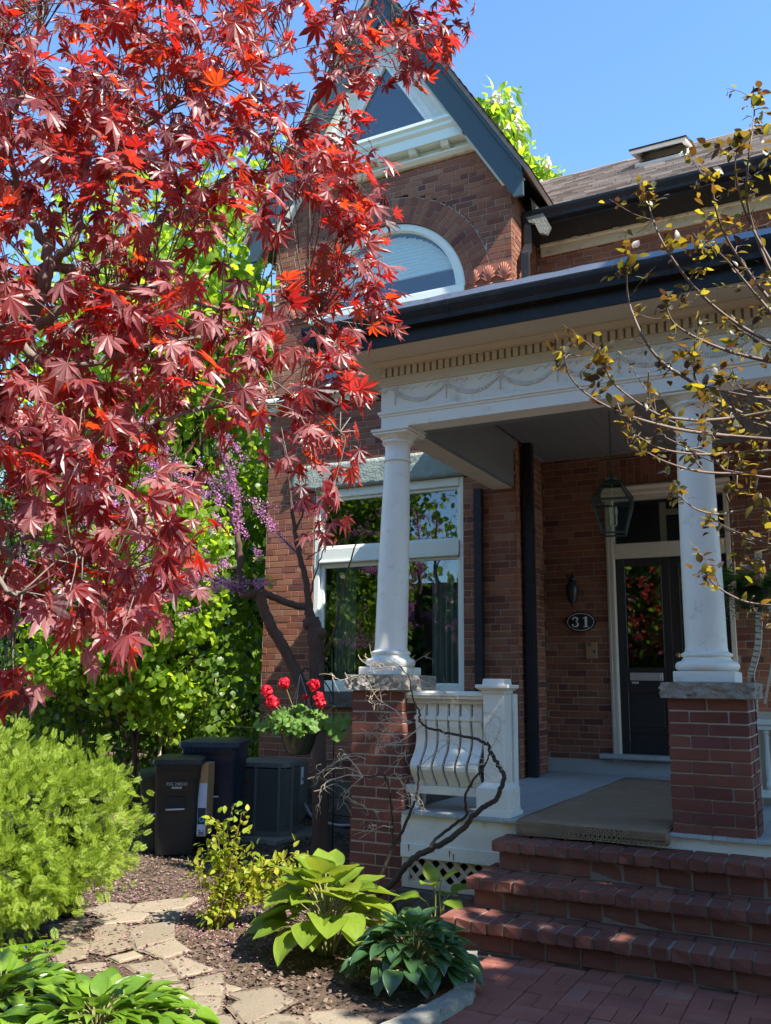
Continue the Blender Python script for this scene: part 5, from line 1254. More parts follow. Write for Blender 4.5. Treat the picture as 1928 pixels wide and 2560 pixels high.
MB().tube(hp, .010, 6).build('coil', surf_mat('green_hose', (.02, .10, .06), (.03, .13, .075), .35, 8, 60, 0), hs, smooth=True)
pl = thing('path_light', 'small black garden path light tilted in the mulch beside the trunk', 'path light', (-4.72, 7.2, 0))
MB().tube([(-4.72, 7.2, -.03), (-4.745, 7.2, .09), (-4.755, 7.2, .13)], [.028, .03, .034], 10).build('lamp_body', M['black'], pl)
MB().tube([(-4.755, 7.2, .131), (-4.757, 7.2, .14)], [.027, .026], 10).build('lens', M['glass_thin'], pl)
for i, (x0, x1, y0, z1, lab) in enumerate(((-3.86, -3.62, 6.20, .16, 'squared tan stone block standing in front of the left brick pier'), (-4.12, -3.89, 6.55, .12, 'low grey stone block beside the squared tan block'))):
    b = thing('stone_block', lab, 'stone', (x0, y0, 0)); mb = MB(); mb.add(*rough_block(x0, x1, y0, y0+.16, -.03, z1, .006, (6, 4, 4), 120+i)); mb.build('block', M['kerb'] if i else M['flag'], b)
# iron fence behind the bins
fence = thing('iron_fence', 'black wrought iron fence with thin pickets behind the bins', 'fence', (-7.5, 10.6, 0))
mb = MB(); mb.cbox(-11.0, -6.45, 10.58, 10.61, 1.18, 1.21, .003); mb.cbox(-11.0, -6.45, 10.58, 10.61, .18, .21, .003); mb.build('rail', M['black'], fence)
me = MB().tube([(0, 0, 0), (0, 0, 1.3), (0, 0, 1.36)], [.008, .008, .001], 6).mesh('picket', M['black'])
copies([me], 'picket', [frame_mat((-11+.1*k, 10.595, 0), (1, 0, 0), (0, 1, 0), (0, 0, 1)) for k in range(46)], fence)
# ================================================================== leaf templates
def maple_leaf(seed=0, droop=.35):
    """seven pointed lobes, stem at the origin, tip along +y, size about 1"""
    r = np.random.default_rng(seed); ang = np.radians([0, 33, -33, 68, -68, 112, -112]); ln = np.array([1.0, .92, .92, .72, .72, .40, .40])*(1+r.normal(size=7)*.05)
    order = np.argsort(ang); ang = ang[order]+r.normal(size=7)*.04; ln = ln[order]; V = [(0, 0, 0)]; F = []
    def P(a, l, z=0): return (math.sin(a)*l, math.cos(a)*l, z)
    n = 7; sin_i = []
    for i in range(n-1):
        a = (ang[i]+ang[i+1])/2; V.append(P(a, .36*min(ln[i], ln[i+1])+.03, .015)); sin_i.append(len(V)-1)
    V.append(P(ang[0]-.30, .10)); s0 = len(V)-1; V.append(P(ang[-1]+.30, .10)); s1 = len(V)-1
    ss = [s0]+sin_i+[s1]
    for i in range(n):
        a, l = ang[i], ln[i]; w = .135*(l**.7)
        def Q(t, side, z): c, s_ = math.cos(a), math.sin(a); return (s_*l*t+c*w*side, c*l*t-s_*w*side, z)
        k = len(V); V.extend([Q(.55, -1, .02), Q(.55, 0, -.03), Q(.55, 1, .02), Q(.80, -.52, .01), Q(.80, .52, .01), Q(1.0, 0, 0)])
        a_, m_, b_, c_, d_, t_ = range(k, k+6)
        F += [(0, ss[i], a_), (0, a_, m_), (0, m_, b_), (0, b_, ss[i+1]), (a_, c_, m_), (m_, c_, t_), (m_, t_, d_), (m_, d_, b_)]
    V = np.array(V); rr = np.hypot(V[:, 0], V[:, 1]); V[:, 2] -= droop*rr**2*.6; V[:, 2] += .05*np.sin(V[:, 0]*5+seed)
    k = len(V); V = np.vstack([V, [(-.008, 0, 0), (.008, 0, 0), (.006, -.45, .10), (-.006, -.45, .10)]]); F.append((k, k+1, k+2, k+3))
    return V, F
def oval_leaf(w=.45, fold=.12, curl=.15, heart=False, n=4, tip=.0):
    V = []; F = []; ts = np.linspace(0, 1, n+1)
    for t in ts:
        hw = w*math.sin(math.pi*min(1, t**.75*.98+.02))**.9 if not heart else w*(1.35*math.sin(math.pi*min(1, .16+t*.84))**1.0)
        if t == 1: hw = .004
        z = -curl*t*t; V += [(-hw, t, z+fold*hw), (0, t, z), (hw, t, z+fold*hw)]
    for i in range(n):
        a = 3*i; F += [(a, a+1, a+4, a+3), (a+1, a+2, a+5, a+4)]
    if heart: V = [(x, y-(.09 if abs(x) > .01 and y < .05 else 0), z) for x, y, z in V]
    return np.array(V), F
def hosta_leaf(L=1.0, w=.36, bend=.7, rip=.016, nl=12, nw=10, seed=0):
    """broad ribbed leaf on a stalk, arching over"""
    r = np.random.default_rng(seed); V = []; F = []
    wob = r.uniform(-.05, .05)
    for i in range(nl+1):
        t = i/nl; hw = w*(math.sin(math.pi*min(1., t**.62*.985+.015))**.85)*(1-.12*t)
        th = bend*t*1.25-.45; # curve down
        y = L*(math.sin(bend*t*1.2+.0)/ (bend*1.2) if bend > .05 else t); z = -L*bend*.42*t*t+.10*t*L
        for j in range(nw+1):
            u = -1+2*j/nw
            zz = z + .22*hw*abs(u)**1.4 + rip*math.cos(j*math.pi)*(1-abs(u)*.6)*math.sin(math.pi*t) + .02*math.sin(t*9+u*3+seed)*abs(u)
            V.append((u*hw+wob*t*t, y, zz))
    m = nw+1
    for i in range(nl):
        for j in range(nw): F.append((i*m+j, i*m+j+1, (i+1)*m+j+1, (i+1)*m+j))
    return np.array(V), F
def round_leaf(seed=0, n=18):
    """scalloped, ruffled geranium leaf, stalk joint at the origin"""
    V = [(0, 0, .0)]; F = []
    for k in range(n+1):
        a = math.radians(-165+330*k/n); sc = 1+.10*math.cos(k*math.pi*2/3)
        V.append((math.sin(a)*.28, math.cos(a)*.28+.05, .06+.05*math.cos(k*1.3+seed))); V.append((math.sin(a)*.55*sc, math.cos(a)*.55*sc+.05, .05+.10*math.cos(k*1.3+seed)))
    for k in range(n): F += [(0, 1+2*k, 3+2*k), (1+2*k, 2+2*k, 4+2*k, 3+2*k)]
    return np.array(V), F

# ================================================================== Japanese maple (close to the camera, upper left)
M['maple_leaf'] = leaf_mat('red_maple_leaf', [(0, (.030, .008, .014)), (.22, (.07, .012, .020)), (.4, (.15, .035, .042)), (.6, (.28, .11, .115)), (.8, (.40, .20, .205)), (1, (.20, .06, .065))],  # rose stops put the sky sheen on the leaves into their colour
                           [(0, (.34, .012, .014)), (.3, (.82, .032, .010)), (.5, (.98, .10, .012)), (.7, (.60, .03, .02)), (1, (.55, .05, .04))], .49, .40, .62, coat=.15)
mroot = at_depth(-330, 1500, 2.9); mroot[2] = 0
maple = thing('japanese_maple', 'Japanese maple with deep red star-shaped leaves overhanging from the upper left', 'tree', mroot)
c9 = lambda x, y, d: at_depth(x/1.851, y/1.851, d)
T0 = [mroot, (mroot[0]+.02, mroot[1]+.03, .7), at_depth(-260, 1250, 2.9), at_depth(-130, 1000, 2.88)]
MBR = [(T0, .075, .05),
  ([T0[-1], c9(40, 1580, 2.85), c9(150, 1440, 2.8), c9(210, 1300, 2.8), c9(222, 1160, 2.85), c9(180, 1075, 2.9), c9(90, 900, 2.9), c9(30, 600, 2.8)], .03, .008),
  ([T0[-1], c9(0, 1450, 2.9), c9(100, 1330, 2.95), c9(220, 1230, 3.0), c9(335, 1125, 3.0), c9(372, 955, 3.05), c9(420, 700, 3.1), c9(520, 400, 3.2), c9(640, 180, 3.3)], .026, .005),
  ([c9(220, 1230, 3.0), c9(430, 1250, 3.05), c9(520, 1140, 3.1), c9(660, 1060, 3.15), c9(785, 1000, 3.2), c9(1000, 850, 3.3), c9(1200, 700, 3.4)], .018, .005),
  ([c9(1000, 850, 3.3), c9(1250, 780, 3.35), c9(1400, 560, 3.4), c9(1500, 370, 3.4), c9(1600, 260, 3.45), c9(1760, 160, 3.5), c9(1830, 110, 3.5)], .010, .003),
  ([T0[-1], c9(180, 1500, 2.7), c9(330, 1410, 2.7), c9(420, 1340, 2.7), c9(700, 1330, 2.8), c9(900, 1400, 2.9), c9(1150, 1440, 3.0), c9(1400, 1380, 3.1)], .016, .004),
  ([T0[-1], at_depth(0, 860, 2.6), at_depth(50, 865, 2.55), at_depth(110, 905, 2.5), at_depth(160, 918, 2.5), at_depth(290, 890, 2.55), at_depth(420, 855, 2.6), at_depth(620, 830, 2.75), at_depth(800, 790, 2.9)], .017, .004),
  ([at_depth(-130, 1000, 2.85), at_depth(0, 1115, 2.5), at_depth(50, 1090, 2.45), at_depth(100, 1108, 2.4), at_depth(170, 1090, 2.4), at_depth(235, 1090, 2.4), at_depth(400, 1050, 2.5), at_depth(560, 1010, 2.6), at_depth(750, 1000, 2.8), at_depth(850, 1080, 2.9)], .015, .003),
  ([at_depth(-130, 1100, 2.85), at_depth(0, 1362, 2.3), at_depth(80, 1345, 2.25), at_depth(200, 1400, 2.2), at_depth(300, 1440, 2.2)], .010, .003),
  ([at_depth(-150, 1150, 2.85), at_depth(0, 1450, 2.1), at_depth(60, 1480, 2.1)], .009, .003),
  ([c9(640, 180, 3.3), c9(800, 250, 3.3), c9(790, 340, 3.25), c9(740, 420, 3.2)], .008, .003),
  ([c9(30, 600, 2.8), c9(110, 380, 2.8), c9(190, 150, 2.9), c9(210, 20, 3.0)], .010, .003),
  ([c9(372, 955, 3.05), c9(500, 760, 3.0), c9(700, 560, 3.05), c9(950, 420, 3.15), c9(1200, 300, 3.3), c9(1330, 210, 3.4)], .012, .003)]
mb = MB(); skel = []
for pts, r0, r1 in MBR:
    S = spline(pts, 6); S[1:-1] += rng.normal(size=(len(S)-2, 3))*.004; rr = np.linspace(r0, r1, len(S)); mb.tube(S, rr, 7); skel.append(S)
SK = np.vstack(skel[1:])
D = 1928/1666.
outline = np.array([(-180, -120), (1000, -120), (1010, 20), (1000, 60), (965, 150), (930, 200), (860, 205), (800, 250), (790, 300), (825, 350), (838, 450), (815, 520), (822, 600), (835, 700), (815, 760), (790, 840), (765, 890), (775, 950), (805, 1035), (735, 1060), (735, 1150), (700, 1120), (650, 1030), (560, 1060), (520, 990), (440, 1060), (420, 1200), (360, 1290), (300, 1370), (240, 1385), (160, 1375), (100, 1330), (0, 1310), (-180, 1310)])*D
gaps = [(620, 140, 45, 60, .92), (690, 160, 40, 90, .3), (770, 60, 40, 60, .4), (560, 560, 130, 85, .72), (330, 520, 70, 45, .7), (180, 560, 60, 50, .6), (640, 470, 50, 60, .6), (890, 60, 40, 40, .3), (240, 120, 40, 30, .5), (600, 720, 90, 50, .45), (100, 500, 60, 50, .5), (40, 540, 50, 60, .6), (380, 1000, 90, 60, .6), (300, 930, 70, 40, .5), (480, 900, 60, 60, .4), (560, 960, 60, 50, .6), (120, 1090, 60, 40, .4), (60, 780, 50, 50, .5), (250, 790, 60, 30, .5), (820, 250, 50, 40, .5), (640, 990, 60, 50, .6), (850, 130, 60, 40, .1), (600, 830, 60, 40, .4), (470, 640, 80, 60, .4)]
def inside(poly, x, y):
    c = False; j = len(poly)-1
    for i in range(len(poly)):
        if (poly[i][1] > y) != (poly[j][1] > y) and x < (poly[j][0]-poly[i][0])*(y-poly[i][1])/(poly[j][1]-poly[i][1])+poly[i][0]: c = not c
        j = i
    return c
clusters = []
tries = 0
while len(clusters) < 780 and tries < 20000:
    tries += 1; x, y = R(-200, 1180), R(-130, 1640)
    if not inside(outline, x, y): continue
    keep = 1.0
    for gx, gy, ga, gb, gs in gaps:
        q = ((x/D-gx)/ga)**2+((y/D-gy)/gb)**2
        if q < 1.15: keep *= 1-min(.97, gs*1.35)
    keep *= float(np.interp(y/D, [600, 800, 1000, 1400], [1.0, .8, .62, .6]))
    if x/D > 620 and y/D < 330: keep *= .5
    if R(0, 1) > keep: continue
    near = np.interp(y, [0, 900, 1650], [2.55, 2.2, 1.85]); far = np.interp(y, [0, 900, 1650], [3.7, 3.3, 2.5])
    d = R(near, far) if x < 800 else R(2.7, 3.5)
    clusters.append(at_depth(x, y, d))
for (x, y) in ((10, 1450), (30, 1475), (4, 1490)): clusters.append(at_depth(x*D, y*D, 2.1))
for (x, y) in ((930, 60), (975, 30), (900, 120), (880, 30), (950, 130), (850, 100), (820, 160), (870, 170), (1000, 15), (900, 80), (700, 120), (730, 40), (740, 110), (700, 30)): clusters.append(at_depth(x*D, y*D, 3.45))
for _ in range(170):        # the crown goes on to the left of the frame (the door glass mirrors it)
    c = np.array([-3.5, 2.4, 3.0])+rand_dirs(1)[0]*np.array([1.1, .9, 1.2])*R(.3, 1)
    if project(c)[0] < -40: clusters.append(c)
lm = []
for c in clusters:
    # twig to the nearest limb
    j = np.argmin(((SK-c)**2).sum(1)); p = SK[j]; dl = np.linalg.norm(c-p)
    if dl < .75:
        mid_ = (p+c)/2+rng.normal(size=3)*.04+(0, 0, .05); S = spline([p, mid_, c], 4); mb.tube(S, np.linspace(.0024, .0011, len(S)), 4)
    out = unit((c-p)*np.array([1, 1, .3])+rng.normal(size=3)*.05)
    k = rng.integers(4, 7)
    for _ in range(k):
        pos = c+rng.normal(size=3)*.036; tip = unit(out*.55+rng.normal(size=3)*.55+np.array([.12, -.1, -.75])); nrm = unit(np.array([.15, -.25, .85])+rng.normal(size=3)*.50)
        lm.append(leaf_frame(pos, tip, nrm, R(.036, .080)))
mb.build('trunk_and_limbs', M['bark_grey'], maple, smooth=True)
lm = np.array(lm); dep = (lm[:, :, 3]-EYE) @ AX_F; px = PW/2+CAM_F*((lm[:, :, 3]-EYE) @ AX_R)/dep; py = PH/2-CAM_F*((lm[:, :, 3]-EYE) @ AX_U)/dep
size = np.linalg.norm(lm[:, :, 0], axis=1)/dep; size[(px < 0) | (py < 0)] = 0; order = np.argsort(-size)
tm = [maple_leaf(s, dr) for s, dr in ((1, .25), (2, .6), (3, 1.0), (4, .35), (5, .8), (6, .1))]
meshes = [MB().add(*t).mesh('maple_leaf', M['maple_leaf']) for t in tm]
copies(meshes, 'leaf', [lm[i] for i in order[:300]], maple)
mb = MB(); rest = order[300:]
for k, t in enumerate(tm): mb.instances(t[0], t[1], lm[rest[k::6]])
mb.build('leaves', M['maple_leaf'], maple, kind='stuff')

# ================================================================== generic foliage
def crown_leaves(center, radii, n_clumps, per, size, tmpl, hang=.5, shell=.55, clump=.28, keep=None):
    out = []; center = np.asarray(center, float); radii = np.asarray(radii, float)
    for _ in range(n_clumps):
        d = rand_dirs(1)[0]; c = center+d*radii*(R(shell, 1.0) if R(0, 1) < .8 else R(.1, shell))
        if keep is not None and not keep(c): continue
        for _ in range(per):
            p = c+rng.normal(size=3)*clump*np.array([1, 1, .7]); tip = unit(rng.normal(size=3)+np.array([0, 0, -hang*2])); nrm = unit(rng.normal(size=3)*.7+np.array([0, 0, 1.0]))
            out.append(leaf_frame(p, tip, nrm, size*R(.7, 1.2)))
    return out
def limbs(mb, base, top, targets, r0, seg=7):
    S = spline([base, (np.asarray(base)+top)/2+rng.normal(size=3)*.08, top], 5); mb.tube(S, np.linspace(r0, r0*.6, len(S)), 9)
    for t in targets:
        a = S[rng.integers(len(S)//2, len(S))]; m_ = (a+np.asarray(t))/2+rng.normal(size=3)*.12+(0, 0, .1); Q = spline([a, m_, t], 5); mb.tube(Q, np.linspace(r0*.4, r0*.08, len(Q)), 5)
LG = leaf_mat('yellow_green_leaf', [(0, (.10, .18, .02)), (.5, (.15, .24, .025)), (1, (.20, .27, .03))], [(0, (.36, .58, .02)), (.5, (.52, .74, .03)), (1, (.64, .78, .05))], .52, .42, .4)
LD = leaf_mat('dark_green_leaf', [(0, (.022, .05, .014)), (.5, (.035, .075, .018)), (1, (.05, .10, .025))], [(0, (.08, .20, .02)), (1, (.18, .34, .03))], .3, .35, .5)
LM = leaf_mat('mid_green_leaf', [(0, (.05, .10, .016)), (.5, (.08, .15, .02)), (1, (.12, .19, .026))], [(0, (.22, .42, .02)), (1, (.44, .60, .03))], .42, .4, .4)
def leafy_tree(name, label, base, top, crowns, leaf, lmat, bark, r0=.1, group=None, keep=None):
    """crowns: (center, radii, clumps, per, size, clump spread)"""
    t = thing(name, label, 'tree', base, group); mb = MB(); limbs(mb, base, np.asarray(top, float), [np.asarray(c[0], float)+rng.normal(size=3)*np.asarray(c[1])*.4 for c in crowns for _ in range(6)], r0)
    mb.build('trunk', bark, t, smooth=True); mb = MB()
    for c in crowns: mb.instances(leaf[0], leaf[1], crown_leaves(c[0], c[1], c[2], c[3], c[4], leaf, clump=c[5], keep=keep))
    mb.build('crown', lmat, t, kind='stuff'); return t
OV = oval_leaf(.40, .15, .2); HT = oval_leaf(.42, .12, .2, True)
# bright tree beside the house, behind the redbud
leafy_tree('green_tree', 'bright yellow-green leafy tree hanging beside the left corner of the brick house', (-8.6, 10.0, 0), (-8.4, 9.7, 3.0),
           [((-7.05, 8.45, 2.75), (.42, .35, .85), 44, 22, .085, .13), ((-7.5, 8.5, 2.1), (.5, .35, .7), 36, 22, .085, .14), ((-7.75, 8.7, 3.2), (.95, .6, .75), 60, 24, .10, .16), ((-8.6, 8.9, 3.4), (1.5, .8, 1.0), 130, 24, .10, .18), ((-9.2, 9.3, 5.0), (2.2, 1.2, 1.4), 170, 24, .11, .22), ((-8.3, 9.3, 6.4), (1.9, 1.0, 1.5), 100, 24, .11, .22), ((-7.7, 9.4, 8.0), (1.2, .9, 1.3), 60, 20, .11, .2)], HT, LG, M['bark_dark'], .12)
leafy_tree('tall_green_tree', 'tall light green tree rising behind the maple at the far left', (-13.5, 13.0, 0), (-13.3, 13.0, 5.5),
           [((-13.0, 12.5, 5.5), (3.0, 2.0, 2.2), 120, 24, .15, .32), ((-12.5, 12.5, 9.0), (3.2, 2.2, 2.6), 130, 24, .15, .34), ((-10.5, 13.0, 7.0), (2.0, 1.5, 2.0), 80, 24, .15, .3)], HT, LG, M['bark_dark'], .2)
leafy_tree('dark_evergreen', 'dark evergreen tree filling the shade at the far left edge', (-11.0, 9.6, 0), (-11.0, 9.6, 3.2),
           [((-10.6, 9.0, 2.2), (1.6, 1.2, 1.9), 150, 40, .06, .2), ((-11.4, 9.6, 4.4), (2.0, 1.3, 1.8), 130, 40, .06, .22)], OV, LD, M['bark_dark'], .13)
leafy_tree('garden_tree', 'shaded green tree standing behind the iron fence in the passage', (-8.4, 13.5, 0), (-8.4, 13.4, 2.5),
           [((-8.0, 12.8, 2.6), (1.9, 1.2, 1.6), 110, 30, .10, .25), ((-9.6, 13.0, 4.5), (2.4, 1.4, 2.0), 120, 30, .11, .28), ((-8.4, 13.2, 1.0), (2.4, 1.0, .9), 70, 26, .09, .22)], HT, LM, M['bark_dark'], .14)
# chestnut behind the roof with candles
chest = leafy_tree('horse_chestnut', 'horse chestnut with white flower candles showing above the roof behind the gable', (-7.0, 24.0, 0), (-6.4, 23.0, 12.0),
           [(at_depth(1238, 318, 21), (.62, .7, .9), 26, 24, .34, .20), (at_depth(1275, 420, 21), (.55, .6, .5), 14, 24, .32, .2), (at_depth(1355, 452, 21), (.36, .5, .38), 10, 24, .30, .16), (at_depth(1150, 480, 21.5), (1.6, 1.2, 1.6), 40, 24, .34, .3)], oval_leaf(.17, .2, .5), LG, M['bark_dark'], .22)
mb = MB(); m = []
for x, y in ((1237, 248), (1248, 255), (1278, 262), (1294, 300), (1248, 312), (1268, 322), (1297, 372), (1370, 412), (1292, 318), (1352, 470)):
    p = at_depth(x, y, 20.6)
    for k in range(60): t = R(0, 1); m.append(frame_mat(p+np.array([R(-1, 1)*.09*(1-t*.8), R(-1, 1)*.09*(1-t*.8), .28*t-.1]), *np.eye(3), R(.02, .04)))
mb.instances(ICO, ICOF, m); mb.build('flower_candles', surf_mat('cream_blossom', (.82, .76, .66), (.75, .62, .55), .7, 8, 60, 0), chest, kind='stuff')
# trees across the garden, out of view: they are what the window panes mirror and what shades the steps
leafy_tree('lime_tree', 'light green tree on the far side of the garden, mirrored in the window', (-10.5, 1.0, 0), (-10.4, 1.0, 2.6),
           [((-9.6, 1.6, 2.6), (1.4, 1.2, 1.3), 90, 26, .11, .2), ((-10.6, .6, 4.6), (2.2, 2.0, 1.8), 120, 26, .12, .26), ((-9.4, .2, 6.4), (2.0, 2.0, 1.8), 110, 26, .12, .26), ((-11.6, 1.8, 2.0), (1.6, 1.4, 1.6), 80, 26, .11, .22)], HT, LM, M['bark_dark'], .13)
leafy_tree('shade_tree', 'broad leafy tree beyond the right edge, shading the steps and columns', (3.6, 4.2, 0), (3.5, 4.2, 3.2),
           [((3.2, 6.1, 6.6), (1.7, 1.9, 3.6), 330, 34, .16, .22), ((3.6, 3.3, 5.2), (1.3, 1.1, 1.6), 85, 34, .16, .2), ((3.0, 5.0, 3.2), (1.1, 1.1, 1.1), 60, 28, .13, .2), ((4.6, 5.0, 5.0), (1.5, 1.5, 2.0), 80, 28, .14, .24)], HT, LM, M['bark_dark'], .13)

for i, (x, y, h, r_) in enumerate(((1.5, -8, 6.5, 3.0), (-6.5, -7.5, 6.0, 3.0), (7.5, -3.5, 6.5, 3.2), (-14.0, -4.0, 5.5, 2.8), (-2.5, -14, 7.5, 3.5))):  # unseen trees added to block skylight and darken the porch
    leafy_tree('unseen_tree', ['leafy street tree behind the viewpoint', 'leafy street tree behind the viewpoint to the left', 'leafy street tree behind the viewpoint to the right', 'leafy tree far to the left behind the viewpoint', 'tall leafy tree across the street behind the viewpoint'][i], (x, y, 0), (x, y, h-1.5),
               [((x, y, h), (r_, r_, r_*.9), 230, 26, .25, .4), ((x+r_*.5, y+r_*.3, h-1.8), (r_*.6, r_*.6, r_*.5), 50, 26, .22, .35)], HT, LM, M['bark_dark'], .18, group='street trees behind the viewpoint')
sh = thing('unseen_hedge', 'long tall hedge on the street side behind the viewpoint', 'hedge', (-5, -11, 0))  # unseen hedge added to dim the porch and darken the pane reflections
MB().box(-30, 16, -12.2, -11.2, -.1, 5.2).build('hedge_heart', surf_mat('unseen_hedge_inside', (.012, .02, .008), (.02, .03, .012), .95, 8, 40, 1, .05), sh)
m = [leaf_frame((R(-30, 16), -11.1+R(-.25, .3), R(0, 5.6)), unit(rng.normal(size=3)+(0, .3, -.8)), unit(rng.normal(size=3)*.6+(0, .8, .6)), R(.16, .28)) for _ in range(9000)]
mb = MB(); mb.instances(*HT, m); mb.build('leaves', LM, sh, kind='stuff')
# dense hedge closing the back of the garden
bh = thing('boundary_hedge', 'tall dark green boundary hedge closing the back of the garden', 'hedge', (-12, 16.5, 0))
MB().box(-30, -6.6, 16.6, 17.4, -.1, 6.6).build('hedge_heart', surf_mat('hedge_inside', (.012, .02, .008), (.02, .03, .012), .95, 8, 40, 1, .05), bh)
m = [leaf_frame((R(-30, -6.5), 16.5+R(-.25, .2), R(0, 7.0)), unit(rng.normal(size=3)+(0, -.3, -.8)), unit(rng.normal(size=3)*.6+(0, -.8, .6)), R(.13, .24)) for _ in range(9500)]
mb = MB(); mb.instances(*HT, m); mb.build('leaves', LM, bh, kind='stuff')

leafy_tree('young_green_tree', 'low bright green sapling in front of the hedge beside the bins', (-8.3, 8.9, 0), (-8.3, 8.85, 1.2),
           [((-8.2, 8.6, 1.75), (.7, .3, .5), 50, 22, .085, .14), ((-9.3, 8.5, 1.9), (.7, .35, .5), 44, 22, .085, .14), ((-7.6, 8.75, 1.35), (.45, .3, .35), 26, 22, .08, .12)], HT, LG, M['bark_dark'], .04)
# ---- climbing hedge behind the bins
hedge = thing('vine_hedge', 'tangled green vine and twiggy hedge above the bins at the fence', 'hedge', (-8.4, 9.6, 0))
mb = MB(); m = []
for _ in range(5200):
    x = R(-11.5, -6.75); t = R(0, 1); y = 9.35+.35*math.sin(x*2.1)+R(-.3, .45); z = R(.15, 1.95+.35*math.sin(x*1.7)-.25*(x > -7.3))
    m.append(leaf_frame((x, y, z), unit(rng.normal(size=3)+(0, -.3, -.9)), unit(rng.normal(size=3)*.6+(0, -.6, .7)), R(.05, .10)))
mb.instances(*HT, m); mb.build('leaves', LM, hedge, kind='stuff')
mb = MB()
for _ in range(150):
    x = R(-11.2, -6.9); y = 9.35+R(-.25, .35); z = R(.2, 1.8); d = rng.normal(size=3)*np.array([.45, .15, .25]); S = spline([(x, y, z), np.array([x, y, z])+d*.5+rng.normal(size=3)*.06, np.array([x, y, z])+d], 4); mb.tube(S, np.linspace(.006, .002, len(S)), 4)
for k in range(9): x = -11+.5*k; mb.tube(spline([(x, 9.5, 0), (x+R(-.2, .2), 9.5, .8), (x+R(-.4, .4), 9.45, 1.7)], 5), np.linspace(.03, .012, 11), 6)
mb.build('twigs', M['twig_pale'], hedge, kind='stuff')

# ================================================================== redbud with pink blossom
red = thing('redbud_tree', 'crooked redbud tree with bare dark limbs and pink blossom before the window', 'tree', (-4.6, 7.5, 0))
def rp(x, y, Y): return on_y(x, y, Y)
RB = [([(-4.56, 7.5, -.05), rp(801, 2080, 7.5), rp(799, 1950, 7.5), rp(795, 1800, 7.5), rp(793, 1690, 7.5), rp(790, 1600, 7.5), rp(780, 1545, 7.5)], [.115, .085, .072, .068, .072, .082, .075]),
      ([rp(790, 1600, 7.5), rp(775, 1540, 7.5), rp(770, 1500, 7.48), rp(762, 1440, 7.45), rp(748, 1385, 7.4), rp(738, 1330, 7.4), rp(728, 1260, 7.35), rp(722, 1180, 7.3), rp(700, 1080, 7.2)], [.055, .05, .036, .032, .028, .022, .016, .012, .006]),
      ([rp(790, 1850, 7.5), rp(770, 1760, 7.45), rp(735, 1670, 7.4), rp(692, 1590, 7.3), rp(662, 1530, 7.2), rp(648, 1480, 7.15)], [.045, .06, .058, .056, .055, .055]),
      ([rp(650, 1482, 7.15), rp(615, 1485, 7.1), rp(603, 1470, 7.1), rp(600, 1400, 7.05), rp(592, 1330, 7.0), rp(575, 1280, 7.0), rp(550, 1262, 6.95)], [.045, .042, .04, .034, .026, .018, .008]),
      ([rp(648, 1480, 7.15), rp(690, 1495, 7.3), rp(735, 1512, 7.42), rp(775, 1520, 7.5)], [.036, .034, .034, .035]),
      ([rp(620, 1485, 7.1), rp(560, 1460, 6.95), rp(500, 1430, 6.8), rp(430, 1410, 6.7), rp(350, 1395, 6.5)], [.022, .016, .012, .008, .004]),
      ([rp(592, 1330, 7.0), rp(595, 1260, 7.0), rp(570, 1180, 6.9), rp(540, 1080, 6.8)], [.016, .012, .009, .004]),
      ([rp(480, 1425, 6.8), rp(400, 1350, 6.6), rp(300, 1280, 6.4), rp(180, 1250, 6.2)], [.010, .008, .006, .003]),
      ([rp(500, 1430, 6.8), rp(440, 1480, 6.7), rp(360, 1520, 6.6), rp(220, 1560, 6.4)], [.009, .007, .005, .003]),
      ([rp(550, 1262, 6.95), rp(450, 1190, 6.7), rp(340, 1140, 6.5), rp(200, 1120, 6.3)], [.009, .007, .005, .003]),
      ([rp(805, 1640, 7.5), rp(832, 1590, 7.45), rp(850, 1510, 7.45), rp(872, 1420, 7.4), rp(900, 1350, 7.4), rp(960, 1315, 7.4)], [.014, .012, .010, .008, .006, .003]),
      ([rp(775, 1500, 7.5), rp(790, 1430, 7.45), rp(815, 1360, 7.4), rp(840, 1320, 7.4)], [.010, .007, .005, .003]),
      ([rp(765, 1400, 7.4), rp(800, 1375, 7.4), rp(835, 1350, 7.35)], [.007, .005, .003]),
      ([rp(740, 1380, 7.4), rp(690, 1330, 7.35), rp(660, 1290, 7.3), rp(600, 1230, 7.2)], [.008, .006, .004, .002]),
      ([rp(738, 1330, 7.4), rp(760, 1270, 7.4), rp(765, 1200, 7.35), rp(770, 1140, 7.3)], [.012, .009, .006, .003])]
mb = MB(); rsk = []
for pts, rr in RB:
    S = spline(pts, 6); S[1:-1] += rng.normal(size=(len(S)-2, 3))*.004; r_ = np.interp(np.linspace(0, 1, len(S)), np.linspace(0, 1, len(rr)), rr); mb.tube(S, r_*(1+rng.normal(size=len(S))*.04), 10); rsk.append((S, r_))
mb.instances(ICO, ICOF, [frame_mat(rp(775, 1560, 7.48), *np.eye(3), .085), frame_mat(rp(800, 1585, 7.5), *np.eye(3), .08), frame_mat(rp(645, 1482, 7.15), *np.eye(3), .062)])
tw = []
for S, r_ in rsk[5:10]:
    for k in range(9):
        p = S[rng.integers(2, len(S))]; d = rng.normal(size=3)*np.array([.35, .25, .25]); Q = spline([p, p+d*.5+rng.normal(size=3)*.04, p+d], 4); mb.tube(Q, np.linspace(.004, .0015, len(Q)), 4); tw.append(Q)
trk = mb.build('trunk', M['bark_red'], red, smooth=True)
mb = MB(); m = []
src = [S for S, r_ in rsk[5:10]]+[S for S, r_ in rsk[13:14]]+tw
src2 = [rsk[1][0][8:], rsk[3][0][18:], rsk[6][0]]
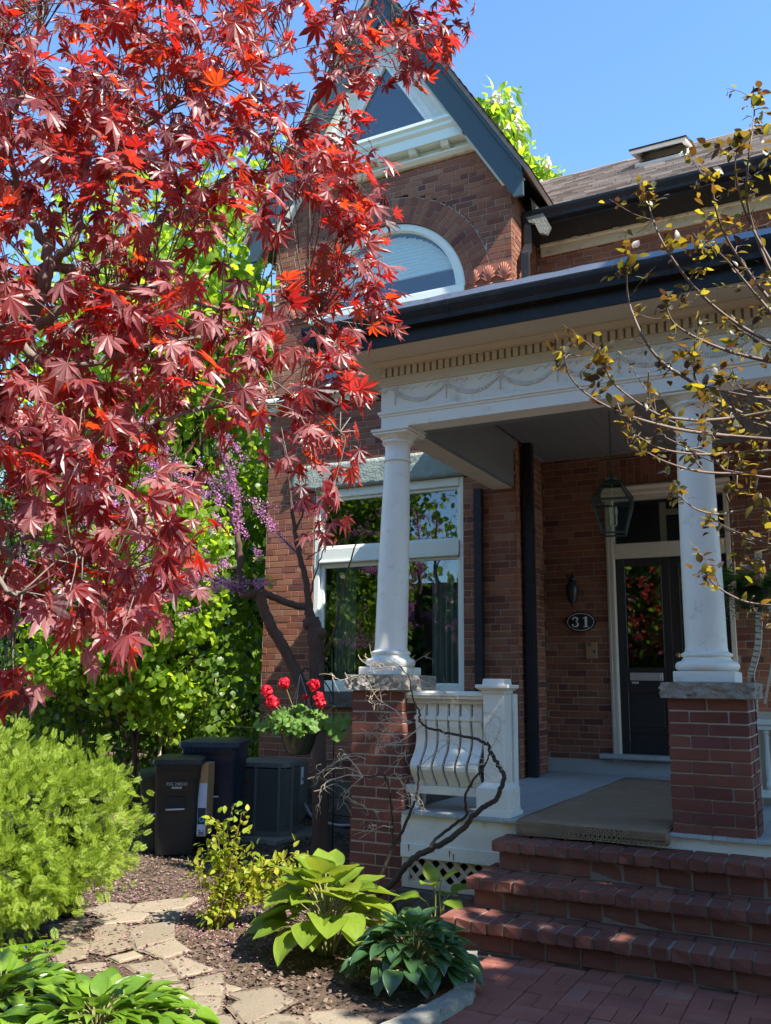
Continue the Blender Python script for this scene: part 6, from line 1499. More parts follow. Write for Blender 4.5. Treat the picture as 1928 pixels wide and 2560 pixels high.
def blossom(p, n=10):
    for _ in range(n):
        q = p+rng.normal(size=3)*.022; t = rand_dirs(1)[0]; m.append(leaf_frame(q, t, rand_dirs(1)[0], R(.013, .024)))
for S in src:
    for _ in range(int(len(S)*2.0)): blossom(S[rng.integers(0, len(S))]+rng.normal(size=3)*.012)
for _ in range(75):       # clusters filling the spray at the left
    c = at_depth(R(20, 560), R(1050, 1560), R(6.6, 7.4)); 
    if R(0, 1) < .75: 
        d = rng.normal(size=3)*.12
        for t in np.linspace(0, 1, 6): blossom(c+d*t, 9)
mb.instances(*oval_leaf(.42, .3, .3, n=2), m)
mb.build('blossom', leaf_mat('redbud_blossom', [(0, (.42, .13, .34)), (.5, (.55, .22, .46)), (1, (.62, .30, .52))], [(0, (.55, .2, .45)), (1, (.7, .35, .6))], .35, .6, .2), red, kind='stuff')
mb = MB(); m = []
for S in src[::2]:
    for _ in range(3): p = S[-1]+rng.normal(size=3)*.05; m.append(leaf_frame(p, unit(rng.normal(size=3)+(0, 0, -.6)), unit(rng.normal(size=3)+(0, 0, .8)), R(.03, .055)))
mb.instances(*HT, m); mb.build('young_leaves', LG, red, kind='stuff')

# ================================================================== cedar shrub (left)
cedar = thing('golden_cedar_shrub', 'dense golden-green cedar shrub spilling over the path at the left', 'shrub', (-5.0, 4.9, 0))
def frond():
    V = []; F = []
    def strip(a, b, w):
        k = len(V); a = np.array(a); b = np.array(b); d = b-a; n = np.array([-d[1], d[0], 0]); n = n/np.linalg.norm(n)*w; mid = (a+b)/2
        V.extend([a, mid+n, b, mid-n]); F.append((k, k+1, k+2, k+3))
    strip((0, 0, 0), (0, 1, -.12), .022)
    for i in range(6):
        y = .12+.14*i; L = .42*(1-.55*abs(i-1.5)/4.5)
        for s_ in (-1, 1):
            tip_ = (s_*L*.75, y+L*.62, -.05-.10*L); strip((0, y, -.1*y), tip_, .028)
            for q in (.45, .75):
                p = np.array([s_*L*.75*q, y+L*.62*q, -.03]); strip(p, p+np.array([s_*.10, .13, -.02]), .024); strip(p, p+np.array([-s_*.03, .15, .0]), .022)
    return np.array(V), F
m = []
lobes = [(at_depth(130, 2010, 5.75), (.42, .5, .36)), (at_depth(20, 2100, 5.5), (.50, .5, .48)), (at_depth(215, 2070, 5.75), (.32, .4, .38)), (at_depth(-90, 1980, 5.8), (.6, .6, .5)), (at_depth(120, 2160, 5.45), (.32, .3, .24)), (at_depth(60, 1940, 6.0), (.3, .35, .2)), (at_depth(255, 1990, 5.9), (.20, .25, .18)), (at_depth(0, 2200, 5.2), (.34, .3, .24)), (at_depth(-120, 2200, 5.3), (.5, .5, .45)), (at_depth(225, 2140, 5.7), (.2, .25, .18))]
vol = np.array([l[1][0]*l[1][2] for l in lobes]); vol /= vol.sum()
for _ in range(400):
    c, r_ = lobes[rng.choice(len(lobes), p=vol)]; d = rand_dirs(1)[0]; r_ = np.array(r_); p0 = c+d*r_*R(.72, 1.06)
    if p0[2] < .05: continue
    outw = unit(d/r_+np.array([0, 0, .35])); br = R(.05, .11)
    for _ in range(24):
        p = p0+rng.normal(size=3)*br*.62-outw*R(0, .05); tip = unit(outw*.9+np.array([0, 0, .15])+rng.normal(size=3)*.5); nrm = unit(np.cross(tip, rand_dirs(1)[0])*.8+outw*.5+np.array([0, 0, .5])); m.append(leaf_frame(p, tip, nrm, R(.045, .085)))
CE = leaf_mat('golden_cedar_foliage', [(0, (.13, .21, .025)), (.5, (.23, .33, .035)), (1, (.34, .41, .05))], [(0, (.30, .46, .03)), (1, (.55, .66, .07))], .42, .55, .3)
mb = MB(); mb.instances(*frond(), m); mb.build('foliage', CE, cedar, kind='stuff')
mb = MB()
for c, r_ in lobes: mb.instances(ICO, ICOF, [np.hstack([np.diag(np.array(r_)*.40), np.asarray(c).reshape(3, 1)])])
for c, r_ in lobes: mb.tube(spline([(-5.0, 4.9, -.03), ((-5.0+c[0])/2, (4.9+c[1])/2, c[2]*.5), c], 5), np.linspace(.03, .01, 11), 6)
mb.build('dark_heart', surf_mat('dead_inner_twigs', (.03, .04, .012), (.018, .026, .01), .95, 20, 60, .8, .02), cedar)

# ================================================================== bare contorted shrub in front of the left pier
bare = thing('bare_shrub', 'leafless shrub with curling pale twigs and arching trunk before the left pier', 'shrub', (-3.43, 6.2, 0))
YS = 6.05
c5 = lambda x, y, Y=YS: on_y(800+x/3.029, 1650+y/3.029, Y)
bp = [([(370, 1830), (480, 1740), (560, 1680), (650, 1560), (740, 1480), (850, 1430), (960, 1370), (1090, 1270), (1150, 1190), (1250, 1110), (1330, 1060), (1372, 960), (1396, 880), (1350, 800), (1290, 690)], .026, .014),
      ([(1290, 690), (1270, 640), (1180, 600), (1060, 572), (930, 545), (840, 520), (780, 490), (755, 440), (750, 390), (710, 310), (690, 210), (675, 130), (600, 40)], .012, .004),
      ([(830, 1430), (880, 1360), (1000, 1260), (1110, 1175), (1100, 1110), (1112, 1000), (1170, 900), (1260, 790), (1282, 690), (1270, 620)], .013, .005),
      ([(370, 1820), (480, 1600), (560, 1410), (640, 1270), (690, 1140), (730, 1050), (745, 900), (740, 800)], .016, .006),
      ([(552, 1400), (545, 1200), (530, 1000), (480, 870), (400, 885), (330, 885)], .009, .006),
      ([(330, 885), (200, 870), (90, 910), (10, 960), (-5, 1080), (5, 1170)], .006, .002), ([(330, 885), (250, 830), (140, 820), (30, 840), (-30, 900)], .005, .002), ([(330, 885), (220, 750), (130, 770), (40, 820), (-60, 900)], .005, .002),
      ([(330, 885), (240, 960), (190, 1020), (180, 1080)], .004, .002), ([(200, 1030), (300, 1090), (400, 1140), (500, 1150)], .004, .002), ([(350, 750), (290, 725), (180, 740), (110, 790)], .004, .002),
      ([(780, 490), (700, 560), (620, 610), (560, 630), (440, 660)], .007, .002), ([(640, 560), (560, 560), (480, 600), (435, 720)], .004, .002), ([(700, 470), (600, 440), (500, 450), (420, 500), (370, 600)], .005, .002), ([(690, 480), (560, 480), (470, 560), (440, 640)], .004, .002),
      ([(660, 470), (520, 350), (400, 320), (380, 200)], .005, .002), ([(520, 350), (440, 290), (400, 235)], .003, .0015), ([(750, 390), (820, 330), (900, 310), (950, 240)], .004, .002), ([(690, 180), (790, 210), (900, 220), (960, 260), (1040, 330)], .006, .002), ([(690, 170), (760, 150), (830, 180), (862, 210)], .004, .002),
      ([(640, 90), (540, 50), (420, 60), (330, 20), (290, -40)], .004, .002), ([(600, 30), (500, -20), (400, 20), (330, -30)], .003, .0015), ([(580, 60), (400, 90), (260, 120), (150, 150), (90, 100)], .005, .002), ([(680, 130), (720, 20), (840, -60)], .003, .0015),
      ([(930, 545), (1000, 620), (1120, 690), (1250, 760), (1350, 850)], .005, .003), ([(1270, 640), (1230, 520), (1180, 420), (1100, 350)], .005, .002), ([(1230, 560), (1310, 430), (1370, 440)], .004, .002), ([(1290, 690), (1350, 560), (1370, 500), (1330, 430), (1240, 400), (1130, 440)], .005, .002),
      ([(1260, 790), (1100, 790), (980, 800), (860, 810), (760, 860)], .005, .002), ([(740, 820), (850, 720), (950, 640), (960, 600)], .006, .003), ([(690, 1140), (660, 1000), (600, 900), (565, 830), (600, 770)], .004, .002), ([(600, 770), (640, 710), (655, 690)], .003, .0015), ([(600, 895), (700, 1020), (790, 1130)], .004, .002), ([(550, 1265), (470, 1260), (410, 1285), (365, 1255)], .004, .002)]
mb = MB(); mt = MB(); tips = []
for i, (pts, r0, r1) in enumerate(bp):
    S = spline([c5(x, y, YS-.12*math.sin(k*.9+i)*(i > 0)*.6) for k, (x, y) in enumerate(pts)], 5); S[1:-1] += rng.normal(size=(len(S)-2, 3))*.003
    (mb if r0 > .0085 else mt).tube(S, np.linspace(r0, r1, len(S))*(1 if r0 > .0085 else .72), 7); tips.append(S)
mb.build('trunk', M['bark_dark'], bare, smooth=True)
for S in tips[1:]:
    for k in range(9):
        j = rng.integers(len(S)//4, len(S)); p = S[j]; a = rng.normal(size=3); a[1] *= .6; a = unit(a); L = R(.04, .13); b = unit(rng.normal(size=3)); pts = [p, p+a*L*.5, p+a*L*.8+b*L*.35, p+a*L*.8+b*L*.75]
        Q = spline(pts, 3); mt.tube(Q, np.linspace(.0016, .0008, len(Q)), 4)
mt.build('twigs', M['twig_pale'], bare, kind='stuff')
# ================================================================== hostas
def hosta(name, label, base, n, L0, L1, w, mat, spread, height, bend=(.5, 1.1), seed=0, group='hostas in the front beds', arc=(0, 2*math.pi)):
    t = thing(name, label, 'hosta', base, group); meshes = [MB().add(*hosta_leaf(1, w, b, .024, 12, 12, k)).mesh('hosta_leaf', mat, True) for k, b in enumerate(np.linspace(bend[0], bend[1], 5))]
    st = MB(); mats = []; base = np.asarray(base, float); r = np.random.default_rng(seed)
    for k in range(n):
        u = (k+.5)/n; a = k*2.39996+r.uniform(-.3, .3); rad = spread*math.sqrt(u)*r.uniform(.75, 1.1); h = height*(1-.62*u**1.3)*r.uniform(.85, 1.12)
        d = np.array([math.cos(a), math.sin(a), 0]); p = base+d*rad*.72+np.array([0, 0, h]); L = r.uniform(L0, L1)*(.8+.3*math.sqrt(u))
        tip = unit(d*(.55+.5*u)+np.array([0, 0, .50-.95*u+r.uniform(-.15, .15)])); nrm = unit(np.array([0, 0, 1.0])+d*(-.25+.2*u)+r.normal(size=3)*.16)
        mats.append(leaf_frame(p, tip, nrm, L)); b0 = base+d*.03+r.normal(size=3)*.01; b0[2] = -.02
        S = spline([b0, base+d*rad*.35+np.array([0, 0, h*.72]), p], 5); st.tube(S, np.linspace(.006, .004, len(S)), 5)
    copies(meshes, 'leaf', mats, t); st.build('stalks', M['twig_green'], t, smooth=True); return t
HY = leaf_mat('lime_hosta_leaf', [(0, (.12, .20, .02)), (.5, (.16, .24, .025)), (1, (.20, .27, .035))], [(0, (.35, .48, .03)), (1, (.48, .56, .05))], .32, .42, .4)
HD = leaf_mat('dark_hosta_leaf', [(0, (.035, .085, .03)), (.5, (.05, .115, .038)), (1, (.068, .14, .045))], [(0, (.08, .2, .03)), (1, (.14, .28, .04))], .22, .28, .6, coat=.2)
HM = leaf_mat('bright_hosta_leaf', [(0, (.085, .17, .016)), (.5, (.125, .23, .02)), (1, (.17, .275, .03))], [(0, (.2, .42, .02)), (1, (.36, .56, .04))], .3, .26, .6, coat=.2)
hosta('hosta', 'large lime-green hosta with broad ribbed leaves at the middle of the bed', (-2.98, 4.98, 0), 52, .22, .31, .42, HY, .36, .42, (.25, .6), 1)
hosta('hosta', 'glossy dark green hosta mound beside the stone kerb', (-2.27, 4.72, 0), 150, .11, .165, .33, HD, .42, .30, (.5, 1.1), 2)
hosta('hosta', 'small young lime hosta growing against the steps and lattice', (-2.60, 5.78, 0), 9, .16, .23, .34, HY, .22, .30, (.3, .7), 3)
hosta('hosta', 'wide bright green hosta clump in the front left corner of the path', (-3.22, 3.36, -.02), 230, .12, .19, .28, HM, .60, .17, (.5, 1.1), 4)
hosta('hosta', 'bright green hosta clump cut off by the bottom left corner', (-3.82, 3.30, -.02), 190, .12, .19, .28, HM, .55, .19, (.5, 1.1), 5)
# violets at the edge of the hostas
for i, (x, y) in enumerate(((10, 2450), (55, 2440), (105, 2430))):
    p = on_z(x, y); v = thing('violet_plant', ['small violet with heart leaves at the far left edge', 'small violet with one purple bloom behind the front hostas', 'upright young leafy violet behind the front left hostas'][i], 'plant', p)
    meshes = [MB().add(*oval_leaf(.45, .25, .15, True, 6)).mesh('violet_leaf', HM, True)]; mats = []; st = MB()
    for k in range(9):
        a = k*2.4; d = np.array([math.cos(a), math.sin(a), 0]); q = p+d*.06+np.array([0, 0, .10+.02*(k % 3)]); mats.append(leaf_frame(q, unit(d+(0, 0, .3)), (0, 0, 1), R(.06, .085))); st.tube([p, q], .002, 4)
    copies(meshes, 'leaf', mats, v); st.build('stalks', M['twig_green'], v)
    mb = MB(); c = p+np.array([.05, -.03, .16]); st2 = []
    for k in range(5): a = k*1.2566; st2.append(leaf_frame(c, unit((math.cos(a), -.5, math.sin(a))), (0, -1, 0), .016))
    mb.instances(*oval_leaf(.45, .2, .1), st2); mb.tube([p, c], .0012, 4); mb.build('bloom', surf_mat('violet_petal', (.18, .10, .45), (.25, .15, .55), .7, 9, 60, 0), v)
# ================================================================== yellow spirea
spx = on_z(540, 2310); sp_ = thing('spirea_shrub', 'young spirea shrub with yellow-green leaves and thin stems beside the path', 'shrub', spx)
s7 = lambda x, y: (0+x/1.851, 1750+y/1.851)
tgt = [(1000, 560, 0), (1060, 640, .05), (1120, 520, 0), (1080, 480, .02), (920, 740, -.05), (1180, 720, .1), (1020, 760, -.05), (1110, 800, 0), (1150, 880, .05), (1060, 900, 0), (1300, 720, .12), (1460, 770, .15), (1400, 840, .15), (1480, 880, .12), (1340, 830, .1), (980, 680, .05), (1210, 900, .0), (1290, 780, .1), (1000, 840, -.05), (1120, 700, .05), (1050, 1010, -.05), (960, 990, -.06), (1380, 700, .15), (1180, 800, 0)]
dsp = float((spx-EYE) @ AX_F); mb = MB(); m = []
for x, y, dd in tgt:
    P = at_depth(*s7(x, y), dsp+dd); S = spline([spx+rng.normal(size=3)*np.array([.03, .03, 0]), (spx+P)/2+rng.normal(size=3)*.03+(0, 0, .06), P], 6); mb.tube(S, np.linspace(.004, .0015, len(S)), 5)
    for j in range(46):
        q = S[rng.integers(5, len(S))]+rng.normal(size=3)*.035; m.append(leaf_frame(q, unit(rng.normal(size=3)+(0, 0, .1)), unit(rng.normal(size=3)*.6+(0, 0, 1)), R(.036, .066)))
mb.build('stems', surf_mat('reddish_stem', (.28, .16, .09), (.2, .1, .06), .7, 18, 80, .2), sp_)
SPM = leaf_mat('spirea_leaf', [(0, (.15, .22, .02)), (.5, (.24, .29, .025)), (1, (.33, .32, .04))], [(0, (.45, .55, .03)), (1, (.68, .62, .05))], .42, .45, .35)
lf = oval_leaf(.30, .2, .2); sml = [MB().add(*lf).mesh('spirea_leaf', SPM, True)]
copies(sml, 'leaf', m[:300], sp_); mb = MB(); mb.instances(*lf, m[300:]); mb.build('leaves', SPM, sp_, kind='stuff')

# ================================================================== bronze-leaved shrub at the right, close to the camera
bb = np.array([.42, 2.85, 0.0])
sb_ = thing('smoke_bush', 'arching shrub with small bronze and yellow leaves reaching in from the right', 'shrub', bb)
k2 = lambda x, y: (1200+x/2.2885, 200+y/2.2885); k8 = lambda x, y: (1400+x/3.155, 700+y/3.155); k4 = lambda x, y: (1150+x/2.1414, 1000+y/2.1414)
BR = [([k2(1700, 1985), k2(1400, 1860), k2(1200, 1720), k2(1050, 1620), k2(950, 1500), k2(880, 1350), k2(850, 1250), k2(840, 1140), k2(850, 1000)], 2.45, .0055),
      ([k2(1700, 1520), k2(1480, 1400), k2(1300, 1260), k2(1150, 1090), k2(1040, 920), k2(985, 780), k2(960, 680)], 2.5, .0055),
      ([k2(1700, 1310), k2(1560, 1130), k2(1420, 920), k2(1350, 740), k2(1330, 560)], 2.55, .006),
      ([k2(1700, 1370), k2(1540, 1180), k2(1440, 1060), k2(1360, 980), k2(1300, 930)], 2.5, .0045),
      ([k2(1700, 1620), k2(1450, 1560), k2(1250, 1480), k2(1110, 1390), k2(1060, 1280)], 2.4, .0055),
      ([k2(1700, 1180), k2(1590, 920), k2(1530, 700), k2(1530, 520), k2(1550, 350), k2(1570, 200), k2(1565, 30)], 2.6, .005),
      ([k2(1700, 1100), k2(1560, 850), k2(1500, 700), k2(1460, 500), k2(1480, 380)], 2.6, .0045),
      ([k8(1720, 1030), k8(1450, 1075), k8(1150, 1105), k8(900, 1090), k8(760, 1055), k8(560, 930), k8(420, 810), k8(360, 700), k8(310, 560)], 2.35, .005),
      ([k8(1720, 1265), k8(1450, 1240), k8(1150, 1210), k8(900, 1170), k8(600, 1090), k8(380, 1000), k8(200, 890), k8(80, 760), k8(30, 600)], 2.3, .0055),
      ([k8(1720, 1350), k8(1400, 1360), k8(1100, 1375), k8(800, 1330), k8(590, 1220)], 2.35, .005),
      ([k8(1720, 1490), k8(1400, 1525), k8(1100, 1510), k8(850, 1440), k8(690, 1360)], 2.3, .0045),
      ([k4(1720, 1105), k4(1550, 1085), k4(1440, 1040), k4(1360, 985), k4(1320, 930)], 2.25, .0035),
      ([k4(1720, 570), k4(1500, 590), k4(1400, 610), k4(1310, 600), k4(1240, 570), k4(1190, 520)], 2.3, .0035),
      ([k4(1720, 790), k4(1560, 740), k4(1440, 700), k4(1370, 640)], 2.35, .003), ([k4(1720, 780), k4(1600, 860), k4(1520, 850)], 2.35, .003),
      ([k8(1000, 1170), k8(760, 1050), k8(700, 900), k8(700, 720)], 2.35, .003), ([k8(1300, 1500), k8(1180, 1380), k8(1000, 1320), k8(830, 1240)], 2.35, .003),
      ([k8(1250, 870), k8(1080, 800), k8(1060, 620), k8(1065, 480)], 2.4, .003), ([k8(1720, 1000), k8(1560, 900), k8(1420, 850), k8(1360, 720)], 2.45, .003),
      ([k8(1720, 560), k8(1560, 480), k8(1400, 380)], 2.5, .003), ([k8(1700, 1180), k8(1480, 1110), k8(1300, 1060), k8(1150, 960)], 2.4, .003)]
BC = [(k2(850, 985), 17, 1.1), (k2(845, 1080), 11, .9), (k2(770, 1110), 7, .8), (k2(960, 690), 18, 1.1), (k2(905, 650), 8, .8), (k2(1020, 660), 10, .9), (k2(950, 790), 8, .8), (k2(1060, 850), 7, .9), (k2(1110, 940), 8, 1.2), (k2(1110, 975), 6, 1.1),
      (k2(1330, 560), 14, 1), (k2(1210, 440), 9, .9), (k2(1250, 490), 8, .8), (k2(1390, 400), 12, 1), (k2(1470, 350), 12, 1), (k2(1500, 400), 10, 1), (k2(1240, 620), 7, .8), (k2(1380, 670), 6, .8), (k2(1390, 790), 9, .9), (k2(1300, 840), 12, .9), (k2(1350, 880), 10, .9), (k2(1230, 930), 10, .8), (k2(1290, 990), 12, .9), (k2(1260, 1080), 14, .8), (k2(1330, 1000), 8, .8), (k2(1490, 960), 6, .8),
      (k2(1065, 1260), 16, .95), (k2(1155, 1245), 9, .95), (k2(1050, 1330), 8, .7), (k2(1580, 80), 12, 1), (k2(1610, 170), 12, 1), (k2(1560, 230), 8, .9), (k2(1620, 310), 12, 1), (k2(1560, 560), 10, 1), (k2(1500, 600), 10, .9), (k2(1540, 660), 8, .9), (k2(1640, 420), 10, 1), (k2(1620, 1160), 10, .9), (k2(1650, 1300), 10, .9), (k2(1550, 1080), 6, .7), (k2(1500, 1130), 6, .7), (k2(1610, 1100), 6, .7),
      (k8(30, 560), 14, .95), (k8(20, 680), 8, .9), (k8(160, 600), 8, .9), (k8(310, 560), 14, .9), (k8(380, 640), 9, .8), (k8(310, 730), 12, 1.15), (k8(250, 830), 10, .9), (k8(370, 840), 8, .9), (k8(490, 1000), 8, .9), (k8(560, 1120), 14, 1), (k8(650, 1190), 8, .8), (k8(560, 1280), 12, .8), (k8(700, 1340), 6, .7), (k8(800, 1210), 9, .7), (k8(870, 1240), 7, .7), (k8(860, 650), 9, .9), (k8(840, 740), 7, .8), (k8(1065, 500), 5, 1.2), (k8(1060, 600), 9, 1.3), (k8(1050, 700), 6, 1.1), (k8(1200, 850), 16, 1.4), (k8(1130, 920), 8, 1.2), (k8(1350, 730), 14, 1.1), (k8(1320, 800), 8, .9), (k8(1400, 460), 12, 1), (k8(1530, 420), 9, .8), (k8(1450, 530), 9, .9), (k8(1580, 290), 8, .9), (k8(1130, 1010), 10, .9), (k8(1140, 1070), 6, .8), (k8(1180, 1290), 12, .7), (k8(1300, 1050), 14, .9), (k8(1330, 1150), 12, .8), (k8(1500, 980), 10, .9), (k8(1600, 900), 10, 1), (k8(1420, 1180), 10, .8), (k8(1560, 1150), 12, .8), (k8(1320, 1390), 12, .9), (k8(1450, 1420), 12, .9), (k8(1600, 1400), 12, .9), (k8(1080, 1430), 7, .9), (k8(870, 1420), 4, .8), (k8(1550, 1290), 12, .9), (k8(1620, 620), 8, .9),
      (k4(1320, 880), 8, 1), (k4(1330, 950), 10, 1), (k4(1190, 500), 12, .8), (k4(1160, 540), 5, .6), (k4(1350, 590), 5, .9), (k4(1350, 660), 9, .9), (k4(1560, 450), 14, .9), (k4(1620, 550), 10, .9), (k4(1500, 480), 10, .9), (k4(1580, 920), 6, 1.2), (k4(1640, 950), 8, 1.2), (k4(1550, 880), 4, 1.2), (k4(1640, 860), 6, 1.1), (k4(1560, 1060), 4, .8), (k4(1620, 1230), 8, .9), (k4(1650, 640), 8, .9)]
mb = MB(); skb = []
for pts, d0, r0 in BR:
    P = [at_depth(x, y, d0+.05*math.sin(i*1.3)) for i, (x, y) in enumerate(pts)]; S = spline(P, 6); mb.tube(S, np.linspace(r0, .0016, len(S)), 6); skb.append(S)
    q = P[0]; mb.tube(spline([bb+rng.normal(size=3)*np.array([.06, .06, 0]), bb+np.array([.02, 0, .55*q[2]]), (q+bb)/2*np.array([1, 1, 0])+np.array([.14, .03, q[2]*.93]), q], 6), np.linspace(.013, r0, 19), 6)
SKB = np.vstack(skb); m = []
SBL = leaf_mat('bronze_leaf', [(0, (.038, .028, .024)), (.3, (.065, .050, .024)), (.55, (.11, .10, .022)), (.8, (.055, .036, .038)), (1, (.075, .085, .022))], [(0, (.10, .04, .02)), (.3, (.34, .17, .02)), (.5, (.80, .50, .03)), (.65, (.85, .70, .05)), (.8, (.16, .06, .03)), (1, (.40, .40, .03))], .30, .38, .45)
for (x, y), n, s_ in BC:
    probe = at_depth(x, y, 2.4); j = np.argmin(np.linalg.norm(np.cross(SKB-EYE, unit(probe-EYE)), axis=1)); d = float((SKB[j]-EYE) @ AX_F); c = at_depth(x, y, d+R(-.03, .03))
    if np.linalg.norm(SKB[j]-c) > .01: Q = spline([SKB[j], (SKB[j]+c)/2+rng.normal(size=3)*.008, c], 3); mb.tube(Q, np.linspace(.0018, .001, len(Q)), 4)
    ax = unit(np.array([-.25, 0, 1])+rng.normal(size=3)*.3)
    for k in range(int(n*.92)):
        pos = c+rng.normal(size=3)*.012+ax*R(-.02, .025); tip = unit(rand_dirs(1)[0]*1.0+ax*.55); nrm = unit(rand_dirs(1)[0]*.7+np.array([0, 0, 1.0])); m.append(leaf_frame(pos, tip, nrm, .034*s_*R(.7, 1.2)))
for S in skb:               # single leaves along the stems
    for _ in range(int(len(S)*.2)):
        q = S[rng.integers(3, len(S))]+rng.normal(size=3)*.008; m.append(leaf_frame(q, unit(rand_dirs(1)[0]+(0, 0, .4)), unit(rand_dirs(1)[0]*.7+np.array([0, 0, 1.0])), R(.016, .028)))
for S in skb:               # fine side twigs
    for _ in range(3):
        q = S[rng.integers(2, len(S)-2)]; d = unit(rng.normal(size=3)+(-.4, 0, .5))*R(.05, .16); Q = spline([q, q+d*.5+rng.normal(size=3)*.01, q+d], 3); mb.tube(Q, np.linspace(.0014, .0007, len(Q)), 4)
        for k in range(5): m.append(leaf_frame(q+d*R(.6, 1.05)+rng.normal(size=3)*.006, unit(rand_dirs(1)[0]+d*4), unit(rand_dirs(1)[0]*.7+np.array([0, 0, 1.0])), R(.016, .03)))
for _ in range(140):       # the bush goes on out of the frame
    c = np.array([R(-.02, .75), R(2.4, 3.3), R(.6, 3.1)]); 
    if project(c)[0] < 1960: continue
    for k in range(9): m.append(leaf_frame(c+rng.normal(size=3)*.04, rand_dirs(1)[0], unit(rand_dirs(1)[0]*.7+np.array([0, 0, 1.0])), R(.028, .04)))
mb.build('stems', surf_mat('grey_brown_stem', (.20, .15, .12), (.12, .085, .07), .7, 20, 90, .3), sb_, smooth=True)
m = np.array(m); xs_ = np.array([project(q[:, 3])[0] for q in m]); vis = np.where(xs_ < PW)[0]; sz = np.linalg.norm(m[:, :, 0], axis=1); order = vis[np.argsort(-sz[vis])]
lt = [oval_leaf(.28, .18, .25, n=4), oval_leaf(.32, .1, .1, n=4), oval_leaf(.26, .25, .4, n=4)]
copies([MB().add(*t).mesh('bronze_leaf', SBL, True) for t in lt], 'leaf', [m[i] for i in order[:300]], sb_)
rest = np.setdiff1d(np.arange(len(m)), order[:300]); mb = MB()
for k, t in enumerate(lt): mb.instances(t[0], t[1], m[rest[k::3]])
mb.build('leaves', SBL, sb_, kind='stuff', smooth=True)

# ================================================================== shepherd hook and hanging geranium
HKX, HKY = -4.07, 6.87
hk = thing('shepherd_hook', 'black iron shepherd hook with scrolls holding the geranium basket', 'plant hook', (HKX, HKY, 0))
h4 = lambda x, y: on_y(750+x/6.32, 1550+y/6.32, HKY)
mb = MB(); top = h4(510, 490); mb.tube([(HKX, HKY, -.2), (HKX, HKY, .8), h4(525, 1200), h4(508, 700), top], [.0075, .0075, .0075, .007, .006], 8)
mb.instances(ICO, ICOF, [frame_mat(top, *np.eye(3), .011)]); pole = mb.build('pole', M['black'], hk, smooth=True)
mb = MB(); mb.tube(spline([h4(525, 1230), h4(470, 1100), h4(400, 990), h4(330, 920), h4(250, 850), h4(160, 790), h4(90, 760), h4(50, 800), h4(30, 860), h4(10, 870), h4(-5, 840)], 5), .006, 7)
mb.tube(spline([h4(515, 780), h4(470, 690), h4(380, 630), h4(290, 680), h4(265, 760), h4(300, 850), h4(370, 890), h4(430, 840), h4(430, 760), h4(380, 715)], 5), .005, 7)
mb.tube(spline([h4(505, 850), h4(440, 900), h4(405, 960)], 4), .0045, 6); mb.tube(spline([h4(525, 1300), h4(480, 1320), h4(455, 1280), h4(460, 1215)], 4), .0045, 6); mb.build('scroll', M['black'], hk, smooth=True)
PC = on_y(748, 1850, 6.46); pz0, pz1 = 1.015, 1.20
bk = thing('hanging_geranium_basket', 'red geranium in a dark green hanging pot beside the redbud trunk', 'hanging plant', (PC[0], PC[1], pz0))
prof = [(.001, pz0), (.085, pz0), (.10, pz0+.012), (.135, pz0+.10), (.152, pz1-.02), (.165, pz1-.018), (.167, pz1), (.155, pz1), (.14, pz1-.03), (.001, pz1-.035)]
mb = MB(); mb.lathe(prof, PC[0], PC[1], 32); mb.build('pot', surf_mat('dark_green_pot', (.035, .05, .04), (.03, .042, .034), .22, 4, 60, .02, .001, .6), bk, autosmooth=40)
hookpt = h4(5, 850); mb = MB()
for a in (.4, 2.5, 4.6): mb.tube([(PC[0]+.16*math.cos(a), PC[1]+.16*math.sin(a), pz1-.01), hookpt], .0016, 4)
mb.build('hanger', M['nickel'], bk)
GL = leaf_mat('geranium_leaf', [(0, (.07, .15, .025)), (.5, (.10, .20, .035)), (1, (.14, .25, .05))], [(0, (.2, .4, .03)), (1, (.35, .52, .06))], .3, .5, .35)
gm_ = [MB().add(*round_leaf(s)).mesh('geranium_leaf', GL, True) for s in range(3)]; mats = []; stl = MB()
cg = np.array([PC[0], PC[1], pz1])
for k in range(130):
    d = rand_dirs(1)[0]; d[2] = abs(d[2])*.95-.15; p = cg+d*np.array([.33, .27, .22])*R(.72, 1.02)+np.array([0, 0, .02]); nrm = unit(d+np.array([0, -.15, .6])+rng.normal(size=3)*.35); tip = unit(np.cross(nrm, rand_dirs(1)[0])+np.array([0, 0, -.4])); mats.append(leaf_frame(p, tip, nrm, R(.06, .095))); stl.tube([cg+(0, 0, -.02), cg+(p-cg)*.5+(0, 0, .03), p], .0022, 4)
for (x, y, s_) in ((835, 1810, .15), (858, 1800, .14), (845, 1830, .13), (680, 1800, .11), (650, 1810, .10)): mats.append(leaf_frame(on_y(x, y, 6.36), unit((R(-.3, .3), -.2, -1)), unit((.1, -1, .35)), s_))
copies(gm_, 'leaf', mats, bk)
def flower_head(p, r):
    mb = MB(); m_ = []
    for k in range(90):
        d = rand_dirs(1)[0]; m_.append(leaf_frame(p+d*r*.62, unit(np.cross(d, rand_dirs(1)[0])+d*.4), d, r*R(.42, .62)))
    mb.instances(*oval_leaf(.55, -.15, .25, n=3), m_); mb.build('flower_head', M['geranium'], bk, smooth=True); stl.tube([cg+rng.normal(size=3)*.02, (cg+p)/2+rng.normal(size=3)*.01, p], .003, 5)
M['geranium'] = leaf_mat('red_geranium_petal', [(0, (.62, .012, .035)), (.5, (.74, .02, .05)), (1, (.80, .04, .08))], [(0, (.8, .03, .06)), (1, (.9, .06, .1))], .3, .55, .3)
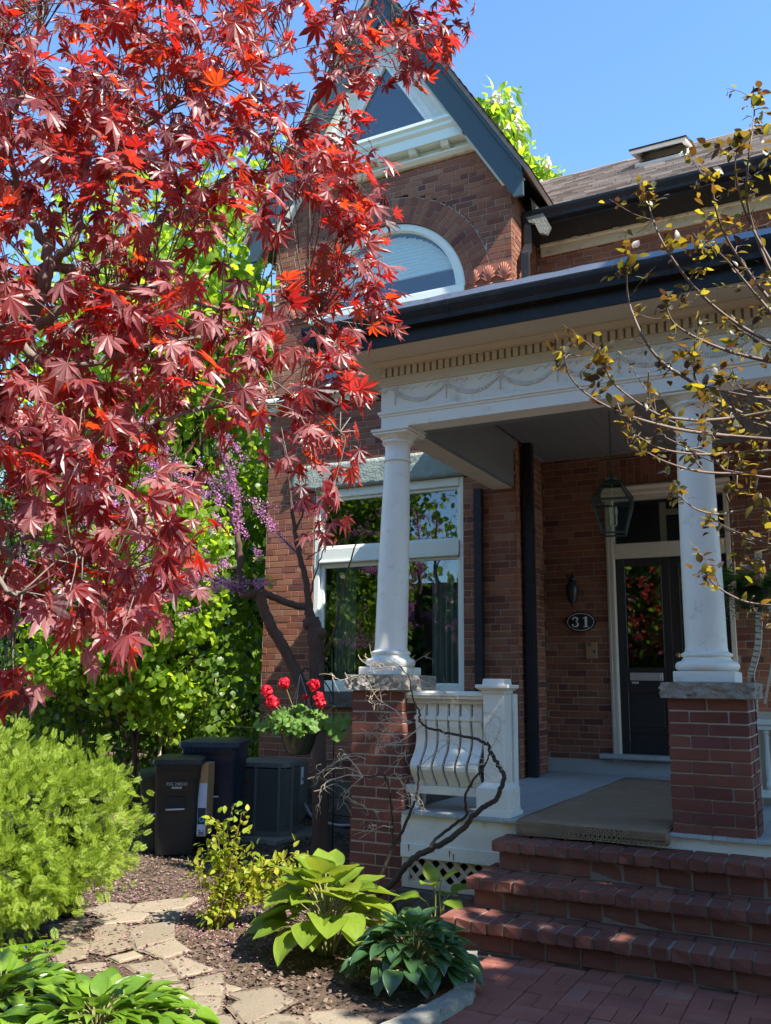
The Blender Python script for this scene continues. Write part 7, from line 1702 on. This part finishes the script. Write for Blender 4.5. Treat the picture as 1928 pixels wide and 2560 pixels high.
for x, y, r in ((667, 1727, .062), (681, 1755, .066), (711, 1708, .056), (785, 1712, .056), (797, 1742, .05), (802, 1756, .052), (764, 1742, .032)): flower_head(on_y(x, y, 6.36+R(-.03, .03)), r)
for x, y in ((630, 1778), (836, 1766)): q = on_y(x, y, 6.36); stl.tube([cg, q], .003, 5); stl.instances(ICO, ICOF, [frame_mat(q, *np.eye(3), .012)])
stl.build('stalks', M['twig_green'], bk)
# ================================================================== hanging fern on the porch
FX = on_y(1875, 1460, 7.15); fern = thing('hanging_fern', 'dark green fern hanging by a chain under the porch behind the right column', 'hanging plant', (FX[0], FX[1], 2.0))
fc = np.array([FX[0]+.02, 7.15, FX[2]]); mb = MB(); mb.lathe([(.06, fc[2]-.20), (.09, fc[2]-.18), (.12, fc[2]-.06), (.125, fc[2]-.05), (.11, fc[2]-.05)], fc[0], fc[1], 16); mb.build('pot', M['black'], fern)
mb = MB(); z = fc[2]+.40; k = 0
while z < 4.22:
    ax = (1, 0) if k % 2 else (0, 1); mb.tube([(fc[0]+.01*math.cos(a)*ax[0], fc[1]+.01*math.cos(a)*ax[1], z+.02+.024*math.sin(a)) for a in np.linspace(0, 6.283, 9)], .0022, 4); z += .038; k += 1
for a in (0, 2.1, 4.2): mb.tube([(fc[0]+.11*math.cos(a), fc[1]+.11*math.sin(a), fc[2]-.06), (fc[0], fc[1], fc[2]+.41)], .002, 4)
mb.build('chain', M['black'], fern)
def fern_frond():
    V = []; F = []
    for i in range(16):
        t = i/15; y = t; z = -.55*t*t+.1*t; L = .16*math.sin(math.pi*min(1, .12+t*.86))
        for s_ in (-1, 1):
            k = len(V); V.extend([(0, y, z), (s_*L*.5, y+.045, z-.01), (s_*L, y+.05, z-.03), (s_*L*.5, y-.0, z-.01)]); F.append((k, k+1, k+2, k+3))
    return np.array(V), F
m = []
for k in range(150): a = R(0, 6.283); e = R(-.5, 1.0); d = np.array([math.cos(a), math.sin(a), 0]); m.append(leaf_frame(fc+d*.05+(0, 0, -.04), unit(d+(0, 0, e)), unit((0, 0, 1)+d*(-.4)), R(.24, .42)))
mb = MB(); mb.instances(*fern_frond(), m); mb.build('fronds', LD, fern, kind='stuff')
